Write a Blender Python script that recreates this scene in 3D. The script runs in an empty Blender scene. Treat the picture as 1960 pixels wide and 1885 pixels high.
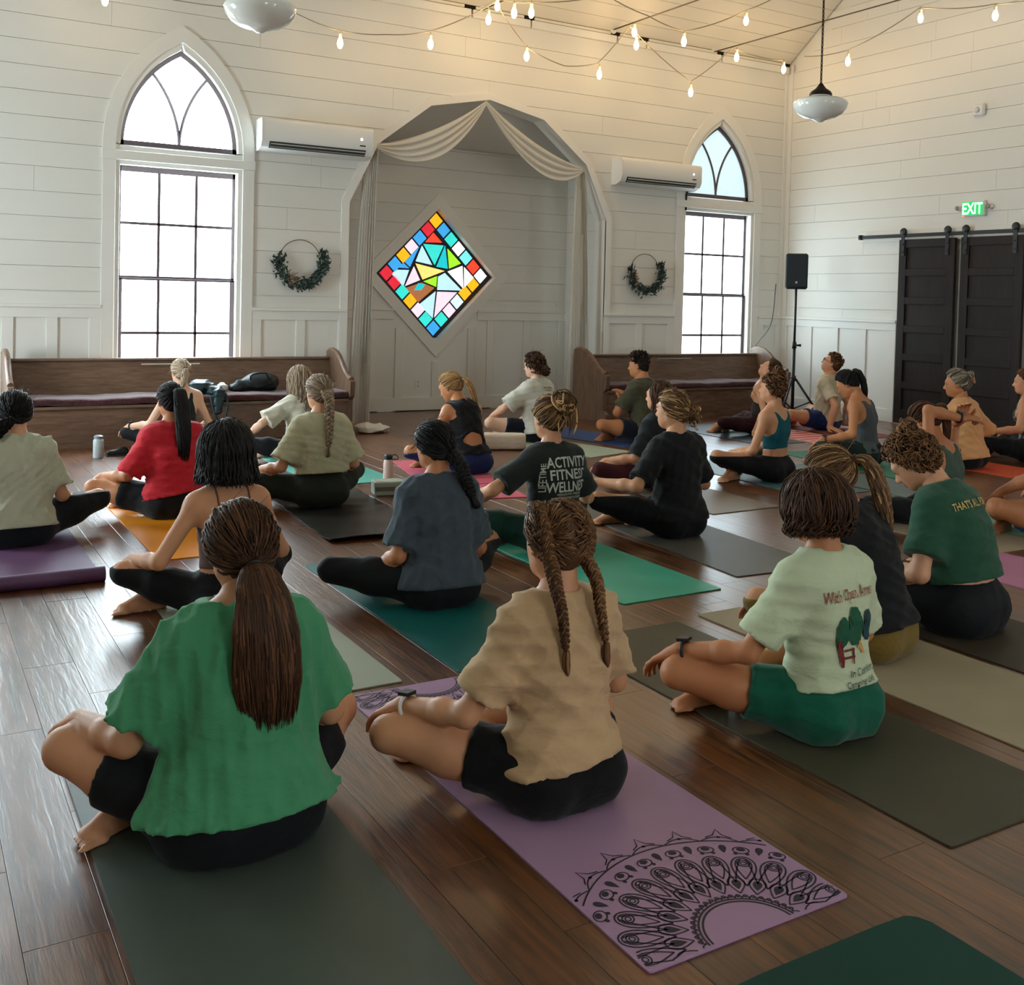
import bpy, math, random
import numpy as np
from mathutils import Vector, Matrix
from mathutils.bvhtree import BVHTree

# ------------------------------------------------------------------ camera
W_PX, H_PX = 1960, 1885
CF, CCY, PITCH, ROLL, YAW, CAMH = 2004.63, 630.14, .0303, .0249, .5347, 1.4289
_Fv = np.array([math.sin(YAW), math.cos(YAW), 0]); _Rv = np.array([math.cos(YAW), -math.sin(YAW), 0]); _Z = np.array([0, 0, 1.])
_F = math.cos(PITCH)*_Fv - math.sin(PITCH)*_Z
_U = math.sin(PITCH)*_Fv + math.cos(PITCH)*_Z
_c, _s = math.cos(ROLL), math.sin(ROLL)
CR, CU = _c*_Rv + _s*_U, _c*_U - _s*_Rv
CAM = np.array([0, 0, CAMH])
def ray(u, v): return _F + CR*(u-980)/CF - CU*(v-CCY)/CF
def zp(u, v, z=0.): d = ray(u, v); return CAM + d*((z-CAMH)/d[2])       # pixel -> point on a level plane
def yp(u, v, y): d = ray(u, v); return CAM + d*(y/d[1])                  # pixel -> point on a wall facing the room
def xp(u, v, x): d = ray(u, v); return CAM + d*(x/d[0])
def dp(u, v, dep): return CAM + ray(u, v)*dep
def pr(P):
    q = np.asarray(P, float) - CAM; w = q @ _F
    return 980 + CF*(q @ CR)/w, CCY - CF*(q @ CU)/w, w

scene = bpy.context.scene
COL = scene.collection
cd = bpy.data.cameras.new('camera'); cam = bpy.data.objects.new('camera', cd); COL.objects.link(cam)
m = Matrix.Identity(4)
for i in range(3):
    m[i][0] = CR[i]; m[i][1] = CU[i]; m[i][2] = -_F[i]; m[i][3] = CAM[i]
cam.matrix_world = m
cd.sensor_width = 36; cd.lens = CF/W_PX*36; cd.shift_y = -(H_PX/2-CCY)/W_PX; cd.clip_start = .05
scene.camera = cam

# ------------------------------------------------------------------ light and exposure
scene.view_settings.view_transform = 'Standard'
scene.view_settings.look = 'None'
scene.view_settings.gamma = 1
scene.view_settings.use_curve_mapping = False
scene.view_settings.exposure = .62
cy_ = scene.cycles
cy_.max_bounces = 6; cy_.diffuse_bounces = 4; cy_.glossy_bounces = 2; cy_.transmission_bounces = 3; cy_.transparent_max_bounces = 8
cy_.caustics_reflective = False; cy_.caustics_refractive = False; cy_.sample_clamp_indirect = 6
cy_.use_denoising = True
cy_.use_adaptive_sampling = True; cy_.adaptive_threshold = .045; cy_.adaptive_min_samples = 16
WIN_L = 17.0          # daylight through the frosted window panes
WIN_BACK = 5.5       # the windows of the walls behind and beside the viewer
BULB_W = 2.6
world = bpy.data.worlds.new('world'); scene.world = world; world.use_nodes = True
world.node_tree.nodes['Background'].inputs[0].default_value = (.75, .88, 1, 1)
world.node_tree.nodes['Background'].inputs[1].default_value = 1.0

D, XR, XL, YB = 10.648, 10.667, -2.6, -3.2      # far wall, right wall, left wall, back wall
EAVE, SLOPE = 4.74, .77
rnd = random.Random(7)
nrs = np.random.RandomState(3)

# ------------------------------------------------------------------ helpers
def lin(c):
    c = c/255.
    return c/12.92 if c <= .04045 else ((c+.055)/1.055)**2.4
def rgb(r, g, b): return (lin(r), lin(g), lin(b), 1)
MATS = {}
def mat(name, col, rough=.6, spec=.5, metal=0, emit=None, es=0, sheen=0, bump=None, var=None, coat=0, bd=.06):
    """bump=(scale, strength, (sx,sy,sz), distortion)  var=(scale, amount)"""
    if name in MATS: return MATS[name]
    mt = bpy.data.materials.new(name); mt.use_nodes = True
    nt = mt.node_tree; b = nt.nodes['Principled BSDF']; I = b.inputs
    I['Base Color'].default_value = col; I['Roughness'].default_value = rough; I['Metallic'].default_value = metal
    I['Specular IOR Level'].default_value = spec
    if coat: I['Coat Weight'].default_value = coat
    if sheen: I['Sheen Weight'].default_value = sheen
    if emit: I['Emission Color'].default_value = emit; I['Emission Strength'].default_value = es
    N = nt.nodes.new; L = nt.links.new
    if bump or var: tc = N('ShaderNodeTexCoord')
    if var:
        n = N('ShaderNodeTexNoise'); n.inputs['Scale'].default_value = var[0]; n.inputs['Detail'].default_value = 3
        L(tc.outputs['Object'], n.inputs['Vector'])
        mr = N('ShaderNodeMapRange'); mr.inputs[1].default_value = .3; mr.inputs[2].default_value = .7
        mr.inputs[3].default_value = 1-var[1]; mr.inputs[4].default_value = 1+var[1]*.6
        L(n.outputs[0], mr.inputs[0])
        hs = N('ShaderNodeHueSaturation'); hs.inputs['Color'].default_value = col
        L(mr.outputs[0], hs.inputs['Value']); L(hs.outputs[0], I['Base Color'])
    if bump:
        bl = bump if isinstance(bump, list) else [bump]
        prev = None
        for (sc_, st, st3, dist) in bl:
            mp = N('ShaderNodeMapping'); mp.inputs['Scale'].default_value = st3
            L(tc.outputs['Object'], mp.inputs[0])
            n = N('ShaderNodeTexNoise'); n.inputs['Scale'].default_value = sc_; n.inputs['Detail'].default_value = 4
            n.inputs['Distortion'].default_value = dist
            L(mp.outputs[0], n.inputs['Vector'])
            bp = N('ShaderNodeBump'); bp.inputs['Strength'].default_value = st; bp.inputs['Distance'].default_value = bd/sc_
            L(n.outputs[0], bp.inputs['Height'])
            if prev: L(prev.outputs[0], bp.inputs['Normal'])
            prev = bp
        L(prev.outputs[0], I['Normal'])
    MATS[name] = mt
    return mt

ORG = {}
def tag(o, label=None, cat=None, group=None, kind=None):
    if label: o['label'] = label
    if cat: o['category'] = cat
    if group: o['group'] = group
    if kind: o['kind'] = kind
    return o
def empty(name, loc, label=None, cat=None, group=None, kind=None):
    o = bpy.data.objects.new(name, None); COL.objects.link(o); o.location = loc; o.empty_display_size = .1
    ORG[o.name] = np.array(loc, float)
    return tag(o, label, cat, group, kind)
def link(name, me, parent=None, loc=(0, 0, 0)):
    o = bpy.data.objects.new(name, me); COL.objects.link(o)
    if parent is not None: o.parent = parent
    o.location = loc
    ORG[o.name] = ORG[parent.name] + np.array(loc) if parent is not None else np.array(loc, float)
    return o
def mesh_np(name, v, f, material, smooth=False):
    """v (n,3), f (m,k) array of one k or list of lists"""
    me = bpy.data.meshes.new(name)
    if isinstance(f, np.ndarray):
        nv, nf, k = len(v), len(f), f.shape[1]
        me.vertices.add(nv); me.vertices.foreach_set('co', np.asarray(v, np.float32).ravel())
        me.loops.add(nf*k); me.loops.foreach_set('vertex_index', np.asarray(f, np.int32).ravel())
        me.polygons.add(nf)
        me.polygons.foreach_set('loop_start', np.arange(0, nf*k, k, dtype=np.int32))
        me.polygons.foreach_set('loop_total', np.full(nf, k, np.int32))
        me.update(calc_edges=True)
    else:
        me.from_pydata([tuple(p) for p in v], [], f)
    if smooth: me.polygons.foreach_set('use_smooth', np.ones(len(me.polygons), bool))
    for mm in (material if isinstance(material, (list, tuple)) else [material]): me.materials.append(mm)
    return me
class MB:
    """collects shapes in world coordinates; build() makes ONE mesh object"""
    def __init__(s): s.v = []; s.f = []
    def add(s, v, f):
        n = len(s.v); s.v += [tuple(map(float, p)) for p in v]; s.f += [[i+n for i in q] for q in f]; return s
    def box(s, a, b, bev=0):
        (x0, y0, z0), (x1, y1, z1) = [min(p, q) for p, q in zip(a, b)], [max(p, q) for p, q in zip(a, b)]
        if bev <= 0:
            return s.add([(x0,y0,z0),(x1,y0,z0),(x1,y1,z0),(x0,y1,z0),(x0,y0,z1),(x1,y0,z1),(x1,y1,z1),(x0,y1,z1)],
                  [[0,3,2,1],[4,5,6,7],[0,1,5,4],[1,2,6,5],[2,3,7,6],[3,0,4,7]])
        v = []; bx = min(bev, (x1-x0)/2.01, (y1-y0)/2.01, (z1-z0)/2.01)
        idx = {}
        for i in (0, 1):
            for j in (0, 1):
                for k in (0, 1):
                    c = [(x0, x1)[i], (y0, y1)[j], (z0, z1)[k]]; sg = [(1, -1)[i], (1, -1)[j], (1, -1)[k]]
                    for ax in range(3):
                        p = [c[t] + (0 if t == ax else sg[t]*bx) for t in range(3)]
                        idx[i, j, k, ax] = len(v); v.append(p)
        f = []
        for ax in range(3):
            o1, o2 = (ax+1) % 3, (ax+2) % 3
            for e in (0, 1):
                q = []
                for (p1, p2) in ((0,0),(1,0),(1,1),(0,1)):
                    t = [0, 0, 0]; t[ax] = e; t[o1] = p1; t[o2] = p2; q.append(idx[t[0], t[1], t[2], ax])
                f.append(q if e else q[::-1])
                for e2 in (0, 1):   # edge faces between ax and o1, running along o2
                    t0 = [0,0,0]; t0[ax] = e; t0[o1] = e2
                    t1 = list(t0); t1[o2] = 1
                    q = [idx[t0[0],t0[1],t0[2],ax], idx[t0[0],t0[1],t0[2],o1], idx[t1[0],t1[1],t1[2],o1], idx[t1[0],t1[1],t1[2],ax]]
                    f.append(q if (e ^ e2) else q[::-1])
        for i in (0, 1):
            for j in (0, 1):
                for k in (0, 1):
                    q = [idx[i,j,k,0], idx[i,j,k,1], idx[i,j,k,2]]
                    f.append(q if (i ^ j ^ k) else q[::-1])
        return s.add(v, f)
    def prism(s, poly, off):
        """poly: list of 3D points (planar), off: extrusion vector"""
        n = len(poly); off = np.array(off, float); P = [np.array(p, float) for p in poly]
        v = P + [p+off for p in P]
        f = [list(range(n))[::-1], list(range(n, 2*n))] + [[i, (i+1) % n, n+(i+1) % n, n+i] for i in range(n)]
        return s.add(v, f)
    def tube(s, pts, r, k=8, cap=True, closed=False):
        P = np.array(pts, float); n = len(P); r = np.broadcast_to(np.array(r, float), (n,))
        T = np.gradient(P, axis=0) if not closed else np.roll(P, -1, 0)-np.roll(P, 1, 0)
        T /= np.linalg.norm(T, axis=1)[:, None]+1e-9
        ref = np.array([0, 0, 1.]) if abs(T[0][2]) < .9 else np.array([1., 0, 0])
        v = []; u = np.cross(T[0], ref); u /= np.linalg.norm(u)
        for i in range(n):
            u = u - T[i]*(u @ T[i]); u /= np.linalg.norm(u)+1e-9; w = np.cross(T[i], u)
            for j in range(k):
                a = 2*math.pi*j/k; v.append(P[i] + r[i]*(u*math.cos(a)+w*math.sin(a)))
        f = []
        for i in range(n if closed else n-1):
            for j in range(k):
                i2 = (i+1) % n
                f.append([i*k+j, i*k+(j+1) % k, i2*k+(j+1) % k, i2*k+j])
        if cap and not closed:
            f.append(list(range(k))[::-1]); f.append([(n-1)*k+j for j in range(k)])
        return s.add(v, f)
    def lathe(s, prof, c, k=24, axis=2):
        """prof: [(r, h)], around axis through c"""
        v = []; n = len(prof); c = np.array(c, float)
        for (r, h) in prof:
            for j in range(k):
                a = 2*math.pi*j/k; p = [r*math.cos(a), r*math.sin(a), h]
                if axis == 1: p = [p[0], p[2], p[1]]
                if axis == 0: p = [p[2], p[0], p[1]]
                v.append(c+np.array(p))
        f = [[i*k+j, i*k+(j+1) % k, (i+1)*k+(j+1) % k, (i+1)*k+j] for i in range(n-1) for j in range(k)]
        if prof[0][0] > 1e-4: f.append(list(range(k))[::-1])
        if prof[-1][0] > 1e-4: f.append([(n-1)*k+j for j in range(k)])
        return s.add(v, f)
    def grid(s, G, thick=None):
        """G: (n,m,3) sheet"""
        G = np.asarray(G, float); n, m_ = G.shape[:2]
        f = [[i*m_+j, (i+1)*m_+j, (i+1)*m_+j+1, i*m_+j+1] for i in range(n-1) for j in range(m_-1)]
        return s.add(G.reshape(-1, 3), f)
    def build(s, name, material, parent=None, smooth=False, label=None, cat=None, group=None, kind=None, origin=None):
        base = ORG[parent.name] if parent is not None else np.array(origin if origin is not None else (0, 0, 0), float)
        v = np.array(s.v, float).reshape(-1, 3) - base
        me = mesh_np(name, v, s.f, material, smooth)
        o = link(name, me, parent, (0, 0, 0) if parent is not None else tuple(base))
        if smooth and smooth != True: pass
        return tag(o, label, cat, group, kind)
def auto_smooth(o, deg=35):
    me = o.data
    me.polygons.foreach_set('use_smooth', np.ones(len(me.polygons), bool))
    me.set_sharp_from_angle(angle=math.radians(deg))
    return o

# ------------------------------------------------------------------ base materials
M_WHITE = mat('white_paint', rgb(224, 222, 214), .55, .35, bump=(60, .06, (1, 1, 1), 0))
M_WHITE2 = mat('white_trim_paint', rgb(228, 226, 219), .45, .4)
M_CEIL = mat('ceiling_paint', rgb(224, 219, 205), .6, .3)
M_DARKGAP = mat('dark_gap', rgb(40, 34, 28), .9, .1)
M_WINFRAME = mat('window_frame_bloomed', rgb(96, 84, 88), .5, .4)  # dark frame, colour raised to include bloom from the bright panes
M_BLACKMETAL = mat('black_metal', rgb(22, 24, 26), .45, .5)
M_PLASTIC = mat('white_plastic', rgb(226, 226, 222), .32, .5)

def wood_mat(name, c1, c2, scale=(14, 1.2, 14), rough=.45, bumps=.25, rot=None, spec=.5, rand=.25, rv=.12, coat=0):
    if name in MATS: return MATS[name]
    mt = bpy.data.materials.new(name); mt.use_nodes = True; nt = mt.node_tree; N = nt.nodes.new; L = nt.links.new
    b = nt.nodes['Principled BSDF']
    tc = N('ShaderNodeTexCoord'); oi = N('ShaderNodeObjectInfo')
    geo = N('ShaderNodeNewGeometry')
    add = N('ShaderNodeVectorMath'); add.operation = 'MULTIPLY_ADD'
    L(oi.outputs['Random'], add.inputs[0]); add.inputs[1].default_value = (37, 53, 19); L(tc.outputs['Object'], add.inputs[2])
    mp = N('ShaderNodeMapping'); mp.inputs['Scale'].default_value = scale; L(add.outputs[0], mp.inputs[0])
    n1 = N('ShaderNodeTexNoise'); n1.inputs['Scale'].default_value = 1; n1.inputs['Detail'].default_value = 6; n1.inputs['Roughness'].default_value = .62; n1.inputs['Distortion'].default_value = .9
    L(mp.outputs[0], n1.inputs['Vector'])
    wv = N('ShaderNodeTexNoise'); wv.inputs['Scale'].default_value = 3.2; wv.inputs['Detail'].default_value = 3; wv.inputs['Distortion'].default_value = .6
    L(mp.outputs[0], wv.inputs['Vector'])
    mx = N('ShaderNodeMath'); mx.operation = 'MULTIPLY_ADD'; mx.inputs[1].default_value = .45; L(wv.outputs[0], mx.inputs[0])
    ml = N('ShaderNodeMath'); ml.operation = 'MULTIPLY'; ml.inputs[1].default_value = .62; L(n1.outputs[0], ml.inputs[0]); L(ml.outputs[0], mx.inputs[2])
    cr = N('ShaderNodeValToRGB'); cr.color_ramp.elements[0].position = .36; cr.color_ramp.elements[0].color = c1
    cr.color_ramp.elements[1].position = .68; cr.color_ramp.elements[1].color = c2
    L(mx.outputs[0], cr.inputs[0])
    hs = N('ShaderNodeHueSaturation'); L(cr.outputs[0], hs.inputs['Color'])
    mr = N('ShaderNodeMapRange'); mr.inputs[3].default_value = 1-rand; mr.inputs[4].default_value = 1+rand; L(oi.outputs['Random'], mr.inputs[0]); L(mr.outputs[0], hs.inputs['Value'])
    L(hs.outputs[0], b.inputs['Base Color'])
    rr = N('ShaderNodeMapRange'); rr.inputs[3].default_value = rough-rv; rr.inputs[4].default_value = rough+rv; L(n1.outputs[0], rr.inputs[0]); L(rr.outputs[0], b.inputs['Roughness'])
    b.inputs['Specular IOR Level'].default_value = spec
    if coat: b.inputs['Coat Weight'].default_value = coat; b.inputs['Coat Roughness'].default_value = .3
    bp = N('ShaderNodeBump'); bp.inputs['Strength'].default_value = bumps; bp.inputs['Distance'].default_value = .005; L(mx.outputs[0], bp.inputs['Height']); L(bp.outputs[0], b.inputs['Normal'])
    MATS[name] = mt; return mt
M_FLOOR = wood_mat('floor_plank_wood', rgb(46, 23, 8), rgb(120, 69, 29), (16, 1.3, 10), .37, .8, spec=.6, coat=.6, rand=.16, rv=.08)
M_PEW = wood_mat('pew_oak', rgb(82, 60, 46), rgb(122, 95, 76), (2.2, 18, 18), .38, .12, rand=.08)
M_PEWEND = wood_mat('pew_oak_upright', rgb(82, 60, 46), rgb(126, 98, 78), (18, 18, 2.2), .38, .12, rand=.08)
M_DOOR = wood_mat('dark_door_wood', rgb(24, 16, 14), rgb(40, 28, 24), (16, 16, 1.6), .5, .15, rand=.05, spec=.25)

# ------------------------------------------------------------------ floor: planks one by one
floor = empty('floor', (0, 0, 0), kind='structure')
sub = MB().box((XL-.2, YB-.2, -.12), (XR+.2, 12., -.03))
sub.build('subfloor', M_DARKGAP, floor)
PW, PL, GAP = .178, 1.22, .0012
pb = MB().box((GAP/2, GAP/2, -.03), (PW-GAP/2, PL-GAP/2, 0), .0007)
plank_me = mesh_np('floor_plank', np.array(pb.v), pb.f, M_FLOOR)
cands = []
nx = int((XR-XL)/PW)+1
for i in range(nx):
    x0 = XL + i*PW; off = ((i*7) % 5)/5*PL + (0.13 if i % 2 else 0)
    y0 = YB - off
    while y0 < 11.72:
        a, b_ = max(y0, YB), min(y0+PL, 11.72)
        xe = min(x0+PW, XR)
        if b_-a > .03 and not (a > D+.1 and (x0 < 4.1 or xe > 7.75)):
            full = (b_-a > PL-.001) and (xe-x0 > PW-.001)
            c = ((x0+xe)/2, (a+b_)/2, 0)
            u, v, w = pr(c)
            vis = w > .6 and -60 < u < 2020 and -60 < v < 1960
            cands.append(((1/w if vis else 0), x0, xe, a, b_, full))
        y0 += PL
cands.sort(reverse=True)
rest = MB()
for n_, (sc_, x0, xe, a, b_, full) in enumerate(cands):
    if n_ < 300 and sc_ > 0:
        if full: link('floor_plank', plank_me, floor, (x0, a, 0))
        else:
            q = MB().box((GAP/2, GAP/2, -.03), (xe-x0-GAP/2, b_-a-GAP/2, 0), .0007)
            link('floor_plank', mesh_np('floor_plank_cut', np.array(q.v), q.f, M_FLOOR), floor, (x0, a, 0))
    else: rest.box((x0+GAP/2, a+GAP/2, -.03), (xe-GAP/2, b_-GAP/2, 0), .0007)
rest.build('floor_planks_far', M_FLOOR, floor, kind='stuff')

# ------------------------------------------------------------------ openings of the far wall
WIN_A = .57
WINS = [-.25, 2.45, 9.467]
Z_SILL, Z_TOP, Z_A0, Z_APEX = .44, 2.62, 2.82, 3.79
def pointed(z, a, z0, z1):
    """half width at height z of a pointed (two-arc) arch of half width a rising from z0 to z1"""
    if z <= z0: return a
    if z >= z1: return 0.
    H = z1-z0; R = (a*a+H*H)/(2*a)
    return max(0., math.sqrt(max(R*R-(z-z0)**2, 0)) - (R-a))
ARCH_C = 5.92
ARCH = [(0, 3.70), (.745, 3.55), (1.37, 3.07), (1.695, 2.41), (1.695, 0)]
def arch_half(z, g=0.):
    if z >= ARCH[0][1]+g: return 0.
    pts = [(h_+(g if h_ > 0 else 0), z_+g*.9 if z_ > 2.42 else z_) for h_, z_ in ARCH]
    for (h0, z0), (h1, z1) in zip(pts, pts[1:]):
        if z <= z0 and z > z1: return h1+(h0-h1)*(z-z1)/(z0-z1)
    return pts[-1][0]
def open_far(z):
    """open intervals of the far wall at height z: centre, half width"""
    o = []
    for c in WINS:
        if Z_SILL < z < Z_TOP: o.append((c, WIN_A+.05))
        elif Z_A0-.02 < z: o.append((c, pointed(z, WIN_A+.05, Z_A0, Z_APEX+.07)))
        else: o.append((c, 0.))
    o.append((ARCH_C, arch_half(z, .02)))
    return sorted(o)

def board_rows(parent, x0, x1, rows, opens, joints, put, mt, name='shiplap_board', thick=.02, gap=.004):
    """rows of shiplap: put(x,z)->3D point on the wall face, and thickness vector from put(..., d)"""
    for ri, (za, zb) in enumerate(rows):
        zs = np.linspace(za+gap/2, zb-gap/2, 7)
        ctr = [o[0] for o in opens(0.5*(za+zb))]
        # boundaries: list of functions left->right
        cuts = []
        for k, c in enumerate(ctr):
            hw = [opens(z)[k][1] if len(opens(z)) > k else 0 for z in zs]
            if max(hw) > .0: cuts.append((c, hw))
        segs = []; left = [x0]*len(zs)
        for c, hw in cuts:
            segs.append((left, [c-h for h in hw])); left = [c+h for h in hw]
        segs.append((left, [x1]*len(zs)))
        for (l, r) in segs:
            js = [j for j in joints(ri) if max(l)+.25 < j < min(r)-.25]
            edges = [l] + [[j]*len(zs) for j in js] + [r]
            for e0, e1 in zip(edges, edges[1:]):
                if max(b-a for a, b in zip(e0, e1)) < .02: continue
                g = gap/4
                straight = (max(e0)-min(e0) < 1e-6) and (max(e1)-min(e1) < 1e-6)
                if straight: poly = [(e0[0]+g, zs[0]), (e1[0]-g, zs[0]), (e1[0]-g, zs[-1]), (e0[0]+g, zs[-1])]
                else: poly = [(a+g, z) for a, z in zip(e0, zs)] + [(max(b-g, a+g), z) for a, b, z in list(zip(e0, e1, zs))[::-1]]; poly = poly[::-1]
                P0 = [put(x, z, 0) for x, z in poly]
                off = np.array(put(0, 0, thick))-np.array(put(0, 0, 0))
                MB().prism(P0, off).build(name, mt, parent)
def joints_fn(seed, lo, hi, n):
    def f(ri):
        r = random.Random(seed*100+ri); return sorted(r.uniform(lo, hi) for _ in range(n))
    return f
ROW0, PITCHZ = 1.387, .2305
rows_far = [(1.26, ROW0)] + [(ROW0+k*PITCHZ, ROW0+(k+1)*PITCHZ) for k in range(14)]
rows_far[-1] = (rows_far[-1][0], 4.62)
wall_far = empty('wall_far', (0, D, 0), kind='structure')
putF = lambda x, z, d: (x, D+d, z)
board_rows(wall_far, XL, XR, rows_far, open_far, joints_fn(5, XL, XR, 3), putF, M_WHITE)
# backing wall behind the boards (outer skin), cut round the openings
bk = MB()
for (za, zb) in [(z, z+.1) for z in np.arange(0, 4.9, .1)]:
    zc = (za+zb)/2; x = XL-.2
    for c, h_ in open_far(zc):
        h_ = max(opn for opn in [dict(open_far(za+.001)).get(c, 0), dict(open_far(zb-.001)).get(c, 0)])
        if h_ <= 0: continue
        bk.box((x, D+.021, za), (c-h_-.0, D+.2, zb)); x = c+h_
    bk.box((x, D+.021, za), (XR+.2, D+.2, zb))
bk.build('wall_backing', M_WHITE, wall_far)

def wainscot(parent, x0, x1, put, gaps=(), pitch=.5, zcap=1.25, first=None, base=True, sw=.1):
    """board-and-batten panelling: recessed sheet, stiles, rails, cap and base, all single parts"""
    def bx(name, xa, xb, za, zb, d0, d1):
        P = [put(xa, za, d0), put(xb, zb, d1)]
        MB().box(P[0], P[1], .003).build(name, M_WHITE2, parent)
    segs = []; x = x0
    for (ga, gb) in gaps: segs.append((x, ga)); x = gb
    segs.append((x, x1))
    for (a, b_) in segs:
        if b_-a < .05: continue
        bx('wainscot_sheet', a, b_, .02, zcap-.02, .0, .02)
        bx('wainscot_rail', a, b_, zcap-.115, zcap-.02, -.018, -.0005)
        bx('wainscot_cap', a, b_, zcap-.02, zcap+.012, -.035, .0)
        if base: bx('base_rail', a, b_, 0.0, .16, -.022, -.0005)
        n = max(1, round((b_-a)/pitch)); st = (b_-a-sw)/n
        for k in range(n+1):
            xs = a+k*st
            bx('wainscot_stile', xs, xs+sw, .16, zcap-.115, -.018, -.0005)
wainscot(wall_far, XL, XR-.02, putF, gaps=((WINS[0]-.735, WINS[0]+.735), (WINS[1]-.735, WINS[1]+.735), (ARCH_C-1.695, ARCH_C+1.695), (WINS[2]-.735, WINS[2]+.735)), pitch=.49)
# below the windows
for c in WINS: MB().box((c-.735, D-.0, 0), (c+.735, D+.02, Z_SILL-.1)).build('wainscot_sheet', M_WHITE2, wall_far)

# crown board under the sloping ceiling, broken into lengths with gaps between
xs = [XL, -.9, .9, 2.6, 4.05, 5.66, 6.45, 7.7, 8.15, 9.4, XR-.03]
for a, b_ in zip(xs, xs[1:]):
    MB().box((a+.006, D-.05, 4.60), (b_-.02, D+.0, 4.69), .004).build('crown_board', M_WHITE2, wall_far)
    MB().box((a+.05, D-.03, 4.70), (b_-.10, D+.01, 4.735), .003).build('crown_filler', M_CEIL, wall_far)
MB().box((XL, D-.008, 4.66), (XR, D+.0, 4.76)).build('crown_shade_strip', M_DARKGAP, wall_far)  # solid dark strip, shade of the slots put into its colour

# ------------------------------------------------------------------ frosted glass
def glass_mat(name, col, strength, patt=.12, scale=70):
    mt = bpy.data.materials.new(name); mt.use_nodes = True; nt = mt.node_tree; N = nt.nodes.new; L = nt.links.new
    b = nt.nodes['Principled BSDF']; b.inputs['Base Color'].default_value = (.8, .85, .86, 1); b.inputs['Roughness'].default_value = .25
    tc = N('ShaderNodeTexCoord'); vo = N('ShaderNodeTexVoronoi'); vo.inputs['Scale'].default_value = scale; vo.inputs['Randomness'].default_value = 0
    L(tc.outputs['Object'], vo.inputs['Vector'])
    mr = N('ShaderNodeMapRange'); mr.inputs[1].default_value = 0; mr.inputs[2].default_value = .6; mr.inputs[3].default_value = strength*(1-patt); mr.inputs[4].default_value = strength
    L(vo.outputs['Distance'], mr.inputs[0]); L(mr.outputs[0], b.inputs['Emission Strength'])
    b.inputs['Emission Color'].default_value = col
    bp = N('ShaderNodeBump'); bp.inputs['Strength'].default_value = .4; bp.inputs['Distance'].default_value = .003; L(vo.outputs['Distance'], bp.inputs['Height']); L(bp.outputs[0], b.inputs['Normal'])
    return mt
G_DAY = glass_mat('frosted_pane_daylight', (.76, .92, 1, 1), WIN_L)
G_DIM = glass_mat('frosted_pane_shaded', (.55, .88, 1, 1), .5, .25, 60)
G_WEAK = glass_mat('frosted_pane_dimmed', (.72, .90, 1, 1), 4.6)  # weaker copy of the daylight glow, turned down to spare the right wall
G_BACK = glass_mat('frosted_pane_unseen', (.93, .97, 1, 1), WIN_BACK)

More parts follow.
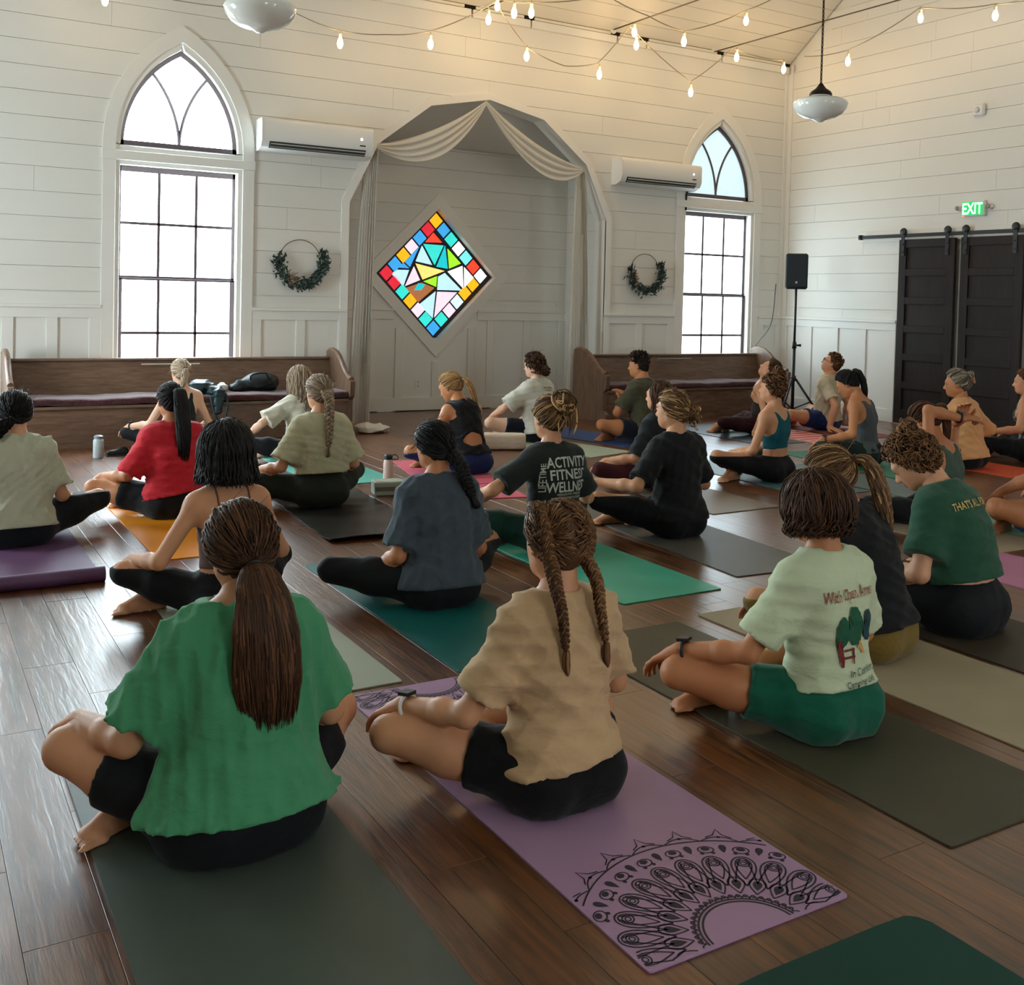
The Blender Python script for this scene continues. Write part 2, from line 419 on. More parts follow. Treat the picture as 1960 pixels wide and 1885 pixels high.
def window(n, cx, put, arch_mat, day=None, simple=False):
    """casing, jambs, sashes, muntins, sill, panes; put(x,z,d) d>0 goes outwards"""
    day = day or G_DAY
    root = empty('window_%d' % n, put(cx, Z_SILL, 0), kind='structure')
    def bx(name, xa, xb, za, zb, d0, d1, mt, par=root, bev=.003):
        return MB().box(put(xa, za, d0), put(xb, zb, d1), bev).build(name, mt, par)
    a = WIN_A; DF = .07      # frame set back in the wall
    # casings
    for s in (-1, 1):
        x0, x1 = sorted((cx+s*(a+.045), cx+s*.735))
        bx('side_casing', x0, x1, 0.30, 2.66, -.022, 0, M_WHITE2)
        x0, x1 = sorted((cx+s*a, cx+s*(a+.05)))
        bx('jamb', x0, x1, Z_SILL, Z_TOP, .0, .17, M_WHITE2)
    bx('head_casing', cx-.742, cx+.742, 2.66, 2.75, -.03, 0, M_WHITE2)
    bx('head_jamb', cx-a-.05, cx+a+.05, Z_TOP, Z_A0-.02, .001, .17, M_WHITE2)
    bx('sill', cx-.76, cx+.76, Z_SILL-.04, Z_SILL, -.06, .17, M_WHITE2)
    bx('apron', cx-.735, cx+.735, .30, Z_SILL-.04, -.022, 0, M_WHITE2)
    # arched casing ring (two halves) and arched jamb
    for s in (-1, 1):
        zi = np.linspace(2.75, Z_APEX+.07, 15); zo = np.linspace(2.75, 4.02, 15)
        inn = [(cx+s*pointed(z, a+.045, Z_A0, Z_APEX+.07), z) for z in zi]
        out = [(cx+s*pointed(z, .735, 2.80, 4.02), z) for z in zo]
        q = MB()
        for k in range(14):
            quad = [inn[k], out[k], out[k+1], inn[k+1]]
            q.prism([put(x, z, -.022) for x, z in (quad if s > 0 else quad[::-1])], np.array(put(0, 0, 0))-np.array(put(0, 0, -.022)))
        q.build('arch_casing', M_WHITE2, root)
        zi = np.linspace(Z_A0, Z_APEX+.06, 15); q = MB()
        for k in range(14):
            p = [(cx+s*pointed(zi[k+e], a+w, Z_A0, Z_APEX+(.0 if w == 0 else .07)), zi[k+e]) for e, w in ((0, 0), (0, .05), (1, .05), (1, 0))]
            q.prism([put(x, z, .0) for x, z in p], np.array(put(0, 0, .17))-np.array(put(0, 0, 0)))
        q.build('arch_jamb', M_WHITE2, root)
    if simple:
        bx('pane', cx-a, cx+a, Z_SILL, Z_TOP, DF+.03, DF+.036, day, bev=0)
        return root
    # lower double-hung sashes: 2 x (3 wide x 2 high)
    zm = [Z_SILL, .99, 1.53, 2.065, Z_TOP]
    for si, (k0, k1, dd) in enumerate(((0, 2, DF), (2, 4, DF+.025))):
        sash = MB(); z0, z1 = zm[k0], zm[k1]
        w = .045 if si == 0 else .03
        for q in ((cx-a, cx-a+w, z0, z1), (cx+a-w, cx+a, z0, z1), (cx-a, cx+a, z0, z0+(.07 if si == 0 else .022)), (cx-a, cx+a, z1-(.022 if si == 0 else .055), z1)):
            sash.box(put(q[0], q[2], dd), put(q[1], q[3], dd+.035), .004)
        so = sash.build('sash_frame', M_WINFRAME, root)
        for xm in (cx-.182, cx+.182): MB().box(put(xm-.014, z0+.02, dd+.004), put(xm+.014, z1-.02, dd+.032), .002).build('muntin', M_WINFRAME, so)
        zz = zm[k0+1]; MB().box(put(cx-a+.03, zz-.014, dd+.004), put(cx+a-.03, zz+.014, dd+.032), .002).build('muntin', M_WINFRAME, so)
        for i in range(3):
            for j in range(2):
                xa = [cx-a+.02, cx-.182, cx+.182][i]; xb = [cx-.182, cx+.182, cx+a-.02][i]
                MB().box(put(xa, zm[k0+j]+.01, dd+.014), put(xb, zm[k0+j+1]-.01, dd+.019)).build('pane', day, so)
    # pointed sash with two curved muntins
    zi = np.linspace(Z_A0, Z_APEX, 21); ring = MB()
    for s in (-1, 1):
        for k in range(20):
            p = []
            for e, w in ((0, 0), (0, .04), (1, .04), (1, 0)):
                z = zi[k+e]; zt = Z_APEX-(0 if w == 0 else .055)
                p.append((cx+s*pointed(min(z, zt), a-w, Z_A0, zt), min(z, zt)))
            ring.prism([put(x, z, DF) for x, z in p], np.array(put(0, 0, .04))-np.array(put(0, 0, 0)))
    ring.box(put(cx-a, Z_A0, DF), put(cx+a, Z_A0+.045, DF+.04))
    so = ring.build('arch_sash_frame', M_WINFRAME, root)
    # muntin arcs: same radius as the arch, sprung from the middle of the sill
    H = Z_APEX-Z_A0; R = (a*a+H*H)/(2*a)
    def marc(z): return a - pointed(z, a, Z_A0, Z_APEX)      # distance from centre at height z
    zl = [z for z in np.linspace(Z_A0+.02, Z_APEX-.05, 40) if marc(z) < pointed(z, a, Z_A0, Z_APEX)-.02]
    for s in (-1, 1):
        MB().tube([put(cx+s*marc(z), z, DF+.02) for z in zl], .017, 6).build('curved_muntin', M_WINFRAME, so)
    zt = zl[-1]
    # three panes: centre, left, right
    def pane(poly): MB().prism([put(x, z, DF+.018) for x, z in poly], np.array(put(0, 0, .004))-np.array(put(0, 0, 0))).build('pane', arch_mat, so)
    zz = list(np.linspace(zt, Z_APEX-.02, 8))
    pane([(cx, Z_A0+.03)] + [(cx+marc(z), z) for z in zl] + [(cx+pointed(z, a-.01, Z_A0, Z_APEX), z) for z in zz] + [(cx-pointed(z, a-.01, Z_A0, Z_APEX), z) for z in zz[::-1]] + [(cx-marc(z), z) for z in zl[::-1]])
    for s in (-1, 1):
        pane([(cx+s*marc(z), z) for z in zl] + [(cx+s*pointed(z, a-.01, Z_A0, Z_APEX), z) for z in zl[::-1]])
    return root
window(1, WINS[1], putF, G_DAY)
window(2, WINS[2], putF, G_DIM, G_WEAK)
window(9, WINS[0], putF, G_DAY)

# ------------------------------------------------------------------ right wall
wall_right = empty('wall_right', (XR, 0, 0), kind='structure')
putR = lambda y, z, d: (XR+d, y, z)
yr = (YB+D)/2; RIDGE = EAVE+SLOPE*(D-yr)
rows_r = [(1.26, ROW0)] + [(ROW0+k*PITCHZ, ROW0+(k+1)*PITCHZ) for k in range(27)]
DOOR_Y0, DOOR_Y1, DOOR_Z = 6.95, 8.63, 2.25
def board_rows_gable(parent, rows, put, seed):
    for ri, (za, zb) in enumerate(rows):
        zc = zb
        y1 = D if zc < EAVE else D-(zc-EAVE)/SLOPE
        y0 = YB if zc < EAVE else YB+(zc-EAVE)/SLOPE
        if y1-y0 < .3: break
        js = [y0]+[j for j in joints_fn(seed, 1, D-.5, 3)(ri) if y0+.3 < j < y1-.3]+[y1]
        for a, b_ in zip(js, js[1:]):
            MB().box(put(a+.001, za+.002, 0), put(b_-.001, zb-.002, .02)).build('shiplap_board', M_WHITE, parent)
board_rows_gable(wall_right, rows_r, putR, 9)
bk = MB()
for (za, zb) in [(z, z+.25) for z in np.arange(0, RIDGE, .25)]:
    t = max(0, (za-EAVE)/SLOPE); bk.box((XR+.021, YB+t-.2, za), (XR+.2, D-t+.2, zb))
bk.build('wall_backing', M_WHITE, wall_right)
wainscot(wall_right, YB, D-.02, putR, gaps=((DOOR_Y0-.1, DOOR_Y1+.07),), pitch=.49)
MB().box(putR(DOOR_Y0-.1, 0, 0), putR(DOOR_Y1+.07, 1.26, .02)).build('door_backing', M_WHITE2, wall_right)
# corner trim
MB().box((XR-.075, D-.02, 0), (XR, D, 4.6)).build('trim_1', M_WHITE2, kind='structure')
MB().box((XR-.02, D-.09, 0), (XR, D-.021, 4.72)).build('trim_2', M_WHITE2, kind='structure')

# ------------------------------------------------------------------ ceiling: planks along the ridge
ceiling = empty('ceiling', (0, 0, EAVE), kind='structure')
nsl = math.hypot(D-yr, RIDGE-EAVE); uy, uz = -(D-yr)/nsl, (RIDGE-EAVE)/nsl
cp = .19
for side in (1, -1):
    k = 0
    while k*cp < nsl-.02:
        s0, s1 = k*cp+.0025, min((k+1)*cp, nsl)-.0025
        base = (D if side > 0 else YB)
        js = [XL] + sorted(random.Random(40+k).uniform(XL+1, XR-1) for _ in range(2)) + [XR] if side > 0 and k < 12 else [XL, XR]
        for a, b_ in zip(js, js[1:]):
            P = [(a+.001, base+side*uy*s0, EAVE+uz*s0), (b_-.001, base+side*uy*s0, EAVE+uz*s0), (b_-.001, base+side*uy*s1, EAVE+uz*s1), (a+.001, base+side*uy*s1, EAVE+uz*s1)]
            if side < 0: P = P[::-1]
            MB().prism(P, (0, side*.02*.6, .02)).build('ceiling_plank', M_CEIL, ceiling)
        k += 1
    MB().prism([(XL-.2, base+side*.1, EAVE-.02), (XR+.2, base+side*.1, EAVE-.02), (XR+.2, yr, RIDGE+.06), (XL-.2, yr, RIDGE+.06)], (0, 0, .15)).build('roof_deck', M_DARKGAP, ceiling)

# ------------------------------------------------------------------ walls beside and behind the viewer
wall_left = empty('wall_left', (XL, 0, 0), kind='structure')
wall_back = empty('wall_back', (0, YB, 0), kind='structure')
LW = [8.0]; BW = [2.2, 7.2]
def plain_wall(parent, p0, p1, cs, put):
    q = MB(); x = p0
    for c in cs:
        q.box(put(x, 0, 0), put(c-WIN_A-.05, EAVE, .2))
        q.box(put(c-WIN_A-.05, 0, 0), put(c+WIN_A+.05, Z_SILL, .2)); q.box(put(c-WIN_A-.05, Z_TOP+.0, 0), put(c+WIN_A+.05, EAVE, .2))
        x = c+WIN_A+.05
    q.box(put(x, 0, 0), put(p1, EAVE, .2)); return q
putL = lambda y, z, d: (XL-d, y, z)
putB = lambda x, z, d: (x, YB-d, z)
q = plain_wall(wall_left, YB-.2, D+.2, LW, putL)
for z in np.arange(EAVE, RIDGE, .2):
    t = (z-EAVE)/SLOPE; q.box((XL-.2, YB+t-.2, z), (XL, D-t+.2, z+.2))
q.build('wall_panel', M_WHITE, wall_left)
plain_wall(wall_back, XL-.2, XR+.2, BW, putB).build('wall_panel', M_WHITE, wall_back)
k = 3
for c in LW: window(k, c, putL, G_DAY, G_DAY, True); k += 1
for c in BW: window(k, c, putB, G_BACK, G_BACK, True); k += 1

# ------------------------------------------------------------------ alcove behind the arch
AB = 11.70
AX0, AX1 = 4.10, 7.74
ATOP = 3.24
alc = empty('wall_alcove', (ARCH_C, AB, 0), kind='structure')
putA = lambda x, z, d: (x, AB+d, z)
DW = [yp(838, 400, AB), yp(949, 529, AB), yp(831, 654, AB), yp(720, 524, AB)]     # diamond: top right bottom left
DC = sum(DW)/4
DH = .5*(np.linalg.norm(DW[0]-DW[2])/2 + np.linalg.norm(DW[1]-DW[3])/2)
DC = np.array([DC[0], AB, DC[2]])
def open_alc(z): return [(DC[0], max(0, DH+.0-abs(z-DC[2])))]
rows_a = [(1.26, ROW0)] + [(ROW0+k*PITCHZ, ROW0+(k+1)*PITCHZ) for k in range(8)] + [(ROW0+8*PITCHZ, ATOP+.02)]
board_rows(alc, AX0, AX1, rows_a, open_alc, lambda r: [], putA, M_WHITE)
# panelling of the alcove below the diamond
for (a, b_) in ((AX0, AX1),):
    zc_ = 1.26
    zs = np.linspace(.02, zc_-.02, 14)
    for s in (-1, 1):
        edge = [DC[0]+s*max(0, DH-abs(z-DC[2])) if abs(z-DC[2]) < DH else DC[0] for z in zs]
        poly = [(e, z) for e, z in zip(edge, zs)]
        far = AX0 if s < 0 else AX1
        poly = [(far, zs[0])] + poly + [(far, zs[-1])]
        MB().prism([putA(x, z, 0) for x, z in poly], (0, .02, 0)).build('wainscot_sheet', M_WHITE2, alc)
def abx(name, xa, xb, za, zb, d0=-.018, d1=-.0005): MB().box(putA(xa, za, d0), putA(xb, zb, d1), .003).build(name, M_WHITE2, alc)
lowd = DC[2]-DH-.17
for xa, xb in ((AX0, DC[0]-.58), (DC[0]+.58, AX1)):
    abx('wainscot_rail', xa, xb, 1.13, 1.235); abx('wainscot_cap', xa, xb, 1.235, 1.262, -.03)
abx('base_rail', AX0, AX1, 0, .17, -.022)
for xs_ in np.arange(AX0+.32, AX1, .545):
    if abs(xs_-DC[0]) < .55:
        continue
    abx('wainscot_stile', xs_-.05, xs_+.05, .17, 1.13)
for xs_ in (DC[0]-.5, DC[0]+.5): abx('wainscot_stile', xs_-.05, xs_+.05, .17, max(.3, DC[2]-DH*1.0+.5-.33))
abx('wainscot_stile', DC[0]-.05, DC[0]+.05, .17, DC[2]-DH-.24)
# diamond casing: four mitred boards
cw = .19
dirs = [(0, 1), (1, 0), (0, -1), (-1, 0)]
for i in range(4):
    (x0, z0), (x1, z1) = dirs[i], dirs[(i+1) % 4]
    poly = [(DC[0]+x0*DH, DC[2]+z0*DH), (DC[0]+x1*DH, DC[2]+z1*DH), (DC[0]+x1*(DH+cw), DC[2]+z1*(DH+cw)), (DC[0]+x0*(DH+cw), DC[2]+z0*(DH+cw))]
    MB().prism([putA(x, z, -.022) for x, z in poly], (0, .0215, 0)).build('diamond_casing', M_WHITE2, alc)
    # reveal
    poly = [(DC[0]+x0*DH, DC[2]+z0*DH), (DC[0]+x1*DH, DC[2]+z1*DH), (DC[0]+x1*(DH+.03), DC[2]+z1*(DH+.03)), (DC[0]+x0*(DH+.03), DC[2]+z0*(DH+.03))]
    MB().prism([putA(x, z, 0) for x, z in poly], (0, .16, 0)).build('diamond_jamb', M_WHITE2, alc)
bk = MB()
for z in np.arange(0, 3.4, .1):
    h_ = max(0, DH-.02-min(abs(z-DC[2]), abs(z+.1-DC[2])) ) if abs(z+.05-DC[2]) < DH else 0
    h_ = h_+.04 if h_ > 0 else 0
    if h_ > 0: bk.box((AX0-.2, AB+.021, z), (DC[0]-h_, AB+.2, z+.1)); bk.box((DC[0]+h_, AB+.021, z), (AX1+.2, AB+.2, z+.1))
    else: bk.box((AX0-.2, AB+.021, z), (AX1+.2, AB+.2, z+.1))
bk.build('wall_backing', M_WHITE, alc)
# alcove sides, sloping soffit
for n_, xa, s in (('left', AX0, -1), ('right', AX1, 1)):
    w = empty('wall_alcove_'+n_, (xa, D+.2, 0), kind='structure')
    for (za, zb) in rows_a: MB().box((xa, D+.2, za+.002), (xa+s*.02, AB+.02, zb-.002)).build('shiplap_board', M_WHITE, w)
    MB().box((xa+s*.021, D+.19, 0), (xa+s*.2, AB+.2, 3.8)).build('wall_backing', M_WHITE, w)
    MB().box((xa, D+.2, 0), (xa+s*.02, AB, 1.26)).build('wainscot_sheet', M_WHITE2, w)
    MB().box((xa, D+.2, 1.13), (xa-s*.018, AB-.02, 1.235)).build('wainscot_rail', M_WHITE2, w)
    MB().box((xa, D+.2, 0), (xa-s*.02, AB-.022, .17)).build('base_rail', M_WHITE2, w)
soff = MB()
soff.prism([(AX0-.1, D+.19, 3.78), (AX1+.1, D+.19, 3.78), (AX1+.1, AB+.05, ATOP), (AX0-.1, AB+.05, ATOP)], (0, .02, .1))
soff.build('ceiling_alcove', M_WHITE, kind='structure')
# arch jamb faces and arch casing
jam = empty('trim_3', (ARCH_C, D, 0), kind='structure')
for s in (-1, 1):
    pts = [(ARCH_C+s*h_, z) for h_, z in ARCH]
    def seg_n(a, b):
        n_ = np.array([-(b[1]-a[1]), b[0]-a[0]]); n_ = n_/np.linalg.norm(n_)
        return n_ if n_ @ np.array([(a[0]+b[0])/2-ARCH_C, (a[1]+b[1])/2-1.8]) > 0 else -n_
    ns = [seg_n(a, b) for a, b in zip(pts, pts[1:])]
    vo = [np.array([0, 1/ns[0][1]])] + [(p+q)/(1+p @ q) for p, q in zip(ns, ns[1:])] + [ns[-1]]      # mitred offsets
    for k_, ((x0, z0), (x1, z1)) in enumerate(zip(pts, pts[1:])):
        c0_, c1_ = vo[k_]*.085, vo[k_+1]*.085
        n_ = np.array([-(z1-z0), (x1-x0)]); n_ = n_/np.linalg.norm(n_)
        if (np.array([(x0+x1)/2-ARCH_C, (z0+z1)/2-1.8]) @ n_) < 0: n_ = -n_
        o = n_*.02
        MB().prism([(x0, D-.02, z0), (x1, D-.02, z1), (x1+o[0], D-.02, z1+o[1]), (x0+o[0], D-.02, z0+o[1])], (0, .24, 0)).build('arch_jamb', M_WHITE2, jam)
        c = n_*.085
        zt = (lambda h_, z: z)
        MB().prism([(x0, D-.025, z0), (x1, D-.025, z1), (x1+c1_[0], D-.025, z1+c1_[1]), (x0+c0_[0], D-.025, z0+c0_[1])], (0, .0245, 0)).build('arch_casing', M_WHITE2, jam)
# ================================================================== people: implicit surfaces turned into meshes
F32 = np.float32
def nrm(v): v = np.asarray(v, float); return v/(np.linalg.norm(v)+1e-12)
def seg(a, b, r1, r2, N=None, ratio=1., k=.03, cut=(), op='u'):
    return dict(t='seg', a=np.array(a, float), b=np.array(b, float), r1=r1, r2=r2, N=None if N is None else nrm(N), ratio=ratio, k=k, cut=cut, op=op)
def ell(c, rad, R=None, k=.03, cut=(), op='u'):
    return dict(t='ell', c=np.array(c, float), rad=np.array(rad, float), R=np.eye(3) if R is None else np.array(R, float), k=k, cut=cut, op=op)
def grow(p, g):
    q = dict(p)
    if q['t'] == 'seg': q['r1'] = p['r1']+g; q['r2'] = p['r2']+g
    else: q['rad'] = p['rad']+g
    return q
def bounds(p):
    if p['t'] == 'seg':
        r = max(p['r1'], p['r2']); return np.minimum(p['a'], p['b'])-r, np.maximum(p['a'], p['b'])+r
    r = p['rad'].max(); return p['c']-r, p['c']+r
def sdf_mesh(prims, h, disp=None, planes=(), pad=.02):
    """smooth union of the primitives -> quads by surface nets.  disp(X,Y,Z)->outward offset"""
    lo = np.min([bounds(p)[0] for p in prims if p['op'] == 'u'], axis=0)-pad-2*h
    hi = np.max([bounds(p)[1] for p in prims if p['op'] == 'u'], axis=0)+pad+2*h
    n = np.ceil((hi-lo)/h).astype(int)+1
    ax = [(lo[i]+h*np.arange(n[i])).astype(F32) for i in range(3)]
    G = np.full(n, .06, F32)
    for p in prims:
        b0, b1 = bounds(p); mg = p['k']+3*h+.012
        i0 = np.clip(np.floor((b0-mg-lo)/h).astype(int), 0, n-1); i1 = np.clip(np.ceil((b1+mg-lo)/h).astype(int)+1, 1, n)
        if np.any(i1-i0 < 1): continue
        sl = tuple(slice(a, b) for a, b in zip(i0, i1))
        X = ax[0][sl[0]][:, None, None]; Y = ax[1][sl[1]][None, :, None]; Z = ax[2][sl[2]][None, None, :]
        if p['t'] == 'seg':
            a, ba = p['a'].astype(F32), (p['b']-p['a']).astype(F32); l2 = F32(max(float(ba @ ba), 1e-9))
            px, py, pz = X-a[0], Y-a[1], Z-a[2]
            t = np.clip((px*ba[0]+py*ba[1]+pz*ba[2])/l2, 0, 1)
            qx, qy, qz = px-t*ba[0], py-t*ba[1], pz-t*ba[2]
            q2 = qx*qx+qy*qy+qz*qz
            if p['N'] is not None and p['ratio'] != 1:
                N = p['N'].astype(F32); dn = qx*N[0]+qy*N[1]+qz*N[2]; q2 = q2+F32(p['ratio']**2-1)*dn*dn
            d = np.sqrt(q2)-(F32(p['r1'])+t*F32(p['r2']-p['r1']))
            if p['ratio'] > 1: d = d/F32(1+.5*(p['ratio']-1))
        else:
            R = p['R'].astype(F32); c = p['c'].astype(F32); r = p['rad'].astype(F32)
            px, py, pz = X-c[0], Y-c[1], Z-c[2]
            l = [(px*R[0, j]+py*R[1, j]+pz*R[2, j]) for j in range(3)]
            k0 = np.sqrt((l[0]/r[0])**2+(l[1]/r[1])**2+(l[2]/r[2])**2); k1 = np.sqrt((l[0]/r[0]**2)**2+(l[1]/r[1]**2)**2+(l[2]/r[2]**2)**2)+F32(1e-6)
            d = k0*(k0-1)/k1
        for (pt, nn) in p['cut']:
            d = np.maximum(d, (X-F32(pt[0]))*F32(nn[0])+(Y-F32(pt[1]))*F32(nn[1])+(Z-F32(pt[2]))*F32(nn[2]))
        g = G[sl]; k = F32(max(p['k'], 1e-4))
        if p['op'] == 'u':
            hh = np.maximum(k-np.abs(g-d), 0)/k; G[sl] = np.minimum(g, d)-hh*hh*k*F32(.25)
        else:
            d = -d; hh = np.maximum(k-np.abs(g-d), 0)/k; G[sl] = np.maximum(g, d)+hh*hh*k*F32(.25)
    if disp is not None:
        G -= disp(ax[0][:, None, None], ax[1][None, :, None], ax[2][None, None, :]).astype(F32)
    for (pt, nn) in planes:
        G = np.maximum(G, (ax[0][:, None, None]-F32(pt[0]))*F32(nn[0])+(ax[1][None, :, None]-F32(pt[1]))*F32(nn[1])+(ax[2][None, None, :]-F32(pt[2]))*F32(nn[2]))
    return surface_nets(G, lo, h)
def surface_nets(G, lo, h):
    S = G < 0
    c = np.zeros(tuple(s-1 for s in G.shape), np.int8)
    for i in (0, 1):
        for j in (0, 1):
            for k in (0, 1):
                c += S[i:S.shape[0]-1+i, j:S.shape[1]-1+j, k:S.shape[2]-1+k]
    cell = np.argwhere((c > 0) & (c < 8))
    if len(cell) == 0: return np.zeros((0, 3)), np.zeros((0, 4), int)
    idx = np.full(c.shape, -1, np.int32); idx[tuple(cell.T)] = np.arange(len(cell))
    acc = np.zeros((len(cell), 3)); cnt = np.zeros(len(cell))
    corners = [(i, j, k) for i in (0, 1) for j in (0, 1) for k in (0, 1)]
    vals = {o: G[cell[:, 0]+o[0], cell[:, 1]+o[1], cell[:, 2]+o[2]] for o in corners}
    for o in corners:
        for a in range(3):
            if o[a] == 0:
                o2 = list(o); o2[a] = 1; o2 = tuple(o2)
                v0, v1 = vals[o], vals[o2]; mk = (v0 < 0) != (v1 < 0)
                t = np.where(mk, v0/(v0-v1+1e-12), 0)
                p = np.array(o, float)[None, :].repeat(len(cell), 0); p[:, a] += t
                acc += p*mk[:, None]; cnt += mk
    V = lo + h*(cell + acc/cnt[:, None])
    faces = []
    for a in range(3):
        b, c_ = (a+1) % 3, (a+2) % 3
        s0 = [slice(None)]*3; s1 = [slice(None)]*3; s0[a] = slice(0, -1); s1[a] = slice(1, None)
        A, B = S[tuple(s0)], S[tuple(s1)]
        e = np.argwhere(A != B)
        e = e[(e[:, b] > 0) & (e[:, c_] > 0) & (e[:, b] < G.shape[b]-1) & (e[:, c_] < G.shape[c_]-1)]
        inside = A[tuple(e.T)]
        def at(db, dc):
            q = e.copy(); q[:, b] += db; q[:, c_] += dc; return idx[tuple(q.T)]
        f = np.stack([at(-1, -1), at(0, -1), at(0, 0), at(-1, 0)], 1)
        f[~inside] = f[~inside][:, ::-1]
        faces.append(f)
    return V, np.concatenate(faces)
def waves(seed, amp, lams, stretch=(1, 1, 1), centre=None):
    """sum of warped sine ripples: cloth folds"""
    r = np.random.RandomState(seed); comps = []
    for lam in lams:
        d = r.normal(size=3)*np.array(stretch); d = d/np.linalg.norm(d)*2*math.pi/lam; comps.append((d, r.uniform(0, 6.28), r.normal(size=3)*9, r.uniform(0, 6.28)))
    def f(X, Y, Z):
        o = 0
        for d, ph, w, ph2 in comps:
            o = o + .55-1.5*np.abs(np.sin(.5*(d[0]*X+d[1]*Y+d[2]*Z)+ph+1.1*np.sin(w[0]*X+w[1]*Y+w[2]*Z+ph2)))**.75+.45
        return amp*1.3*o/len(comps)**.6
    return f

# ------------------------------------------------------------------ people materials
def skin_mat(name, c):
    return mat('skin_'+name, c, .5, .35, bump=(140, .12, (1, 1, 1), 0), var=(7, .08))
SK = {'fair': skin_mat('fair', rgb(216, 160, 124)), 'light': skin_mat('light', rgb(208, 150, 112)), 'tan': skin_mat('tan', rgb(190, 126, 84)), 'pale': skin_mat('pale', rgb(222, 176, 148))}
M_EYE = mat('eye_dark', rgb(36, 28, 24), .2, .5)
M_LIP = mat('lip', rgb(168, 92, 82), .45, .4)
def cloth(name, c, sheen=.15, wr=.55, knit=.25, rough=.88):
    return mat('cloth_'+name, c, rough, .2, sheen=sheen, var=(9, .06), bd=.2, bump=[(5, wr*.6, (1, 1, 1.7), 1.2), (14, wr*.28, (1, 1, 1.5), 1.), (420, knit, (1, 1, 1), 0)])
def print_cloth(name, base, line, w=.5, scale=9, dist=3.):
    if name in MATS: return MATS[name]
    mt = cloth(name, base); nt = mt.node_tree; N = nt.nodes.new; L = nt.links.new; b = nt.nodes['Principled BSDF']
    tc = N('ShaderNodeTexCoord'); v = N('ShaderNodeTexWave'); v.inputs['Scale'].default_value = scale; v.inputs['Distortion'].default_value = dist*4; v.inputs['Detail'].default_value = 3
    L(tc.outputs['Object'], v.inputs[0]); cr = N('ShaderNodeValToRGB'); cr.color_ramp.elements[0].position = w-.08; cr.color_ramp.elements[0].color = base; cr.color_ramp.elements[1].position = w+.08; cr.color_ramp.elements[1].color = line
    L(v.outputs[0], cr.inputs[0]); L(cr.outputs[0], b.inputs['Base Color']); return mt
def hair_mat(name, dark, mid, light):
    nm = 'hair_'+name
    if nm in MATS: return MATS[nm]
    mt = bpy.data.materials.new(nm); mt.use_nodes = True; nt = mt.node_tree; N = nt.nodes.new; L = nt.links.new; b = nt.nodes['Principled BSDF']
    at = N('ShaderNodeAttribute'); at.attribute_name = 'shade'
    cr = N('ShaderNodeValToRGB'); e = cr.color_ramp.elements; e[0].color = dark; e[0].position = .08; e[1].color = light; e[1].position = .95
    x = e.new(.55); x.color = mid
    L(at.outputs['Fac'], cr.inputs[0]); L(cr.outputs[0], b.inputs['Base Color'])
    b.inputs['Roughness'].default_value = .55; b.inputs['Specular IOR Level'].default_value = .25
    MATS[nm] = mt; return mt
HM = {'brown': hair_mat('brown', rgb(38, 24, 15), rgb(72, 46, 28), rgb(112, 74, 46)),
      'darkbrown': hair_mat('darkbrown', rgb(22, 15, 12), rgb(44, 29, 21), rgb(74, 50, 36)),
      'lightbrown': hair_mat('lightbrown', rgb(62, 40, 24), rgb(108, 74, 45), rgb(156, 112, 72)),
      'black': hair_mat('black', rgb(12, 11, 12), rgb(22, 20, 21), rgb(44, 40, 40)),
      'blond': hair_mat('blond', rgb(108, 76, 44), rgb(172, 130, 82), rgb(222, 184, 130)),
      'streaked': hair_mat('streaked', rgb(58, 38, 24), rgb(112, 80, 50), rgb(214, 170, 116)),
      'ash': hair_mat('ash', rgb(84, 66, 50), rgb(146, 124, 102), rgb(212, 194, 168)),
      'grey': hair_mat('grey', rgb(70, 58, 46), rgb(128, 112, 94), rgb(206, 196, 180))}

class Strands:
    """hair as many thin tapered tubes in one mesh, a shade value on every strand"""
    def __init__(s): s.V = []; s.F = []; s.S = []; s.n = 0
    def raw(s, V, Fq, shade):
        s.V.append(V); s.F.append(Fq+s.n); s.S.append(np.broadcast_to(shade, (len(V),)).copy()); s.n += len(V)
    def tubes(s, P, r, shade, k=4, taper=True):
        """P (m, n, 3) paths; r scalar or (m,n); shade (m,)"""
        P = np.asarray(P, float); m_, n, _ = P.shape
        T = np.gradient(P, axis=1); T /= np.linalg.norm(T, axis=2)[..., None]+1e-9
        ref = np.array([.31, .17, .93]); u = np.cross(T, ref); u /= np.linalg.norm(u, axis=2)[..., None]+1e-9; w = np.cross(T, u)
        prof = np.ones(n)
        if taper: prof = np.minimum(1, np.minimum(.35+np.linspace(0, 1, n)*5, .12+(1-np.linspace(0, 1, n))*4.))
        R = (np.asarray(r)*prof) if np.ndim(r) == 0 else np.asarray(r)
        R = np.broadcast_to(R, (m_, n))
        a = 2*np.pi*np.arange(k)/k
        V = P[:, :, None, :] + R[:, :, None, None]*(u[:, :, None, :]*np.cos(a)[None, None, :, None]+w[:, :, None, :]*np.sin(a)[None, None, :, None])
        I = np.arange(m_*n*k).reshape(m_, n, k)
        f = np.stack([I[:, :-1, :], np.roll(I, -1, 2)[:, :-1, :], np.roll(I, -1, 2)[:, 1:, :], I[:, 1:, :]], -1).reshape(-1, 4)
        s.raw(V.reshape(-1, 3), f, np.repeat(shade, n*k))
    def build(s, name, material, parent):
        V = np.concatenate(s.V); Fq = np.concatenate(s.F); S = np.concatenate(s.S)
        me = mesh_np(name, V-ORG[parent.name], Fq, material, True)
        at = me.attributes.new('shade', 'FLOAT', 'POINT'); at.data.foreach_set('value', np.clip(S, 0, 1).astype(np.float32))
        return link(name, me, parent)

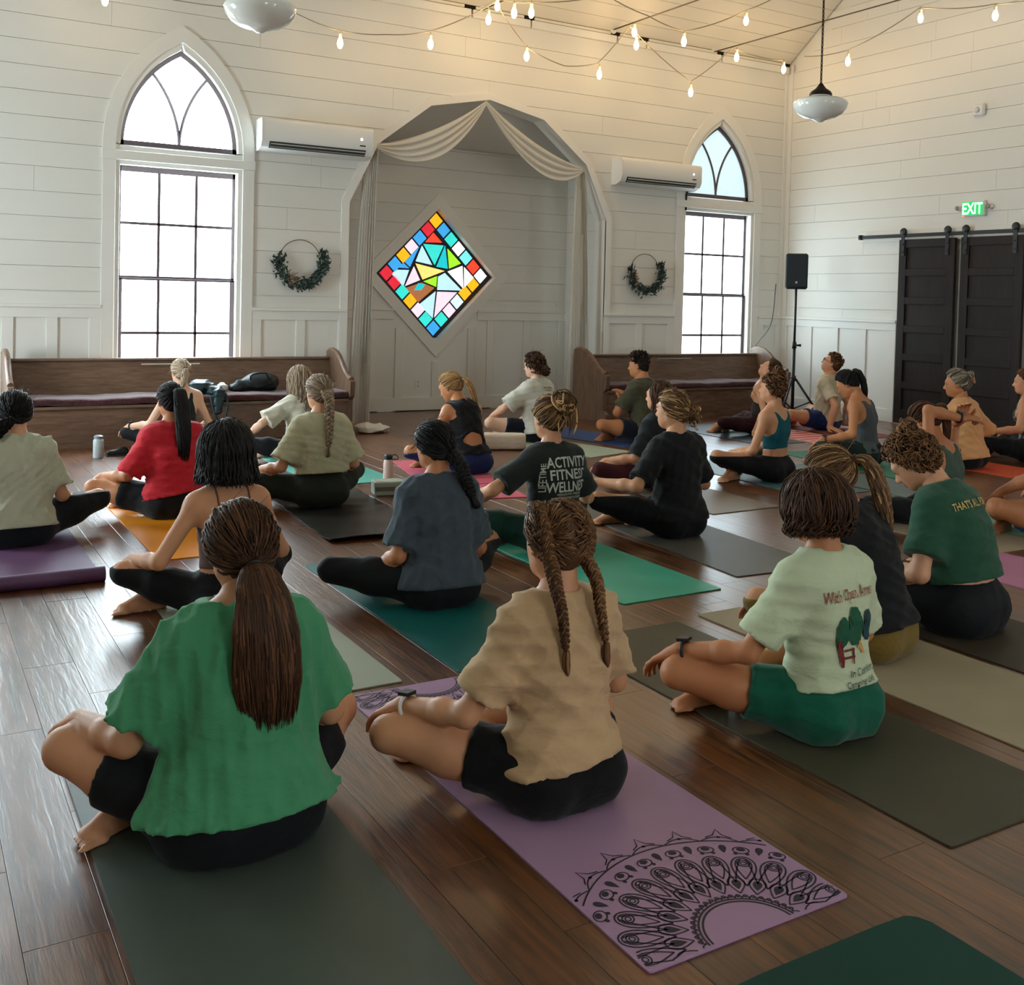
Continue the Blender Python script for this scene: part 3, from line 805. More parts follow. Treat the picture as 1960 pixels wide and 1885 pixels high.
def frame(fwd, up):
    f = nrm(fwd); r = nrm(np.cross(f, up)); u = np.cross(r, f); return np.stack([r, f, u], 1)      # columns: right, forward, up
def rotx(a): c, s = math.cos(a), math.sin(a); return np.array([[1, 0, 0], [0, c, -s], [0, s, c]])
def roty(a): c, s = math.cos(a), math.sin(a); return np.array([[c, 0, s], [0, 1, 0], [-s, 0, c]])
def rotz(a): c, s = math.cos(a), math.sin(a); return np.array([[c, -s, 0], [s, c, 0], [0, 0, 1]])
def ik(a, b, l1, l2, pole):
    a = np.array(a, float); b = np.array(b, float); d = b-a; L = np.linalg.norm(d)
    mx = (l1+l2)*.995
    if L > mx: b = a+d/L*mx; d = b-a; L = mx
    if L < abs(l1-l2)+.01: L = abs(l1-l2)+.01
    x = (l1*l1-l2*l2+L*L)/(2*L); y = math.sqrt(max(l1*l1-x*x, 0)); u = d/np.linalg.norm(d)
    p = np.array(pole, float); p = p-u*(p @ u); p = nrm(p)
    return a+u*x+p*y, b

def hand_prims(wrist, R, s, curl=.5, thumb=1., side=1, spread=.12):
    """R columns: right, forward (finger direction), up (back of hand). side=+1 thumb on -right side for a right hand palm down"""
    P = []; X, Y, Z = R[:, 0], R[:, 1], R[:, 2]
    P.append(seg(wrist, wrist+Y*.03*s, .025*s, .03*s, N=Z, ratio=1.35, k=.012))
    for i, o in enumerate((-.027, -.009, .009, .027)):
        P.append(seg(wrist+Y*.02*s+X*o*.6*s, wrist+Y*.08*s+X*o*s, .0165*s, .0125*s, k=.012))
    L = (.066, .075, .07, .054)
    for i, o in enumerate((-.03, -.0105, .0095, .029)):
        b = wrist+Y*.085*s+X*o*s; d = nrm(Y+X*o*spread*40*.4); ll = L[i]*s; c = curl*(.9+.12*i)
        p0 = b; ang = c*.45
        for j, fr in enumerate((.45, .32, .25)):
            dd = d*math.cos(ang)-Z*math.sin(ang); p1 = p0+dd*ll*fr
            P.append(seg(p0, p1, (.0098-.0011*j)*s, (.0092-.0012*j)*s, k=.004)); p0 = p1; ang += c*.75
    t0 = wrist+Y*.025*s-X*side*.026*s; t1 = t0+(Y*.6-X*side*.75-Z*.25)*.045*s*thumb; t2 = t1+(Y*.9-X*side*.25-Z*.35*curl)*.03*s; t3 = t2+(Y*.85+X*side*.1-Z*.5*curl)*.024*s
    P += [seg(t0, t1, .0155*s, .0125*s, k=.01), seg(t1, t2, .012*s, .0105*s, k=.004), seg(t2, t3, .0105*s, .0085*s, k=.004)]
    return P
def foot_prims(ankle, R, s):
    """R: right, forward (toes), up (instep)"""
    X, Y, Z = R[:, 0], R[:, 1], R[:, 2]; P = []
    heel = ankle-Y*.035*s-Z*.045*s; ball = ankle+Y*.115*s-Z*.05*s
    P += [seg(ankle, heel, .036*s, .031*s, k=.02), seg(heel, ball, .031*s, .027*s, k=.02), seg(ankle+Y*.01*s, ball+Z*.008*s, .034*s, .024*s, N=X, ratio=1.0, k=.025),
          seg(ball-X*.026*s, ball+X*.028*s, .022*s, .021*s, k=.015)]
    for i, o in enumerate((-.032, -.013, .003, .018, .031)):
        b = ball+X*o*s+Y*.012*s-Z*.004*s; l = (.05, .044, .04, .034, .028)[i]*s; r = (.0135, .0098, .0092, .0088, .0082)[i]*s
        P.append(seg(b, b+Y*l*.6+Z*.002, r, r*.95, k=.006)); P.append(seg(b+Y*l*.6, b+Y*l-Z*.005*s, r*.98, r*.85, k=.003))
    return P

PEOPLE = {}
HSC = .93
def person(pid, label, seat, face=0., S=1., g=1., gh=1., lean=6., slump=6., side=0., twist=0., head=(0, 0, 0), skin='light', male=False,
           kneeL=(-.37, .30, .155), kneeR=(.37, .30, .155), ankL=(.02, .30, .06), ankR=(-.05, .42, .055), toeL=None, toeR=None,
           handL=None, handR=None, poleL=None, poleR=None, hcurl=(.55, .55), palm=('down', 'down'), hdirL=None, hdirR=None,
           top=None, bottom=None, hair=None, vox=.011, bare_arms=True, z0=.006, shoes=None, watch=None, glasses=False, shw=1., torso=1., neckl=1., hipup=0.):
    """top: dict(kind,col,hem,sleeve,loose)   bottom: dict(kind, col, frac)   hair: dict(style, col, ...)"""
    base = np.array([seat[0], seat[1], z0]); Rz = rotz(math.radians(face))
    root = empty('person', base, label, 'person', 'people sitting on yoga mats')
    w = lambda p: base + Rz @ (np.array(p, float)*S)               # local (metres at S=1) -> world
    wd = lambda d: Rz @ np.array(d, float)
    # ---------------- spine
    a0 = math.radians(lean); a1 = math.radians(lean+slump); sd = math.radians(side)
    node = [np.array([0, -.005, .105+hipup])]; ang = [a0*.35]
    for L, a in ((.16*torso, a0*.55), (.125*torso, a0*.55+(a1-a0)*.5), (.11*torso, a0*.6+(a1-a0)*1.0), (.075, a0*.7+(a1-a0)*1.2)):
        q = node[-1]+L*np.array([math.sin(sd)*math.cos(a), math.sin(a), math.cos(a)*math.cos(sd)]); node.append(q); ang.append(a)
    pel, waist, rib, upc, nb = node                                   # local
    Rt = rotz(math.radians(twist)) @ roty(sd) @ rotx(-ang[3])
    tx, ty, tz = Rt[:, 0], Rt[:, 1], Rt[:, 2]
    hp, hy, ht = [math.radians(q) for q in head]                      # pitch down+, yaw left+, tilt right+
    Rh = rotz(hy) @ rotz(math.radians(twist)*.5) @ rotx(-(hp+ang[3]*.0)) @ roty(ht)
    nkdir = nrm(np.array([0, math.sin(ang[4]*.8+hp*.35), math.cos(ang[4]*.8+hp*.35)])+np.array([math.sin(sd+ht*.4), 0, 0]))
    piv = nb + nkdir*.06*neckl
    hx, hyv, hz = Rh[:, 0]*HSC, Rh[:, 1]*HSC, Rh[:, 2]*HSC; Sh = S*HSC
    Rw = Rz @ Rh
    C = piv + hz*.112 + hyv*.012                                       # cranium centre
    sh = {}; sw_ = (.150 if not male else .178)*shw
    for s in (-1, 1): sh[s] = upc + tx*s*(sw_-.012) + tz*.006 - ty*.005
    # ---------------- torso primitives (world)
    B = []; N_ = lambda a: wd([0, math.cos(a), -math.sin(a)])
    hw = (.148, .110, .120, .126) if not male else (.145, .128, .14, .148)
    rt = (1.38, 1.36, 1.42, 1.62)
    torso_p = [seg(w(pel), w(waist), hw[0]*g*gh*S, hw[1]*g*S, N_(ang[1]), rt[0], .05), seg(w(waist), w(rib), hw[1]*g*S, hw[2]*g*S, N_(ang[2]), rt[1], .05),
               seg(w(rib), w(upc-tz*.015), hw[2]*g*S, hw[3]*(.6+.4*g)*S*shw, N_(ang[3]), rt[2], .05)]
    sh_p = [seg(w(sh[-1]*.9+upc*.1), w(sh[1]*.9+upc*.1), .05*S, .05*S, None, 1, .05), seg(w(nb-tz*.028+tx*.022), w(sh[1]), .044*S, .04*S, None, 1, .05), seg(w(nb-tz*.028-tx*.022), w(sh[-1]), .044*S, .04*S, None, 1, .04),
            seg(w(upc-ty*.03+tx*.062-tz*.03), w(rib-ty*.042+tx*.052), .058*S, .055*g*S, None, 1, .05), seg(w(upc-ty*.03-tx*.062-tz*.03), w(rib-ty*.042-tx*.052), .058*S, .055*g*S, None, 1, .05)]
    if not male: sh_p += [ell(w(rib+tz*.03+ty*.07*g+tx*s*.058), np.array((.055, .05, .055))*S*g, Rz @ Rt, .04) for s in (-1, 1)]
    butt = [ell(w(pel+np.array([s*.075*gh, -.04, -.014])), np.array((.088*gh, .092, .09))*S*(.5+.5*g), None, .05) for s in (-1, 1)]
    neck_p = [seg(w(nb-tz*.03-ty*.01), w(piv+hz*.03-hyv*.015), (.056 if not male else .062)*S, (.05 if not male else .058)*S, None, 1, .025)]
    # ---------------- legs
    legs = {}; legp = {}
    for s, kn, an in ((-1, kneeL, ankL), (1, kneeR, ankR)):
        hip = w((s*.088*gh, .02, .1+hipup)); k_ = w(kn); a_ = w(an)
        legs[s] = (hip, k_, a_)
        mid = hip*.45+k_*.55
        t_r = .079*(.35+.65*g)*S
        kr = .049*(.5+.5*g)*S
        upv = np.array([0, 0, 1.]); cal = k_*.7+a_*.3-np.array([0, 0, .008])
        legp[s] = dict(thigh=[seg(hip, mid, t_r*1.1, t_r*.92, None, 1, .04), seg(mid, k_, t_r*.92, kr, None, 1, .03)],
                       shin=[seg(k_, cal, kr*.98, .047*(.5+.5*g)*S, None, 1, .025), seg(cal, a_, .047*(.5+.5*g)*S, .034*S, None, 1, .02)])
    # ---------------- arms
    arms = {}; armp = {}; handp = {}
    lu, lf = .275*S, .245*S
    dflt = {-1: np.array(kneeL)+np.array([.02, -.03, .075]), 1: np.array(kneeR)+np.array([-.02, -.03, .075])}
    for s, ht_, pole, pm, cu, hd in ((-1, handL, poleL, palm[0], hcurl[0], hdirL), (1, handR, poleR, palm[1], hcurl[1], hdirR)):
        tgt = w(dflt[s] if ht_ is None else ht_); shd = w(sh[s])
        pol = wd((s*.22, -.6, -.75) if pole is None else pole)
        el, wr = ik(shd, tgt, lu, lf, pol)
        arms[s] = (shd, el, wr)
        ga = (.55+.45*g)*S*(1.12 if male else 1)
        armp[s] = dict(up=[seg(shd, el, .043*ga, .034*ga, None, 1, .035)], low=[seg(el, el*.65+wr*.35, .034*ga, .036*ga, None, 1, .02), seg(el*.65+wr*.35, wr, .036*ga, .024*ga, None, 1, .02)])
        fwd = nrm(wr-el); upn = np.array([0, 0, 1.])
        if hd is not None: fwd = nrm(wd(hd))
        elif pm == 'down': fwd = nrm(fwd*.7+wd((s*-.0, .3, -.45)))
        if pm == 'up': R = frame(fwd, -upn); sidev = 1*s
        elif pm == 'back': R = frame(fwd, -wd((0, 1, 0))); sidev = s
        else: R = frame(fwd, upn); sidev = s
        handp[s] = hand_prims(wr+fwd*.008, R, S*(1.08 if male else 1.0), cu, 1., sidev)
    footp = {}
    for s, td in ((-1, toeL), (1, toeR)):
        hip, k_, a_ = legs[s]
        d = nrm(a_-k_) if td is None else nrm(wd(td))
        d = nrm(d*np.array([1, 1, .25])+np.array([0, 0, -.05]))
        footp[s] = foot_prims(a_, frame(d, nrm(np.array([0, 0, 1.])*.75-wd((s*.6, 0, 0))*(.8 if td is None else .2))), S*(1.1 if male else 1))
    # ---------------- body: trunk, limbs, head, hands and feet joined into one mesh
    allp = torso_p + sh_p + butt + neck_p
    for s in (-1, 1): allp += legp[s]['thigh']+legp[s]['shin']+armp[s]['up']+armp[s]['low']
    floor_cut = [(base+np.array([0, 0, .001]), (0, 0, -1))]
    parts = [sdf_mesh(allp, vox*1.15, planes=floor_cut)]
    hd = [ell(w(C+hz*.008-hyv*.008), np.array((.076, .097, .094))*Sh, Rw, .02), ell(w(C-hz*.05+hyv*.035), np.array((.058, .062, .072))*Sh, Rw, .035),
          ell(w(C-hz*.095+hyv*.06), np.array((.03, .03, .024))*Sh, Rw, .03), seg(w(C-hz*.07+hx*.045-hyv*.0), w(C-hz*.098+hyv*.055), .022*Sh, .02*Sh, None, 1, .03), seg(w(C-hz*.07-hx*.045), w(C-hz*.098+hyv*.055), .022*Sh, .02*Sh, None, 1, .03),
          seg(w(C-hz*.01+hyv*.085), w(C-hz*.043+hyv*.108), .009*Sh, .0135*Sh, None, 1, .014), ell(w(C-hz*.047+hyv*.098), np.array((.018, .012, .009))*Sh, Rw, .01),
          seg(w(C+hz*.012+hyv*.083-hx*.035), w(C+hz*.012+hyv*.083+hx*.035), .012*Sh, .012*Sh, None, 1, .02)]
    for s in (-1, 1):
        hd += [ell(w(C-hz*.004+hyv*.091+hx*s*.032), np.array((.016, .012, .011))*Sh, Rw, .012, op='s'), ell(w(C-hz*.006+hyv*.083+hx*s*.032), np.array((.0135, .0125, .0125))*Sh, Rw, .004),
               ell(w(C-hz*.018-hyv*.005+hx*s*.079), np.array((.008, .019, .031))*Sh, Rw @ rotz(-s*.35), .008), ell(w(C-hz*.016+hyv*.002+hx*s*.088), np.array((.006, .009, .016))*Sh, Rw, .006, op='s')]
    hd += [ell(w(C-hz*.074+hyv*.092), np.array((.024, .011, .0065))*Sh, Rw, .007), ell(w(C-hz*.083+hyv*.09), np.array((.02, .012, .007))*Sh, Rw, .007),
           ell(w(C-hz*.0785+hyv*.104), np.array((.026, .008, .002))*Sh, Rw, .003, op='s')]
    hd += [seg(w(piv-hz*.03-hyv*.01), w(piv+hz*.03-hyv*.015), (.05 if not male else .058)*S, .05*S, None, 1, .03)]
    hv = min(.0065, vox*.62)
    parts.append(sdf_mesh(hd, hv))
    fv = max(.0038, vox*.42)
    for s in (-1, 1):
        parts.append(sdf_mesh(handp[s]+[armp[s]['low'][1]], fv)); 
        if shoes is None: parts.append(sdf_mesh(footp[s]+[legp[s]['shin'][1]], fv*1.15, planes=floor_cut))
    V = []; Fq = []; n = 0
    for v_, f_ in parts: V.append(v_); Fq.append(f_+n); n += len(v_)
    me = mesh_np('body', np.concatenate(V)-base, np.concatenate(Fq), [SK[skin], M_EYE, M_LIP], True)
    # eyes and lips: material by place
    co = np.concatenate(V); pc = np.zeros(len(me.polygons)*3, np.float32); me.polygons.foreach_get('center', pc); pc = pc.reshape(-1, 3)+base
    mi = np.zeros(len(me.polygons), np.int32)
    for s in (-1, 1): mi[np.linalg.norm(pc-w(C-hz*.006+hyv*.093+hx*s*.032), axis=1) < .0085*S] = 1
    dl = (pc-w(C-hz*.078+hyv*.1)) @ Rw; mi[(np.abs(dl[:, 0]) < .022*S) & (np.abs(dl[:, 1]) < .02*S) & (np.abs(dl[:, 2]) < .011*S)] = 2
    me.polygons.foreach_set('material_index', mi)
    link('body', me, root)
    info = dict(root=root, w=w, wd=wd, C=C, Rh=Rh, Rw=Rw, S=S, nodes=node, sh=sh, arms=arms, legs=legs, Rt=Rt, ang=ang, torso_p=torso_p, base=base, Rz=Rz, piv=piv, nb=nb, vox=vox)
    PEOPLE[pid] = info
    # ---------------- top
    if top:
        k = top['kind']; lo_ = top.get('loose', .014)*S; P = []
        upn = wd(tz)
        if k in ('tee', 'crop_tee', 'sleeveless'):
            P += [grow(p, lo_) for p in torso_p] + [grow(p, lo_*.55+.003) for p in sh_p]
            hem = top.get('hem', .0)                                    # height of the hem along the spine, 0 = pelvis node
            if hem < .12: P += [grow(seg(w(pel+np.array([0, -.015, -.02])), w(waist), hw[0]*g*gh*S*1.02, hw[1]*g*S*1.02, N_(ang[1]), 1.22, .06), lo_*1.3)]
            if hem < .12: P += [grow(b_, lo_*.9) for b_ in butt]
            fr = top.get('sleeve', .6)
            if k != 'sleeveless':
                for s in (-1, 1):
                    shd, el, wr = arms[s]; d = el-shd; u = nrm(d)
                    fl = top.get('flare', .02)
                    if fr <= 1:
                        e = shd+d*fr; P.append(seg(shd+wd(-tx)*s*.01, e+u*.03, .05*(.5+.5*g)*S+lo_*.6, .038*(.5+.5*g)*S+lo_+fl*.8, None, 1, .045, cut=((e, u),)))
                    else:
                        P.append(seg(shd, el, .05*S+lo_*.6, .04*S+lo_*.8, None, 1, .045)); e = el+(wr-el)*min(1, fr-1); u2 = nrm(wr-el); P.append(seg(el, e+u2*.03, .04*S+lo_*.8, .032*S+lo_, None, 1, .03, cut=((e, u2),)))
            hpnt = pel + (waist-pel)/np.linalg.norm(waist-pel)*hem
            hn = nrm(wd([math.sin(math.radians(top.get('hemtilt', 0))), -math.sin(ang[1])-.12, -math.cos(ang[1])]))
            # neckline
            cuts = [(w(hpnt), hn), (w(nb+tz*.03), wd(tz))] + floor_cut
            nw_, nd_ = top.get('nw', .062), top.get('nd', .038)
            P.append(ell(w(nb+tz*.045+ty*.004), np.array((nw_, .075, nd_+.03))*S, Rz @ Rt, .01, op='s'))
            if k == 'sleeveless':
                for s in (-1, 1): P.append(ell(w(sh[s]+tx*s*.03-tz*.02), np.array((.045, .13, .085))*S, Rz @ Rt, .02, op='s'))
            if top.get('back_hole'):
                P.append(ell(w(pel*.25+waist*.75-ty*.13), np.array((.13, .11, .055))*S, Rz @ Rt, .012, op='s'))
            am = top.get('amp', .006)*1.15
            dz = waves(hash(pid) % 1000 if False else sum(map(ord, pid)), am, (.05, .075, .11, .16, .07), top.get('stretch', (1, 1, 1.3)))
            v_, f_ = sdf_mesh(P, vox*.92, disp=dz, planes=cuts)
        elif k in ('tank', 'cami', 'bra'):
            lo_ = top.get('loose', .005)*S
            P += [grow(p, lo_) for p in torso_p] + [grow(p, lo_) for p in sh_p]
            hem = top.get('hem', .0); tp = top.get('top', .42)          # body height where the back panel ends
            if hem < .08: P += [grow(b_, lo_) for b_ in butt]
            hpnt = pel + (waist-pel)/np.linalg.norm(waist-pel)*hem
            hn = nrm(wd([0, -math.sin(ang[1])-.1, -math.cos(ang[1])]))
            cuts = [(w(hpnt), hn)]+floor_cut
            if k == 'tank':
                for s in (-1, 1): P.append(ell(w(sh[s]+tx*s*top.get('arm', .012)-tz*.03), np.array((.075, .14, .13))*S, Rz @ Rt, .012, op='s'))
                P.append(ell(w(nb-tz*.005), np.array((top.get('nw', .075), .14, top.get('nd', .09)))*S, Rz @ Rt, .012, op='s'))
                cuts.append((w(nb-tz*.03), wd(tz)))
            else:
                cuts.append((w(upc-tz*top.get('drop', .09)), nrm(wd(tz-ty*.25))))
            dz = waves(sum(map(ord, pid)), .0022, (.05, .08, .12))
            v_, f_ = sdf_mesh(P, vox*.85, disp=dz, planes=cuts)
            if k in ('cami', 'bra'):
                body_bvh = BVHTree.FromPolygons([tuple(p) for p in V[0]], [tuple(q) for q in Fq[0].tolist()])
                for s in (-1, 1):
                    st = MB(); pts = []
                    for t in np.linspace(0, 1, 16):
                        a_ = math.pi*(t*1.0)
                        loc = upc + tx*s*.07 + tz*(-.11+.20*math.sin(a_)) - ty*(.12*math.cos(a_))
                        q = body_bvh.find_nearest(Vector(w(loc)))
                        pts.append(np.array(q[0])+np.array(q[1])*.003)
                    st.tube(pts, top.get('strap', .0045), 5).build('strap', top['col'], root)
        o = link(top.get('name', 'shirt'), mesh_np('top', v_-base, f_, top['col'], True), root)
        info['shirt'] = (v_, f_); info['shirt_obj'] = o
    # ---------------- bottom
    if bottom:
        fr = bottom.get('frac', 1.); lo_ = bottom.get('loose', .007)*S; P = []
        P += [grow(p, lo_) for p in butt] + [grow(torso_p[0], lo_*.8)]
        for s in (-1, 1):
            hip, k_, a_ = legs[s]
            if fr < 1:
                e = hip+(k_-hip)*fr; u = nrm(k_-hip)
                P += [dict(grow(p, lo_), cut=((e, u),)) for p in legp[s]['thigh']]
            else:
                P += [grow(p, lo_) for p in legp[s]['thigh']]
                e = k_+(a_-k_)*min(1, fr-1+.0) if fr < 2 else a_; u = nrm(a_-k_)
                P += [dict(grow(p, lo_*.9), cut=((e, u),)) for p in legp[s]['shin']]
        wz = bottom.get('waist', .13); hpnt = pel + (waist-pel)/np.linalg.norm(waist-pel)*wz
        cuts = [(w(hpnt), nrm(wd([0, math.sin(ang[1])*1.0+bottom.get('wtilt', 0), math.cos(ang[1])])))] + [(base+np.array([0, 0, .0005]), (0, 0, -1))]
        v_, f_ = sdf_mesh(P, vox, disp=waves(sum(map(ord, pid))+5, bottom.get('amp', .003), (.06, .09, .14)), planes=cuts)
        link(bottom.get('name', 'leggings'), mesh_np('bottom', v_-base, f_, bottom['col'], True), root)
    # ---------------- accessories
    if watch:
        s = -1 if watch[0] == 'L' else 1; shd, el, wr = arms[s]; u = nrm(wr-el); c = wr-u*.022*S
        R = frame(u, (0, 0, 1.)); q = MB()
        q.tube([c+R[:, 0]*math.cos(t)*.033*S+R[:, 2]*math.sin(t)*.031*S for t in np.linspace(0, 2*math.pi, 20)[:-1]], .006*S, 6, closed=True)
        wo = q.build('watch_strap', watch[1], root, True)
        fc = c+R[:, 2]*.036*S; q = MB(); A = [fc+R[:, 0]*a*.018*S+R[:, 1]*b*.02*S-R[:, 2]*.004 for a, b in ((-1, -1), (1, -1), (1, 1), (-1, 1))]
        q.prism(A, R[:, 2]*.01*S); q.build('watch_face', M_BLACKMETAL, wo)
    if glasses:
        q = MB()
        for s in (-1, 1):
            q.tube([w(C-hz*.004+hyv*.104+hx*(s*.034)+hx*math.cos(t)*.024+hz*math.sin(t)*.019) for t in np.linspace(0, 6.283, 14)[:-1]], .003, 5, closed=True)
            q.prism([w(C-hz*.004+hyv*.104+hx*(s*.034)+hx*math.cos(t)*.022+hz*math.sin(t)*.018) for t in np.linspace(0, 6.283, 14)[:-1]], wd(hyv)*.002)
            q.tube([w(C+hyv*.104+hx*s*.058), w(C+hx*s*.082+hyv*.05), w(C-hz*.004-hyv*.005+hx*s*.084)], .0025, 5)
        q.tube([w(C+hyv*.106-hx*.012), w(C+hyv*.106+hx*.012)], .0025, 5)
        q.build('sunglasses', M_BLACKMETAL, root)
    if hair: do_hair(info, hair, root, pid)
    return info

def bez(P, n):
    """smooth curve through points (Catmull-Rom)"""
    P = [np.array(p, float) for p in P]; P = [2*P[0]-P[1]]+P+[2*P[-1]-P[-2]]; out = []
    segs = len(P)-3
    for t in np.linspace(0, segs-1e-6, n):
        i = int(t); u = t-i; a, b, c, d = P[i:i+4]
        out.append(.5*((2*b)+(-a+c)*u+(2*a-5*b+4*c-d)*u*u+(-a+3*b-3*c+d)*u**3))
    return np.array(out)

def do_hair(I, H, root, pid):
    S = I['S']; C, w, Rh = I['C'], I['w'], I['Rh']; rs = np.random.RandomState(sum(map(ord, pid))*7+1)
    rad = np.array((.076, .097, .095))*HSC; cc = C + Rh[:, 2]*.008*HSC - Rh[:, 1]*.008*HSC
    T = Strands(); style = H['style']; near = I['vox'] < .0105; dens = 1.5 if near else .85
    sr = (.0024 if near else .0036)*S
    def sw(dirs, off=.008):
        """head-frame directions (...,3) -> world points on the scalp (offset off)"""
        d = np.asarray(dirs, float); k = 1/np.sqrt(((d/rad)**2).sum(-1)); p = d*(k+off/np.linalg.norm(d, axis=-1))[..., None]
        loc = cc + p @ Rh.T
        return I['base'] + (loc*S) @ I['Rz'].T
    hw_ = lambda x, y, z: w(cc + Rh @ np.array([x, y, z]))                # head-frame metres -> world
    # cap beneath the strands
    vol = H.get('vol', .007)
    Rw = I['Rw']
    fp = w(cc+Rh @ np.array([0, .042, .03])); fn = Rw @ nrm([0, .80, -.60])
    fn2 = Rw @ nrm([0, .95, .1]); fp2 = w(cc+Rh @ np.array([0, .058, 0]))
    low = w(cc+Rh @ np.array([0, -.045, -.088])); ln = Rw @ nrm([0, .75, -.8])
    cap = [ell(w(cc), (rad+min(vol, .005))*S, Rw, .01), ell(w(cc+Rh @ np.array([0, -.035, -.045])), np.array((.05, .05, .055))*S, Rw, .03)]
    v_, f_ = sdf_mesh(cap, .009, planes=[(fp, fn), (low, ln)])
    T.raw(v_, f_, .22)
    # hairline loop in head directions
    loop = np.array([(0, .80, .62), (.42, .72, .56), (.78, .48, .34), (.9, .30, -.05), (.93, .02, -.12), (.93, -.22, -.42), (.70, -.52, -.80), (.3, -.66, -.95), (0, -.68, -.97)], float)
    loop = np.concatenate([loop, (loop*np.array([-1, 1, 1]))[::-1][1:-1]])
    def hairline(t):
        x = (np.asarray(t) % 1)*len(loop); i = np.floor(x).astype(int); u = (x-i)[:, None]
        return loop[i % len(loop)]*(1-u)+loop[(i+1) % len(loop)]*u
    def pulled(tie, n, lift=.006, npt=9, noise=.003, frm=None, sel=None):
        """strands combed from the hairline to the tie direction"""
        t = rs.rand(n); d0 = hairline(t)
        if sel is not None: d0 = d0[sel(d0)]; n = len(d0)
        d0 = d0/np.linalg.norm(d0, axis=1)[:, None]; d1 = nrm(tie)[None, :]+rs.normal(size=(n, 3))*.06
        u = np.linspace(0, 1, npt)[None, :, None]
        D_ = d0[:, None, :]*(1-u)+d1[:, None, :]*u
        midup = np.sin(np.pi*u)*.12*np.array([0, 0, 1.])
        D_ = D_/np.linalg.norm(D_, axis=2)[..., None]
        off = vol+lift*np.sin(np.pi*u[..., 0])+rs.rand(n, 1)*.004
        P = np.stack([sw(D_[i], 0) for i in range(0)]) if False else None
        k = 1/np.sqrt(((D_/rad)**2).sum(-1)); p = D_*(k+off)[..., None]
        p = p + rs.normal(size=(n, 1, 3))*noise*np.sin(np.pi*u)
        Wp = I['base'] + ((cc + p @ Rh.T)*S) @ I['Rz'].T
        T.tubes(Wp, sr, np.clip(rs.normal(H.get('sh', .5), .22, n), .05, 1))
    def cover(tie, n, sel=None, frac=(.3, .75), noise=.004, npt=8):
        """strands lying all over the scalp, combed towards the tie"""
        d0 = rs.normal(size=(n, 3)); d0 /= np.linalg.norm(d0, axis=1)[:, None]
        ok = (d0[:, 1]*.8-d0[:, 2]*.6 < .30) & (d0[:, 2]*.8-d0[:, 1]*.75 > -.42) if True else None
        if sel is not None: ok &= sel(d0)
        d0 = d0[ok]; n = len(d0); f = rs.uniform(*frac, n)[:, None, None]; u = np.linspace(0, 1, npt)[None, :, None]*f
        D_ = d0[:, None]*(1-u)+nrm(tie)[None, None]*u+1e-4; D_ /= np.linalg.norm(D_, axis=2)[..., None]
        off = vol+.001+rs.rand(n, 1)*.005; k = 1/np.sqrt(((D_/rad)**2).sum(-1)); p = D_*(k+off)[..., None]+rs.normal(size=(n, 1, 3))*noise*np.sin(np.pi*np.linspace(0, 1, npt))[None, :, None]
        T.tubes(I['base']+((cc+p @ Rh.T)*S) @ I['Rz'].T, sr*1.1, np.clip(rs.normal(H.get('sh', .5), .22, n), .05, 1))
    def bundle(guide, width, n, shade=None, npt=18, wav=0., flat=1., ends=.06, core=True, rr=None, endvar=.12, lag=1.):
        """a lock: strands following the world guide curve; width: list of radii along it"""
        G = bez(guide, npt); Tt = np.gradient(G, axis=0); Tt /= np.linalg.norm(Tt, axis=1)[:, None]
        ref = I['Rw'][:, 0]; A = ref[None, :]-Tt*(Tt @ ref)[:, None]; A /= np.linalg.norm(A, axis=1)[:, None]+1e-9; Bn = np.cross(Tt, A)
        wd_ = np.interp(np.linspace(0, 1, npt), np.linspace(0, 1, len(width)), width)*S
        a = rs.rand(n)*2*np.pi; r = np.sqrt(rs.rand(n))
        if core: r[:n//2] = .8+.2*rs.rand(n//2)
        ox, oy = r*np.cos(a), r*np.sin(a)*flat
        tt = np.linspace(0, 1, npt)
        # individual length
        Lf = 1-rs.rand(n)*endvar
        P = np.empty((n, npt, 3))
        for j in range(3):
            gi = np.stack([np.interp(tt*l, tt, G[:, j]) for l in Lf]); ai = np.stack([np.interp(tt*l, tt, A[:, j]*wd_) for l in Lf]); bi = np.stack([np.interp(tt*l, tt, Bn[:, j]*wd_) for l in Lf])
            P[:, :, j] = gi+ai*ox[:, None]+bi*oy[:, None]
        if wav:
            ph = rs.rand(n, 1)*6.28*.35+a[:, None]*.5; fr = H.get('freq', 4.)*(1+.15*rs.rand(n, 1))
            P += (wav*np.sin(fr*6.28*tt[None, :]+ph)*np.minimum(1, tt*3)[None, :])[..., None]*A[None]*S + (wav*.7*np.cos(fr*6.28*tt[None, :]+ph)*np.minimum(1, tt*3)[None, :])[..., None]*Bn[None]*S
        shd = np.clip(rs.normal(H.get('sh', .5), .24, n), .03, 1) if shade is None else np.clip(rs.normal(shade, .15, n), .03, 1)
        T.tubes(P, (rr or sr*1.5), shd)
        if core: T.tubes(G[None], (wd_*.72*min(1, flat*1.1))[None], np.array([.15]), k=8)
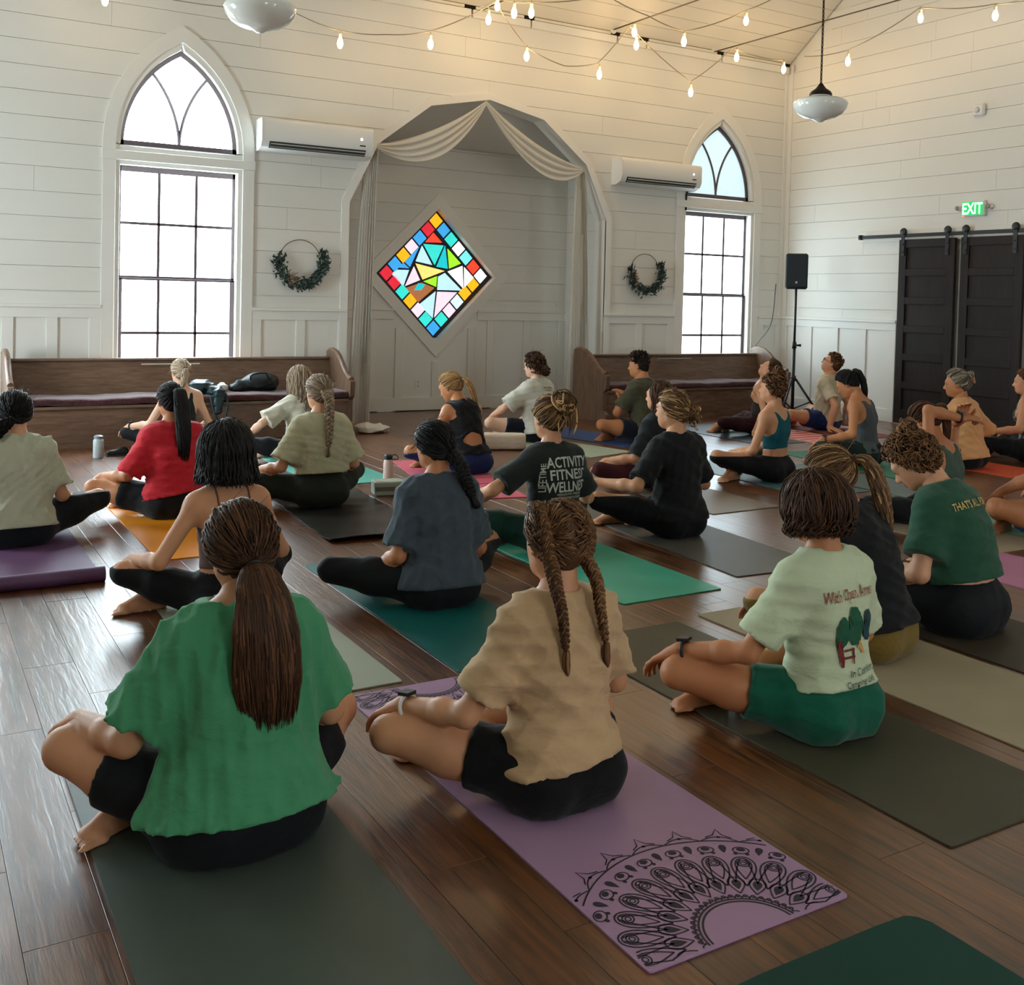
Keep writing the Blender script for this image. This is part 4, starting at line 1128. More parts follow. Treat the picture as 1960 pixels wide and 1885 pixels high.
    def braid(guide, r0, r1, n=70, turns=9., tail=.1):
        G = bez(guide, n); Tt = np.gradient(G, axis=0); Tt /= np.linalg.norm(Tt, axis=1)[:, None]
        ref = I['Rw'][:, 0]; A = ref[None, :]-Tt*(Tt @ ref)[:, None]; A /= np.linalg.norm(A, axis=1)[:, None]; Bn = np.cross(Tt, A)
        t = np.linspace(0, 1, n); R = (r0+(r1-r0)*t)*S
        R[t > 1-tail] *= np.linspace(1, .45, (t > 1-tail).sum())
        for q in range(3):
            th = 2*np.pi*(turns*t*.5+q/3)
            c = G + A*(R*1.0*np.sin(th))[:, None] + Bn*(R*.55*np.sin(2*th))[:, None]
            T.tubes(c[None], (R*.66)[None], np.array([.42+.12*q]), k=8)
            m_ = 9 if near else 5                                           # surface strands on each plait
            Tc = np.gradient(c, axis=0); Tc /= np.linalg.norm(Tc, axis=1)[:, None]; a2 = np.cross(Tc, Bn); a2 /= np.linalg.norm(a2, axis=1)[:, None]+1e-9; b2 = np.cross(Tc, a2)
            an = 2*np.pi*np.arange(m_)/m_
            P = c[None]+((R*.64)[None, :]*np.cos(an)[:, None])[..., None]*a2[None]+((R*.64)[None, :]*np.sin(an)[:, None])[..., None]*b2[None]
            T.tubes(P, sr*.8, np.clip(rs.normal(.5, .28, m_), .05, 1))
    def fly(n, length=.035, lo=-.2):
        """loose hairs round the outline"""
        d = rs.normal(size=(n, 3)); d[:, 2] = np.abs(d[:, 2])*1.0+lo; d[:, 1] = -np.abs(d[:, 1])*.8+.3; d /= np.linalg.norm(d, axis=1)[:, None]
        a = sw(d, vol); t = np.linspace(0, 1, 6)
        e = rs.normal(size=(n, 3)); P = a[:, None, :]+(t[None, :, None]*((a-w(cc))/np.linalg.norm(a-w(cc), axis=1)[:, None]*.35+e*.5)[:, None, :]*length*S)+(t[None, :, None]**2)*e[:, None, ::-1]*length*.5*S
        T.tubes(P, sr*.3, rs.uniform(.3, .8, n))
    if style == 'ponytail':
        tie = H.get('tie', (0, -.95, .0)); pulled(tie, int(260*dens)); cover(tie, int(700*dens))
        tp = sw(np.array(nrm(tie)), vol+.006); L = H.get('len', .3)
        guide = H['guide'](tp) if 'guide' in H else [tp, tp+I['Rw'] @ np.array([0, -.035, -.01])*S, tp+np.array([0, 0, -L*.45])*S+I['Rw'][:, 1]*-.045*S, tp+np.array([0, 0, -L])*S+I['Rw'][:, 1]*H.get('swing', -.02)*S]
        bundle(guide, H.get('width', [.018, .034, .042, .036, .02]), int(H.get('n', 200)*dens), wav=H.get('wav', .002), flat=H.get('flat', .6))
        q = MB(); d = nrm(np.array(guide[1])-np.array(guide[0])); R = frame(d, (0.1, .2, 1)); q.tube([tp+d*.006+R[:, 0]*math.cos(t)*.019*S+R[:, 2]*math.sin(t)*.017*S for t in np.linspace(0, 6.283, 13)[:-1]], .005*S, 6, closed=True)
        q.build('hair_tie', H.get('tiecol', M_BLACKMETAL), root, True)
        if H.get('fly'): fly(H['fly'])
    elif style == 'braid':
        tie = H.get('tie', (0, -.9, -.35)); pulled(tie, int(250*dens)); cover(tie, int(700*dens)); tp = sw(np.array(nrm(tie)), vol)
        guide = H['guide'](tp); braid(guide, H.get('r0', .024), H.get('r1', .011), turns=H.get('turns', 10))
        if H.get('tuft'): 
            e = np.array(guide[-1]); d = nrm(np.array(guide[-1])-np.array(guide[-2])); bundle([e-d*.02, e+d*.03, e+d*H['tuft']], [.008, .016, .01], int(60*dens))
        fly(H.get('fly', 25))
    elif style == 'twin_braids':
        for s in (-1, 1):
            tie = (s*.62, -.62, -.55); pulled(tie, int(150*dens), sel=lambda d: d[:, 0]*s > -.12); cover((s*.72, -.5, .1), int(800*dens), sel=lambda d: d[:, 0]*s > -.02, frac=(.25, .6))
            dirs = [nrm(q) for q in ((s*.34, .62, .80), (s*.55, .22, .90), (s*.66, -.2, .72), (s*.7, -.5, .25), (s*.68, -.62, -.25), (s*.62, -.62, -.60))]
            P = [sw(np.array(q), vol+.013) for q in dirs]
            braid(P, .012, .015, n=46, turns=10, tail=0)
            tp = P[-1]; G = H['guideL' if s < 0 else 'guideR'](tp)
            braid(G, .0145, .0075, n=80, turns=14); e = np.array(G[-1]); bundle([e+np.array([0, 0, .012]), e+np.array([0, 0, -.025]), e+np.array([.006, 0, -.06])], [.007, .009, .003], int(40*dens), core=False)
        fly(50, .03)
    elif style == 'bun':
        tie = np.array(H.get('tie', (0, -.75, .65))); pulled(tie, int(260*dens), lift=.01, noise=.006); cover(tie, int(700*dens), noise=.008); tp = sw(nrm(tie), vol+H.get('boff', .022))
        R = H.get('br', .036)*S; n = int(H.get('n', 46))
        T.raw(*sdf_mesh([ell(tp, (R*.85, R*.85, R*.8))], .008), .2)
        ax = nrm(tp-w(cc))
        for i in range(n):
            u = frame(rs.normal(size=3), ax); rr_ = R*rs.uniform(.7, 1.02); th = np.linspace(0, rs.uniform(2.5, 5), 12)
            c = tp+rs.normal(size=3)*R*.12
            P = c+rr_*(np.cos(th)[:, None]*u[:, 0]+np.sin(th)[:, None]*u[:, 1])+ax*rs.normal()*R*.15
            T.tubes(P[None], np.full((1, 12), H.get('lr', .0055)*S*rs.uniform(.7, 1.2)), np.array([np.clip(rs.normal(.55, .25), .05, 1)]), k=5)
        for i in range(H.get('loose', 0)):                                      # loose ends hanging from the bun
            d = rs.normal(size=3)*.4; a = tp+d*R; e = a+np.array([rs.normal()*.02, rs.normal()*.02, -rs.uniform(.03, H.get('drop', .09))])*S
            mdl = (a+e)/2+rs.normal(size=3)*.018
            T.tubes(bez([a, mdl, e], 10)[None], sr*1.2, np.array([np.clip(rs.normal(.6, .25), .05, 1)]))
        fly(H.get('fly', 40), .045)
    elif style in ('bob', 'long'):
        n = int(H.get('n', 420)*dens); L = H.get('len', .2)
        ang = rs.uniform(H.get('amin', 70), H.get('amax', 290), n)*np.pi/180      # 0 = face, 180 = back of the head
        part = np.stack([rs.normal(0, .16, n), rs.uniform(-.5, .45, n), np.full(n, 1.)], 1); part /= np.linalg.norm(part, axis=1)[:, None]
        eq = np.stack([np.sin(ang), np.cos(ang), np.full(n, -.35)], 1); eq /= np.linalg.norm(eq, axis=1)[:, None]
        npt = 20; tt = np.linspace(0, 1, npt); P = np.empty((n, npt, 3)); nh = 9
        u = np.linspace(0, 1, nh)[None, :, None]; D_ = part[:, None]*(1-u)+eq[:, None]*u; D_ /= np.linalg.norm(D_, axis=2)[..., None]
        off = (vol+.004+rs.rand(n, 1)*H.get('thick', .014))*(1-.3*np.cos(np.pi*u[..., 0]))
        k = 1/np.sqrt(((D_/rad)**2).sum(-1)); p = D_*(k+off)[..., None]
        P[:, :nh] = I['base']+((cc+p @ Rh.T)*S) @ I['Rz'].T
        ext = rs.uniform(.86, 1., n)*L*S; out = P[:, nh-1]-w(cc); out[:, 2] = 0; out /= np.linalg.norm(out, axis=1)[:, None]+1e-6
        gl = H.get('gather', .0); bk_ = I['Rw'][:, 1]*-1
        for j in range(nh, npt):
            f = (j-nh+1)/(npt-nh)
            P[:, j] = P[:, nh-1]+np.array([0, 0, -1])*ext[:, None]*f+out*((H.get('flareout', .01)-gl)*f*S) + bk_*H.get('back', .03)*f*S + H.get('drift', np.zeros(3))*f
        wv = H.get('wav', .003)
        ph = rs.rand(n, 1)*6.28; fr = H.get('freq', 2.5)
        amp = np.clip((tt-.3)*2, 0, 1)[None, :]*wv*S
        P[:, :, 0] += amp*np.sin(fr*6.28*tt[None]+ph); P[:, :, 1] += amp*np.cos(fr*6.28*tt[None]+ph*1.3)
        T.tubes(P, sr*1.3, np.clip(rs.normal(H.get('sh', .5), .22, n), .03, 1))
        # inner volume
        q = [ell(hw_(0, -.02, -.02), (rad+np.array((.008, .012, .0)))*S, I['Rw'], .02)]
        v_, f_ = sdf_mesh(q, .01, planes=[(w(cc+Rh @ np.array([0, .02, 0])), I['Rw'] @ nrm([0, 1, -.35]))]); T.raw(v_, f_, .18)
        if H.get('inner', True):
            q = [seg(hw_(0, -.035, -.05), hw_(0, -.035, -.05)+np.array([0, 0, -L*.82])*S+bk_*H.get('back', .03)*.8*S+H.get('drift', np.zeros(3))*.8, .07*S, H.get('iw', .058)*S, N=I['Rw'][:, 1], ratio=1.5)]
            v_, f_ = sdf_mesh(q, .01); T.raw(v_, f_, .18)
        fly(H.get('fly', 25))
    elif style == 'short':
        n = int(520*dens); d = rs.normal(size=(n, 3)); d /= np.linalg.norm(d, axis=1)[:, None]
        keep = (d[:, 2] > -.55-.2*(d[:, 1] < 0)) & (d[:, 1]*.8-d[:, 2]*.6 < .28) ; d = d[keep]; n = len(d)
        fl = H.get('flow', (0, -.2, .6)); t = np.linspace(0, 1, 6)
        topw = np.clip(d[:, 2]*1.2+.25, .12, 1); L = H.get('len', .035)*topw*S
        a = sw(d, vol-.003); nn = (a-w(cc))/np.linalg.norm(a-w(cc), axis=1)[:, None]
        dr = nn*.55+(I['Rw'] @ np.array(fl))[None]*.7+rs.normal(size=(n, 3))*.32; dn_ = np.clip(-d[:, 2]+.2, 0, 1)[:, None]; dr = dr*(1-dn_)+dn_*np.array([0, 0, -1.]); dr /= np.linalg.norm(dr, axis=1)[:, None]
        P = a[:, None]+t[None, :, None]*dr[:, None]*L[:, None, None]
        T.tubes(P, sr*1.6, np.clip(rs.normal(.45, .25, n), .03, 1)); 
    elif style == 'curly':
        n = int(H.get('n', 480)*dens); d = rs.normal(size=(n, 3)); d /= np.linalg.norm(d, axis=1)[:, None]
        keep = (d[:, 2] > -.9) & (d[:, 1]*.8-d[:, 2]*.6 < .3); d = d[keep]; n = len(d)
        a = sw(d, vol); t = np.linspace(0, 1, 12); u = rs.normal(size=(n, 3)); u -= ((a-w(cc))*u).sum(1)[:, None]*(a-w(cc))/((a-w(cc))**2).sum(1)[:, None]; u /= np.linalg.norm(u, axis=1)[:, None]
        nn = (a-w(cc))/np.linalg.norm(a-w(cc), axis=1)[:, None]; v2 = np.cross(nn, u); R = rs.uniform(.008, .016, (n, 1, 1))*S
        th = t[None, :, None]*rs.uniform(3, 8, (n, 1, 1))
        P = a[:, None]+R*(np.cos(th)*u[:, None]+np.sin(th)*nn[:, None]*.8)+v2[:, None]*t[None, :, None]*rs.uniform(-.03, .03, (n, 1, 1))*S+nn[:, None]*H.get('puff', .008)*S
        T.tubes(P, sr*1.25, np.clip(rs.normal(.5, .25, n), .03, 1)); 
        if H.get('bun'):
            tp = sw(nrm(H['bun']), vol+.02); R = H.get('br', .04)*S; T.raw(*sdf_mesh([ell(tp, (R*.8, R*.8, R*.75))], .008), .2)
            for i in range(60):
                u2 = frame(rs.normal(size=3), rs.normal(size=3)); th2 = np.linspace(0, rs.uniform(2.5, 5), 12)
                P2 = tp+rs.normal(size=3)*R*.2+R*rs.uniform(.6, 1)*(np.cos(th2)[:, None]*u2[:, 0]+np.sin(th2)[:, None]*u2[:, 1])
                T.tubes(P2[None], np.full((1, 12), .0045*S*rs.uniform(.7, 1.2)), np.array([np.clip(rs.normal(.5, .25), .05, 1)]), k=5)
        if H.get('tail'): bundle([w(cc+Rh @ np.array([0, -.1, -.03])), w(cc+Rh @ np.array([0, -.125, -.07])), w(cc+Rh @ np.array([0, -.11, -.12]))], [.03, .042, .03], int(90*dens), wav=.008)
        fly(40, .04)
    return T.build('hair', HM[H['col']], root)

def back_print(pid, text, size, cx, cz, mt, name, rot=0., bold=None, shear=0., squash=1., polys=None, off=.006, res=2):
    """flat lettering laid on the back of a shirt: cx to the wearer's right (photo: right), cz height along the spine from the upper chest"""
    I = PEOPLE[pid]; v_, f_ = I['shirt']; key = '_bvh'
    if key not in I: I[key] = BVHTree.FromPolygons([tuple(p) for p in v_], [tuple(q) for q in f_.tolist()])
    bv = I[key]; Rt = I['Rz'] @ I['Rt']; upc = I['w'](I['nodes'][3])
    if polys is None:
        cu = bpy.data.curves.new('txt', 'FONT'); cu.body = text; cu.size = 1.; cu.align_x = 'CENTER'; cu.shear = shear; cu.resolution_u = res
        if bold: cu.offset = bold
        ob = bpy.data.objects.new('txt', cu); COL.objects.link(ob); bpy.context.view_layer.update()
        me = ob.to_mesh(); V = np.array([q.co[:] for q in me.vertices]); Fs = [list(p.vertices) for p in me.polygons]; ob.to_mesh_clear()
        bpy.data.objects.remove(ob); bpy.data.curves.remove(cu)
        V[:, 0] *= squash; V = V[:, :2]*size
    else: V, Fs = polys; V = np.array(V, float)*size
    c, s = math.cos(rot), math.sin(rot); V = V @ np.array([[c, s], [-s, c]])
    out = []
    for x, z in V:
        p = upc + Rt[:, 0]*(x+cx)*I['S'] + Rt[:, 2]*(z+cz)*I['S'] - Rt[:, 1]*.45
        hit = bv.ray_cast(Vector(p), Vector(Rt[:, 1]))
        out.append(np.array(hit[0])+np.array(hit[1])*off if hit[0] is not None else p+Rt[:, 1]*.33)
    me = mesh_np(name, np.array(out)-I['base'], Fs, mt)
    return link(name, me, I['shirt_obj'])
# ================================================================== yoga mats
def mat_mat(name, c, rough=.62, spec=.35, bumps=.25):
    return mat('mat_'+name, c, rough, spec, bump=[(330, bumps, (1, 1, 1), 0), (4, .2, (1, 1, 1), .4)], var=(5, .05))
MATXY = {}
def yoga_mat(pid, label, nl, wid=.61, ln=1.73, rot=0., col=None, th=.005, rad=.012, curl=0., roll=False, ripple=0., z=.0005):
    """nl: near left corner on the floor, long side along +Y turned by rot"""
    R = rotz(math.radians(rot)); base = np.array([nl[0], nl[1], z])
    root = empty('yoga_mat', base, label, 'yoga mat', 'yoga mats on the floor')
    # outline with rounded corners, as a sheet with thickness
    n, m_ = 34, 13
    u = np.concatenate([[0, .006, .02], np.linspace(.06, .94, m_-6), [.98, .994, 1]])*wid; v = np.concatenate([[0, .003, .01], np.linspace(.03, .97, n-6), [.99, .997, 1]])*ln
    U, Vv = np.meshgrid(u, v); 
    def corner(U, Vv):
        X, Y = U.copy(), Vv.copy(); r = rad
        for cx, cy, sx, sy in ((r, r, -1, -1), (wid-r, r, 1, -1), (r, ln-r, -1, 1), (wid-r, ln-r, 1, 1)):
            mk = ((X-cx)*sx > 0) & ((Y-cy)*sy > 0); dx, dy = (X-cx)*sx, (Y-cy)*sy
            mx = np.maximum(dx, dy); hy = np.hypot(dx, dy)+1e-9; k = mx/hy
            X = np.where(mk, cx+sx*dx*k, X); Y = np.where(mk, cy+sy*dy*k, Y)
        return X, Y
    X, Y = corner(U, Vv); Z = np.full_like(X, th)
    if curl: Z += curl*np.clip(1-Y/.25, 0, 1)**2*(.3+.7*np.abs(np.sin(X/wid*3+.6)))
    if ripple: Z += ripple*np.clip(np.sin(X*9+Y*23+np.sin(Y*7)*1.5), 0, 1)*np.clip((Y-.05)*4, 0, 1)
    topg = np.stack([X, Y, Z], -1) @ R.T + base
    botg = np.stack([X, Y, Z-th], -1) @ R.T + base
    q = MB(); q.grid(topg); nv = n*m_; q.add(botg.reshape(-1, 3), [[i*m_+j, i*m_+j+1, (i+1)*m_+j+1, (i+1)*m_+j] for i in range(n-1) for j in range(m_-1)])
    ring = [j for j in range(m_)]+[i*m_+m_-1 for i in range(1, n)]+[(n-1)*m_+j for j in range(m_-2, -1, -1)]+[i*m_ for i in range(n-2, 0, -1)]
    q.f += [[a, nv+a, nv+b, b] for a, b in zip(ring, ring[1:]+ring[:1])]
    o = q.build('mat_sheet', col, root); auto_smooth(o, 40)
    if roll:
        q = MB(); t = np.linspace(0, 5*math.pi, 46); rr = .012+.0011*t*1.6
        pts = [(np.array([0, -math.cos(a)*r_*1.0-.002, r_*math.sin(a)+.034])) for a, r_ in zip(t, rr)]
        prof = np.array(pts); ww = np.array([0, wid])
        G = np.stack([np.stack([np.full(len(prof), w_), prof[:, 1], np.maximum(prof[:, 2], .001)], -1) for w_ in np.linspace(0, wid, 5)], 0)
        Go = G.copy(); Go[..., 1] *= .999
        q.grid(G @ R.T+base)
        for e in (0, 1):
            c = np.array([e*wid, -.002, .034]); disc = [c+np.array([0, math.cos(a)*.036, math.sin(a)*.033]) for a in np.linspace(0, 6.283, 25)[:-1]]
            q.add([R @ p+base for p in disc], [list(range(24))])
        q.tube([R @ np.array([0, -.002, .034])+base, R @ np.array([wid, -.002, .034])+base], .035, 20)
        auto_smooth(q.build('rolled_end', col, root), 50)
    MATXY[pid] = (root, base, R, wid, ln, th)
    return root
MC = mat_mat
yoga_mat('M1', 'grey-green yoga mat under the woman in the green shirt', (.44, 1.62), ln=1.78, col=MC('grey_green', rgb(80, 90, 82), .42))
yoga_mat('M2', 'lilac yoga mat printed with dark half-mandalas at both ends', (1.39, 1.71), ln=1.72, col=MC('lilac', rgb(176, 140, 174), .45))
yoga_mat('M3', 'dark olive yoga mat under the woman in green shorts', (2.42, 1.74), wid=.60, ln=1.85, col=MC('olive', rgb(74, 70, 54), .5))
yoga_mat('M4', 'deep teal yoga mat under the person in the slate grey tee', (1.86, 3.46), wid=.55, ln=1.75, col=MC('teal', rgb(22, 98, 96), .45))
yoga_mat('M5', 'pale sage yoga mat under the woman in the brown camisole', (1.02, 3.48), ln=1.72, col=MC('sage', rgb(164, 168, 146), .6))
yoga_mat('M6', 'bright mint green yoga mat under the dark green leggings', (2.96, 3.91), ln=1.85, col=MC('mint', rgb(70, 178, 150), .45))
yoga_mat('M7', 'charcoal yoga mat under the person in the black tee', (3.80, 4.05), wid=.62, ln=1.83, rot=-4, col=MC('charcoal', rgb(92, 90, 84), .5))
yoga_mat('M8', 'rippled glossy black yoga mat under the dark olive leggings', (2.16, 5.62), wid=.66, ln=1.73, rot=-4, col=MC('black', rgb(44, 44, 42), .3), curl=.03, ripple=.007)
yoga_mat('M9', 'orange yoga mat under the person in the red shirt', (1.21, 5.62), ln=1.70, col=MC('orange', rgb(226, 140, 22), .5))
yoga_mat('M10', 'purple yoga mat with a rolled near end at the left edge', (.29, 5.36), ln=1.73, col=MC('purple', rgb(104, 72, 108), .5), roll=True)
yoga_mat('M11', 'rose pink yoga mat under the person in navy leggings', (3.33, 6.48), ln=1.75, rot=-12, col=MC('rose', rgb(206, 92, 112), .6))
yoga_mat('M12', 'pale ribbed sage rug-like mat behind the beige bolster', (5.44, 7.72), ln=1.75, rot=15, col=MC('rib_sage', rgb(158, 164, 142), .8, .2, .6))
yoga_mat('M13', 'blue yoga mat under the man in the olive tee', (6.15, 8.18), ln=1.60, rot=15, col=MC('blue', rgb(44, 74, 128), .5))
yoga_mat('M14', 'taupe yoga mat beside the black tee, under maroon leggings', (4.77, 5.33), wid=.63, ln=1.74, rot=1, col=MC('taupe', rgb(132, 116, 100), .5))
yoga_mat('M15', 'blue-grey yoga mat under the woman in the teal crop top', (5.90, 5.50), ln=1.70, col=MC('blue_grey', rgb(78, 112, 120), .45))
yoga_mat('M16', 'dark slate yoga mat under the woman leaning back by the pew', (7.55, 7.75), ln=1.73, col=MC('slate', rgb(62, 74, 84), .45))
yoga_mat('M17', 'dusty red woven mat under the man in sunglasses', (8.95, 7.72), ln=1.72, col=MC('dusty_red', rgb(150, 86, 84), .7))
yoga_mat('M18', 'emerald green yoga mat under the woman in the grey tank top', (7.16, 5.62), ln=1.72, rot=-6, col=MC('emerald', rgb(28, 118, 92), .5))
yoga_mat('M18b', 'pink mat with red stripes between the grey tank top and the peach shirt', (8.22, 7.02), ln=1.55, col=mat('mat_pink_striped', rgb(226, 150, 142), .7))
yoga_mat('M19', 'orange-red mat under the person in the peach shirt', (8.20, 5.20), ln=1.73, col=MC('orange_red', rgb(214, 84, 46), .6))
yoga_mat('M20', 'grey-blue mat with no one on it behind the brown ponytail', (6.56, 5.0), ln=1.70, wid=.55, col=MC('grey_blue', rgb(104, 120, 122), .5))
yoga_mat('M20b', 'beige mat under the person holding up their hair', (5.50, 3.78), ln=1.60, col=MC('beige', rgb(168, 150, 124), .55))
yoga_mat('M21', 'dark brown mat under the person in the forest green tee', (3.84, 2.05), ln=1.80, col=MC('dark_brown', rgb(66, 58, 44), .55))
yoga_mat('M22', 'tan yoga mat under the person with the long streaked ponytail', (3.17, 1.85), wid=.63, ln=1.78, col=MC('tan', rgb(168, 154, 124), .6))
yoga_mat('M23', 'pale mint mat at the right edge under a bare leg', (6.13, 3.25), ln=1.7, col=MC('pale_mint', rgb(112, 176, 150), .5))
yoga_mat('M23b', 'mauve pink mat at the right edge beside the forest green tee', (5.0, 2.1), wid=.62, ln=1.68, col=MC('mauve', rgb(180, 116, 146), .6))
yoga_mat('M24', 'dark teal mat with rounded corners in the lower right corner', (1.47, -.14), ln=1.73, col=MC('dark_teal', rgb(16, 66, 58), .7), rad=.06, th=.008)
yoga_mat('M26', 'aqua yoga mat beyond the yoga block, under the long wavy hair', (2.72, 7.32), wid=.64, ln=1.73, col=MC('aqua', rgb(98, 186, 172), .45))
yoga_mat('M25', 'white-grey yoga mat in front of the left pew', (1.85, 7.95), ln=1.60, col=MC('white_grey', rgb(190, 190, 186), .5))
# stripes on the pink mat
root_, b_, R_, w_, l_, th_ = MATXY['M18b']
q = MB()
for k in range(11):
    y = .06+k*.135; q.box((b_[0]+.04, b_[1]+y, b_[2]+th_), (b_[0]+w_-.04, b_[1]+y+.035, b_[2]+th_+.0012))
q.build('stripes', mat('stripe_red', rgb(190, 56, 58), .7), root_)
# panel lines on the rose mat
root_, b_, R_, w_, l_, th_ = MATXY['M11']
q = MB(); L_ = lambda x, y: R_ @ np.array([x, y, th_+.0008])+b_
for (x0, y0, x1, y1) in ((.22, .0, .22, 1.1), (.41, .05, .41, .9), (.0, .28, .61, .28), (.0, .55, .61, .55), (.22, .8, .61, .8)):
    q.tube([L_(x0, y0), L_(x1, y1)], .0025, 4)
q.build('printed_lines', mat('rose_line', rgb(150, 50, 74), .7), root_)

# ------------------------------------------------------------------ half-mandala print of the lilac mat
def mandala(parent, base, R, wid, ln, th, mt):
    q = MB(); z = th+.0006
    def rib(pts, w=.0032):
        w = w*1.35
        """ribbon along a polyline in mat coordinates, clipped to the mat"""
        P = np.array(pts, float); T = np.gradient(P, axis=0); T /= np.linalg.norm(T, axis=1)[:, None]+1e-9; Nn = np.stack([-T[:, 1], T[:, 0]], 1)
        ok = (P[:, 0] > .006) & (P[:, 0] < wid-.006) & (P[:, 1] > .006) & (P[:, 1] < ln-.006)
        for i in range(len(P)-1):
            if ok[i] and ok[i+1]:
                q.add([R @ np.array([p[0], p[1], z])+base for p in (P[i]-Nn[i]*w/2, P[i]+Nn[i]*w/2, P[i+1]+Nn[i+1]*w/2, P[i+1]-Nn[i+1]*w/2)], [[0, 3, 2, 1]])
    def fill(pts):
        P = np.array(pts, float)
        if ((P[:, 0] > .006) & (P[:, 0] < wid-.006) & (P[:, 1] > .006) & (P[:, 1] < ln-.006)).all():
            q.add([R @ np.array([p[0], p[1], z])+base for p in P], [list(range(len(P)))])
    for end in (0, 1):
        def pt(r, a):
            x = wid/2+r*math.cos(a); y = r*math.sin(a)
            return (x, y) if end == 0 else (wid-x, ln-y)
        def arc(r, w=.004): rib([pt(r, a) for a in np.linspace(0, math.pi, 90)], w)
        def tear(r, a, L, wdt, inward=True, n=16):
            """teardrop with its tip towards the centre"""
            out = []
            for t in np.linspace(0, 2*math.pi, n):
                rr = (1-math.cos(t))/2; hw_ = math.sin(t)*wdt*rr**.6
                rad_ = r+L*rr; out.append(pt(rad_, a+hw_/max(rad_, .05)))
            return out
        def loop(r, a, rx, ry, n=16): return [pt(r+ry*math.sin(t), a+rx*math.cos(t)/r) for t in np.linspace(0, 2*math.pi, n)]
        for r in (.118, .128): arc(r)
        arc(.395, .0035)
        N1 = 24
        for k in range(N1):                                   # small scallops round the hub
            a0, a1 = math.pi*k/N1, math.pi*(k+1)/N1
            rib([pt(.132+.014*math.sin(math.pi*t), a0+(a1-a0)*t) for t in np.linspace(0, 1, 9)], .003); fill(loop(.138, (a0+a1)/2, .0045, .004, 9)[:-1])
        N2 = 12
        for k in range(N2+1):
            a = math.pi*(k)/N2
            fill(tear(.168, a, .042, .016)[:-1])              # dark inner drops
            rib(tear(.152, a, .07, .028), .003)
            am = a+math.pi/N2/2
            rib(tear(.185, am, .135, .042, n=26), .0035); rib(tear(.215, am, .097, .028, n=22), .003)
            rib(loop(.288, am, .016, .014), .003); rib(loop(.288, am, .008, .007, 10), .0028)
            rib([pt(.20+.11*t, a+.0*t+(.11*t)) for t in np.linspace(0, 1, 8)], .003); rib([pt(.20+.11*t, a-(.11*t)) for t in np.linspace(0, 1, 8)], .003)
            fill(tear(.335, a, .04, .014)[:-1]); rib(loop(.352, am, .021, .016), .003); fill(loop(.356, am, .012, .009, 12)[:-1])
            for s in (-1, 1): fill(loop(.335, am+s*.045, .006, .006, 9)[:-1])
            # outer lace points
            rib([pt(.397+.018*abs(math.sin(math.pi*t*1.0)), a+math.pi/N2*(t-.5)*.96) for t in np.linspace(0, 1, 12)], .003)
            rib([pt(.412, a-.085), pt(.425, a-.03), pt(.455, a), pt(.425, a+.03), pt(.412, a+.085)], .003); fill(loop(.414, a, .006, .005, 9)[:-1])
    q.build('mandala_print', mt, parent)
root_, b_, R_, w_, l_, th_ = MATXY['M2']
mandala(root_, b_, R_, w_, l_, th_, mat('mandala_ink', rgb(40, 36, 52), .6))

# ================================================================== people
A = np.array
BLK = cloth('black', rgb(26, 27, 29), .1); BLK2 = cloth('black_legging', rgb(20, 22, 25), .05, .3, .12, .75)
down = lambda dx, dy, dz: A([dx, dy, dz])
person('P1', 'woman in a loose green tee with a long brown ponytail, nearest the camera', (.78, 2.66), S=1.03, g=1.16, gh=1.2, lean=4, slump=5, side=2, face=2, head=(6, 0, 0), skin='light', vox=.009,
       kneeL=(-.36, .27, .20), kneeR=(.38, .26, .17), ankL=(-.05, .36, .06), ankR=(-.21, .22, .06), toeR=(-.75, -.35, 0),
       handL=(-.32, .31, .255), handR=(.33, .30, .22), shw=1.05,
       top=dict(kind='tee', col=cloth('green_jersey', rgb(74, 148, 104)), hem=-.01, sleeve=.80, loose=.026, flare=.03, amp=.008, nw=.088, nd=.05, stretch=(1.6, 1.6, .5)),
       bottom=dict(kind='leggings', col=BLK2, frac=.62, waist=.16),
       hair=dict(style='ponytail', col='brown', tie=(0, -.88, -.48), width=[.022, .044, .066, .082, .086, .07], n=800, flat=.42, wav=.002, fly=12, vol=.012,
                 guide=lambda t: [t, t+A([.0, -.045, -.02]), t+A([.005, -.085, -.11]), t+A([.015, -.085, -.25]), t+A([.025, -.07, -.40])]))
I = PEOPLE['P1']; q = MB()
person('P2', 'woman in a tan tee with two long braids on the lilac mat', (1.64, 2.46), S=1.0, g=1.0, gh=1.08, lean=1, slump=4, face=3, head=(3, 0, 0), skin='light', vox=.009,
       kneeL=(-.40, .27, .17), kneeR=(.37, .30, .17), ankL=(-.02, .36, .055), ankR=(-.15, .42, .055), handL=(-.345, .29, .235), handR=(.33, .3, .235), watch=('L', M_PLASTIC),
       top=dict(kind='tee', col=cloth('tan_cotton', rgb(198, 164, 124)), hem=.02, sleeve=.78, loose=.017, flare=.028, amp=.0075, hemtilt=6, stretch=(.7, .7, 1.5)),
       bottom=dict(kind='shorts', col=cloth('black_shorts', rgb(18, 18, 20), .1), frac=.40, name='shorts', loose=.016, waist=.12),
       hair=dict(style='twin_braids', col='lightbrown', guideL=lambda t: [t, t+A([-.012, -.05, -.06]), t+A([-.012, -.085, -.13]), t+A([.0, -.09, -.235])], guideR=lambda t: [t, t+A([.012, -.045, -.06]), t+A([.0, -.085, -.13]), t+A([.02, -.09, -.235])]))
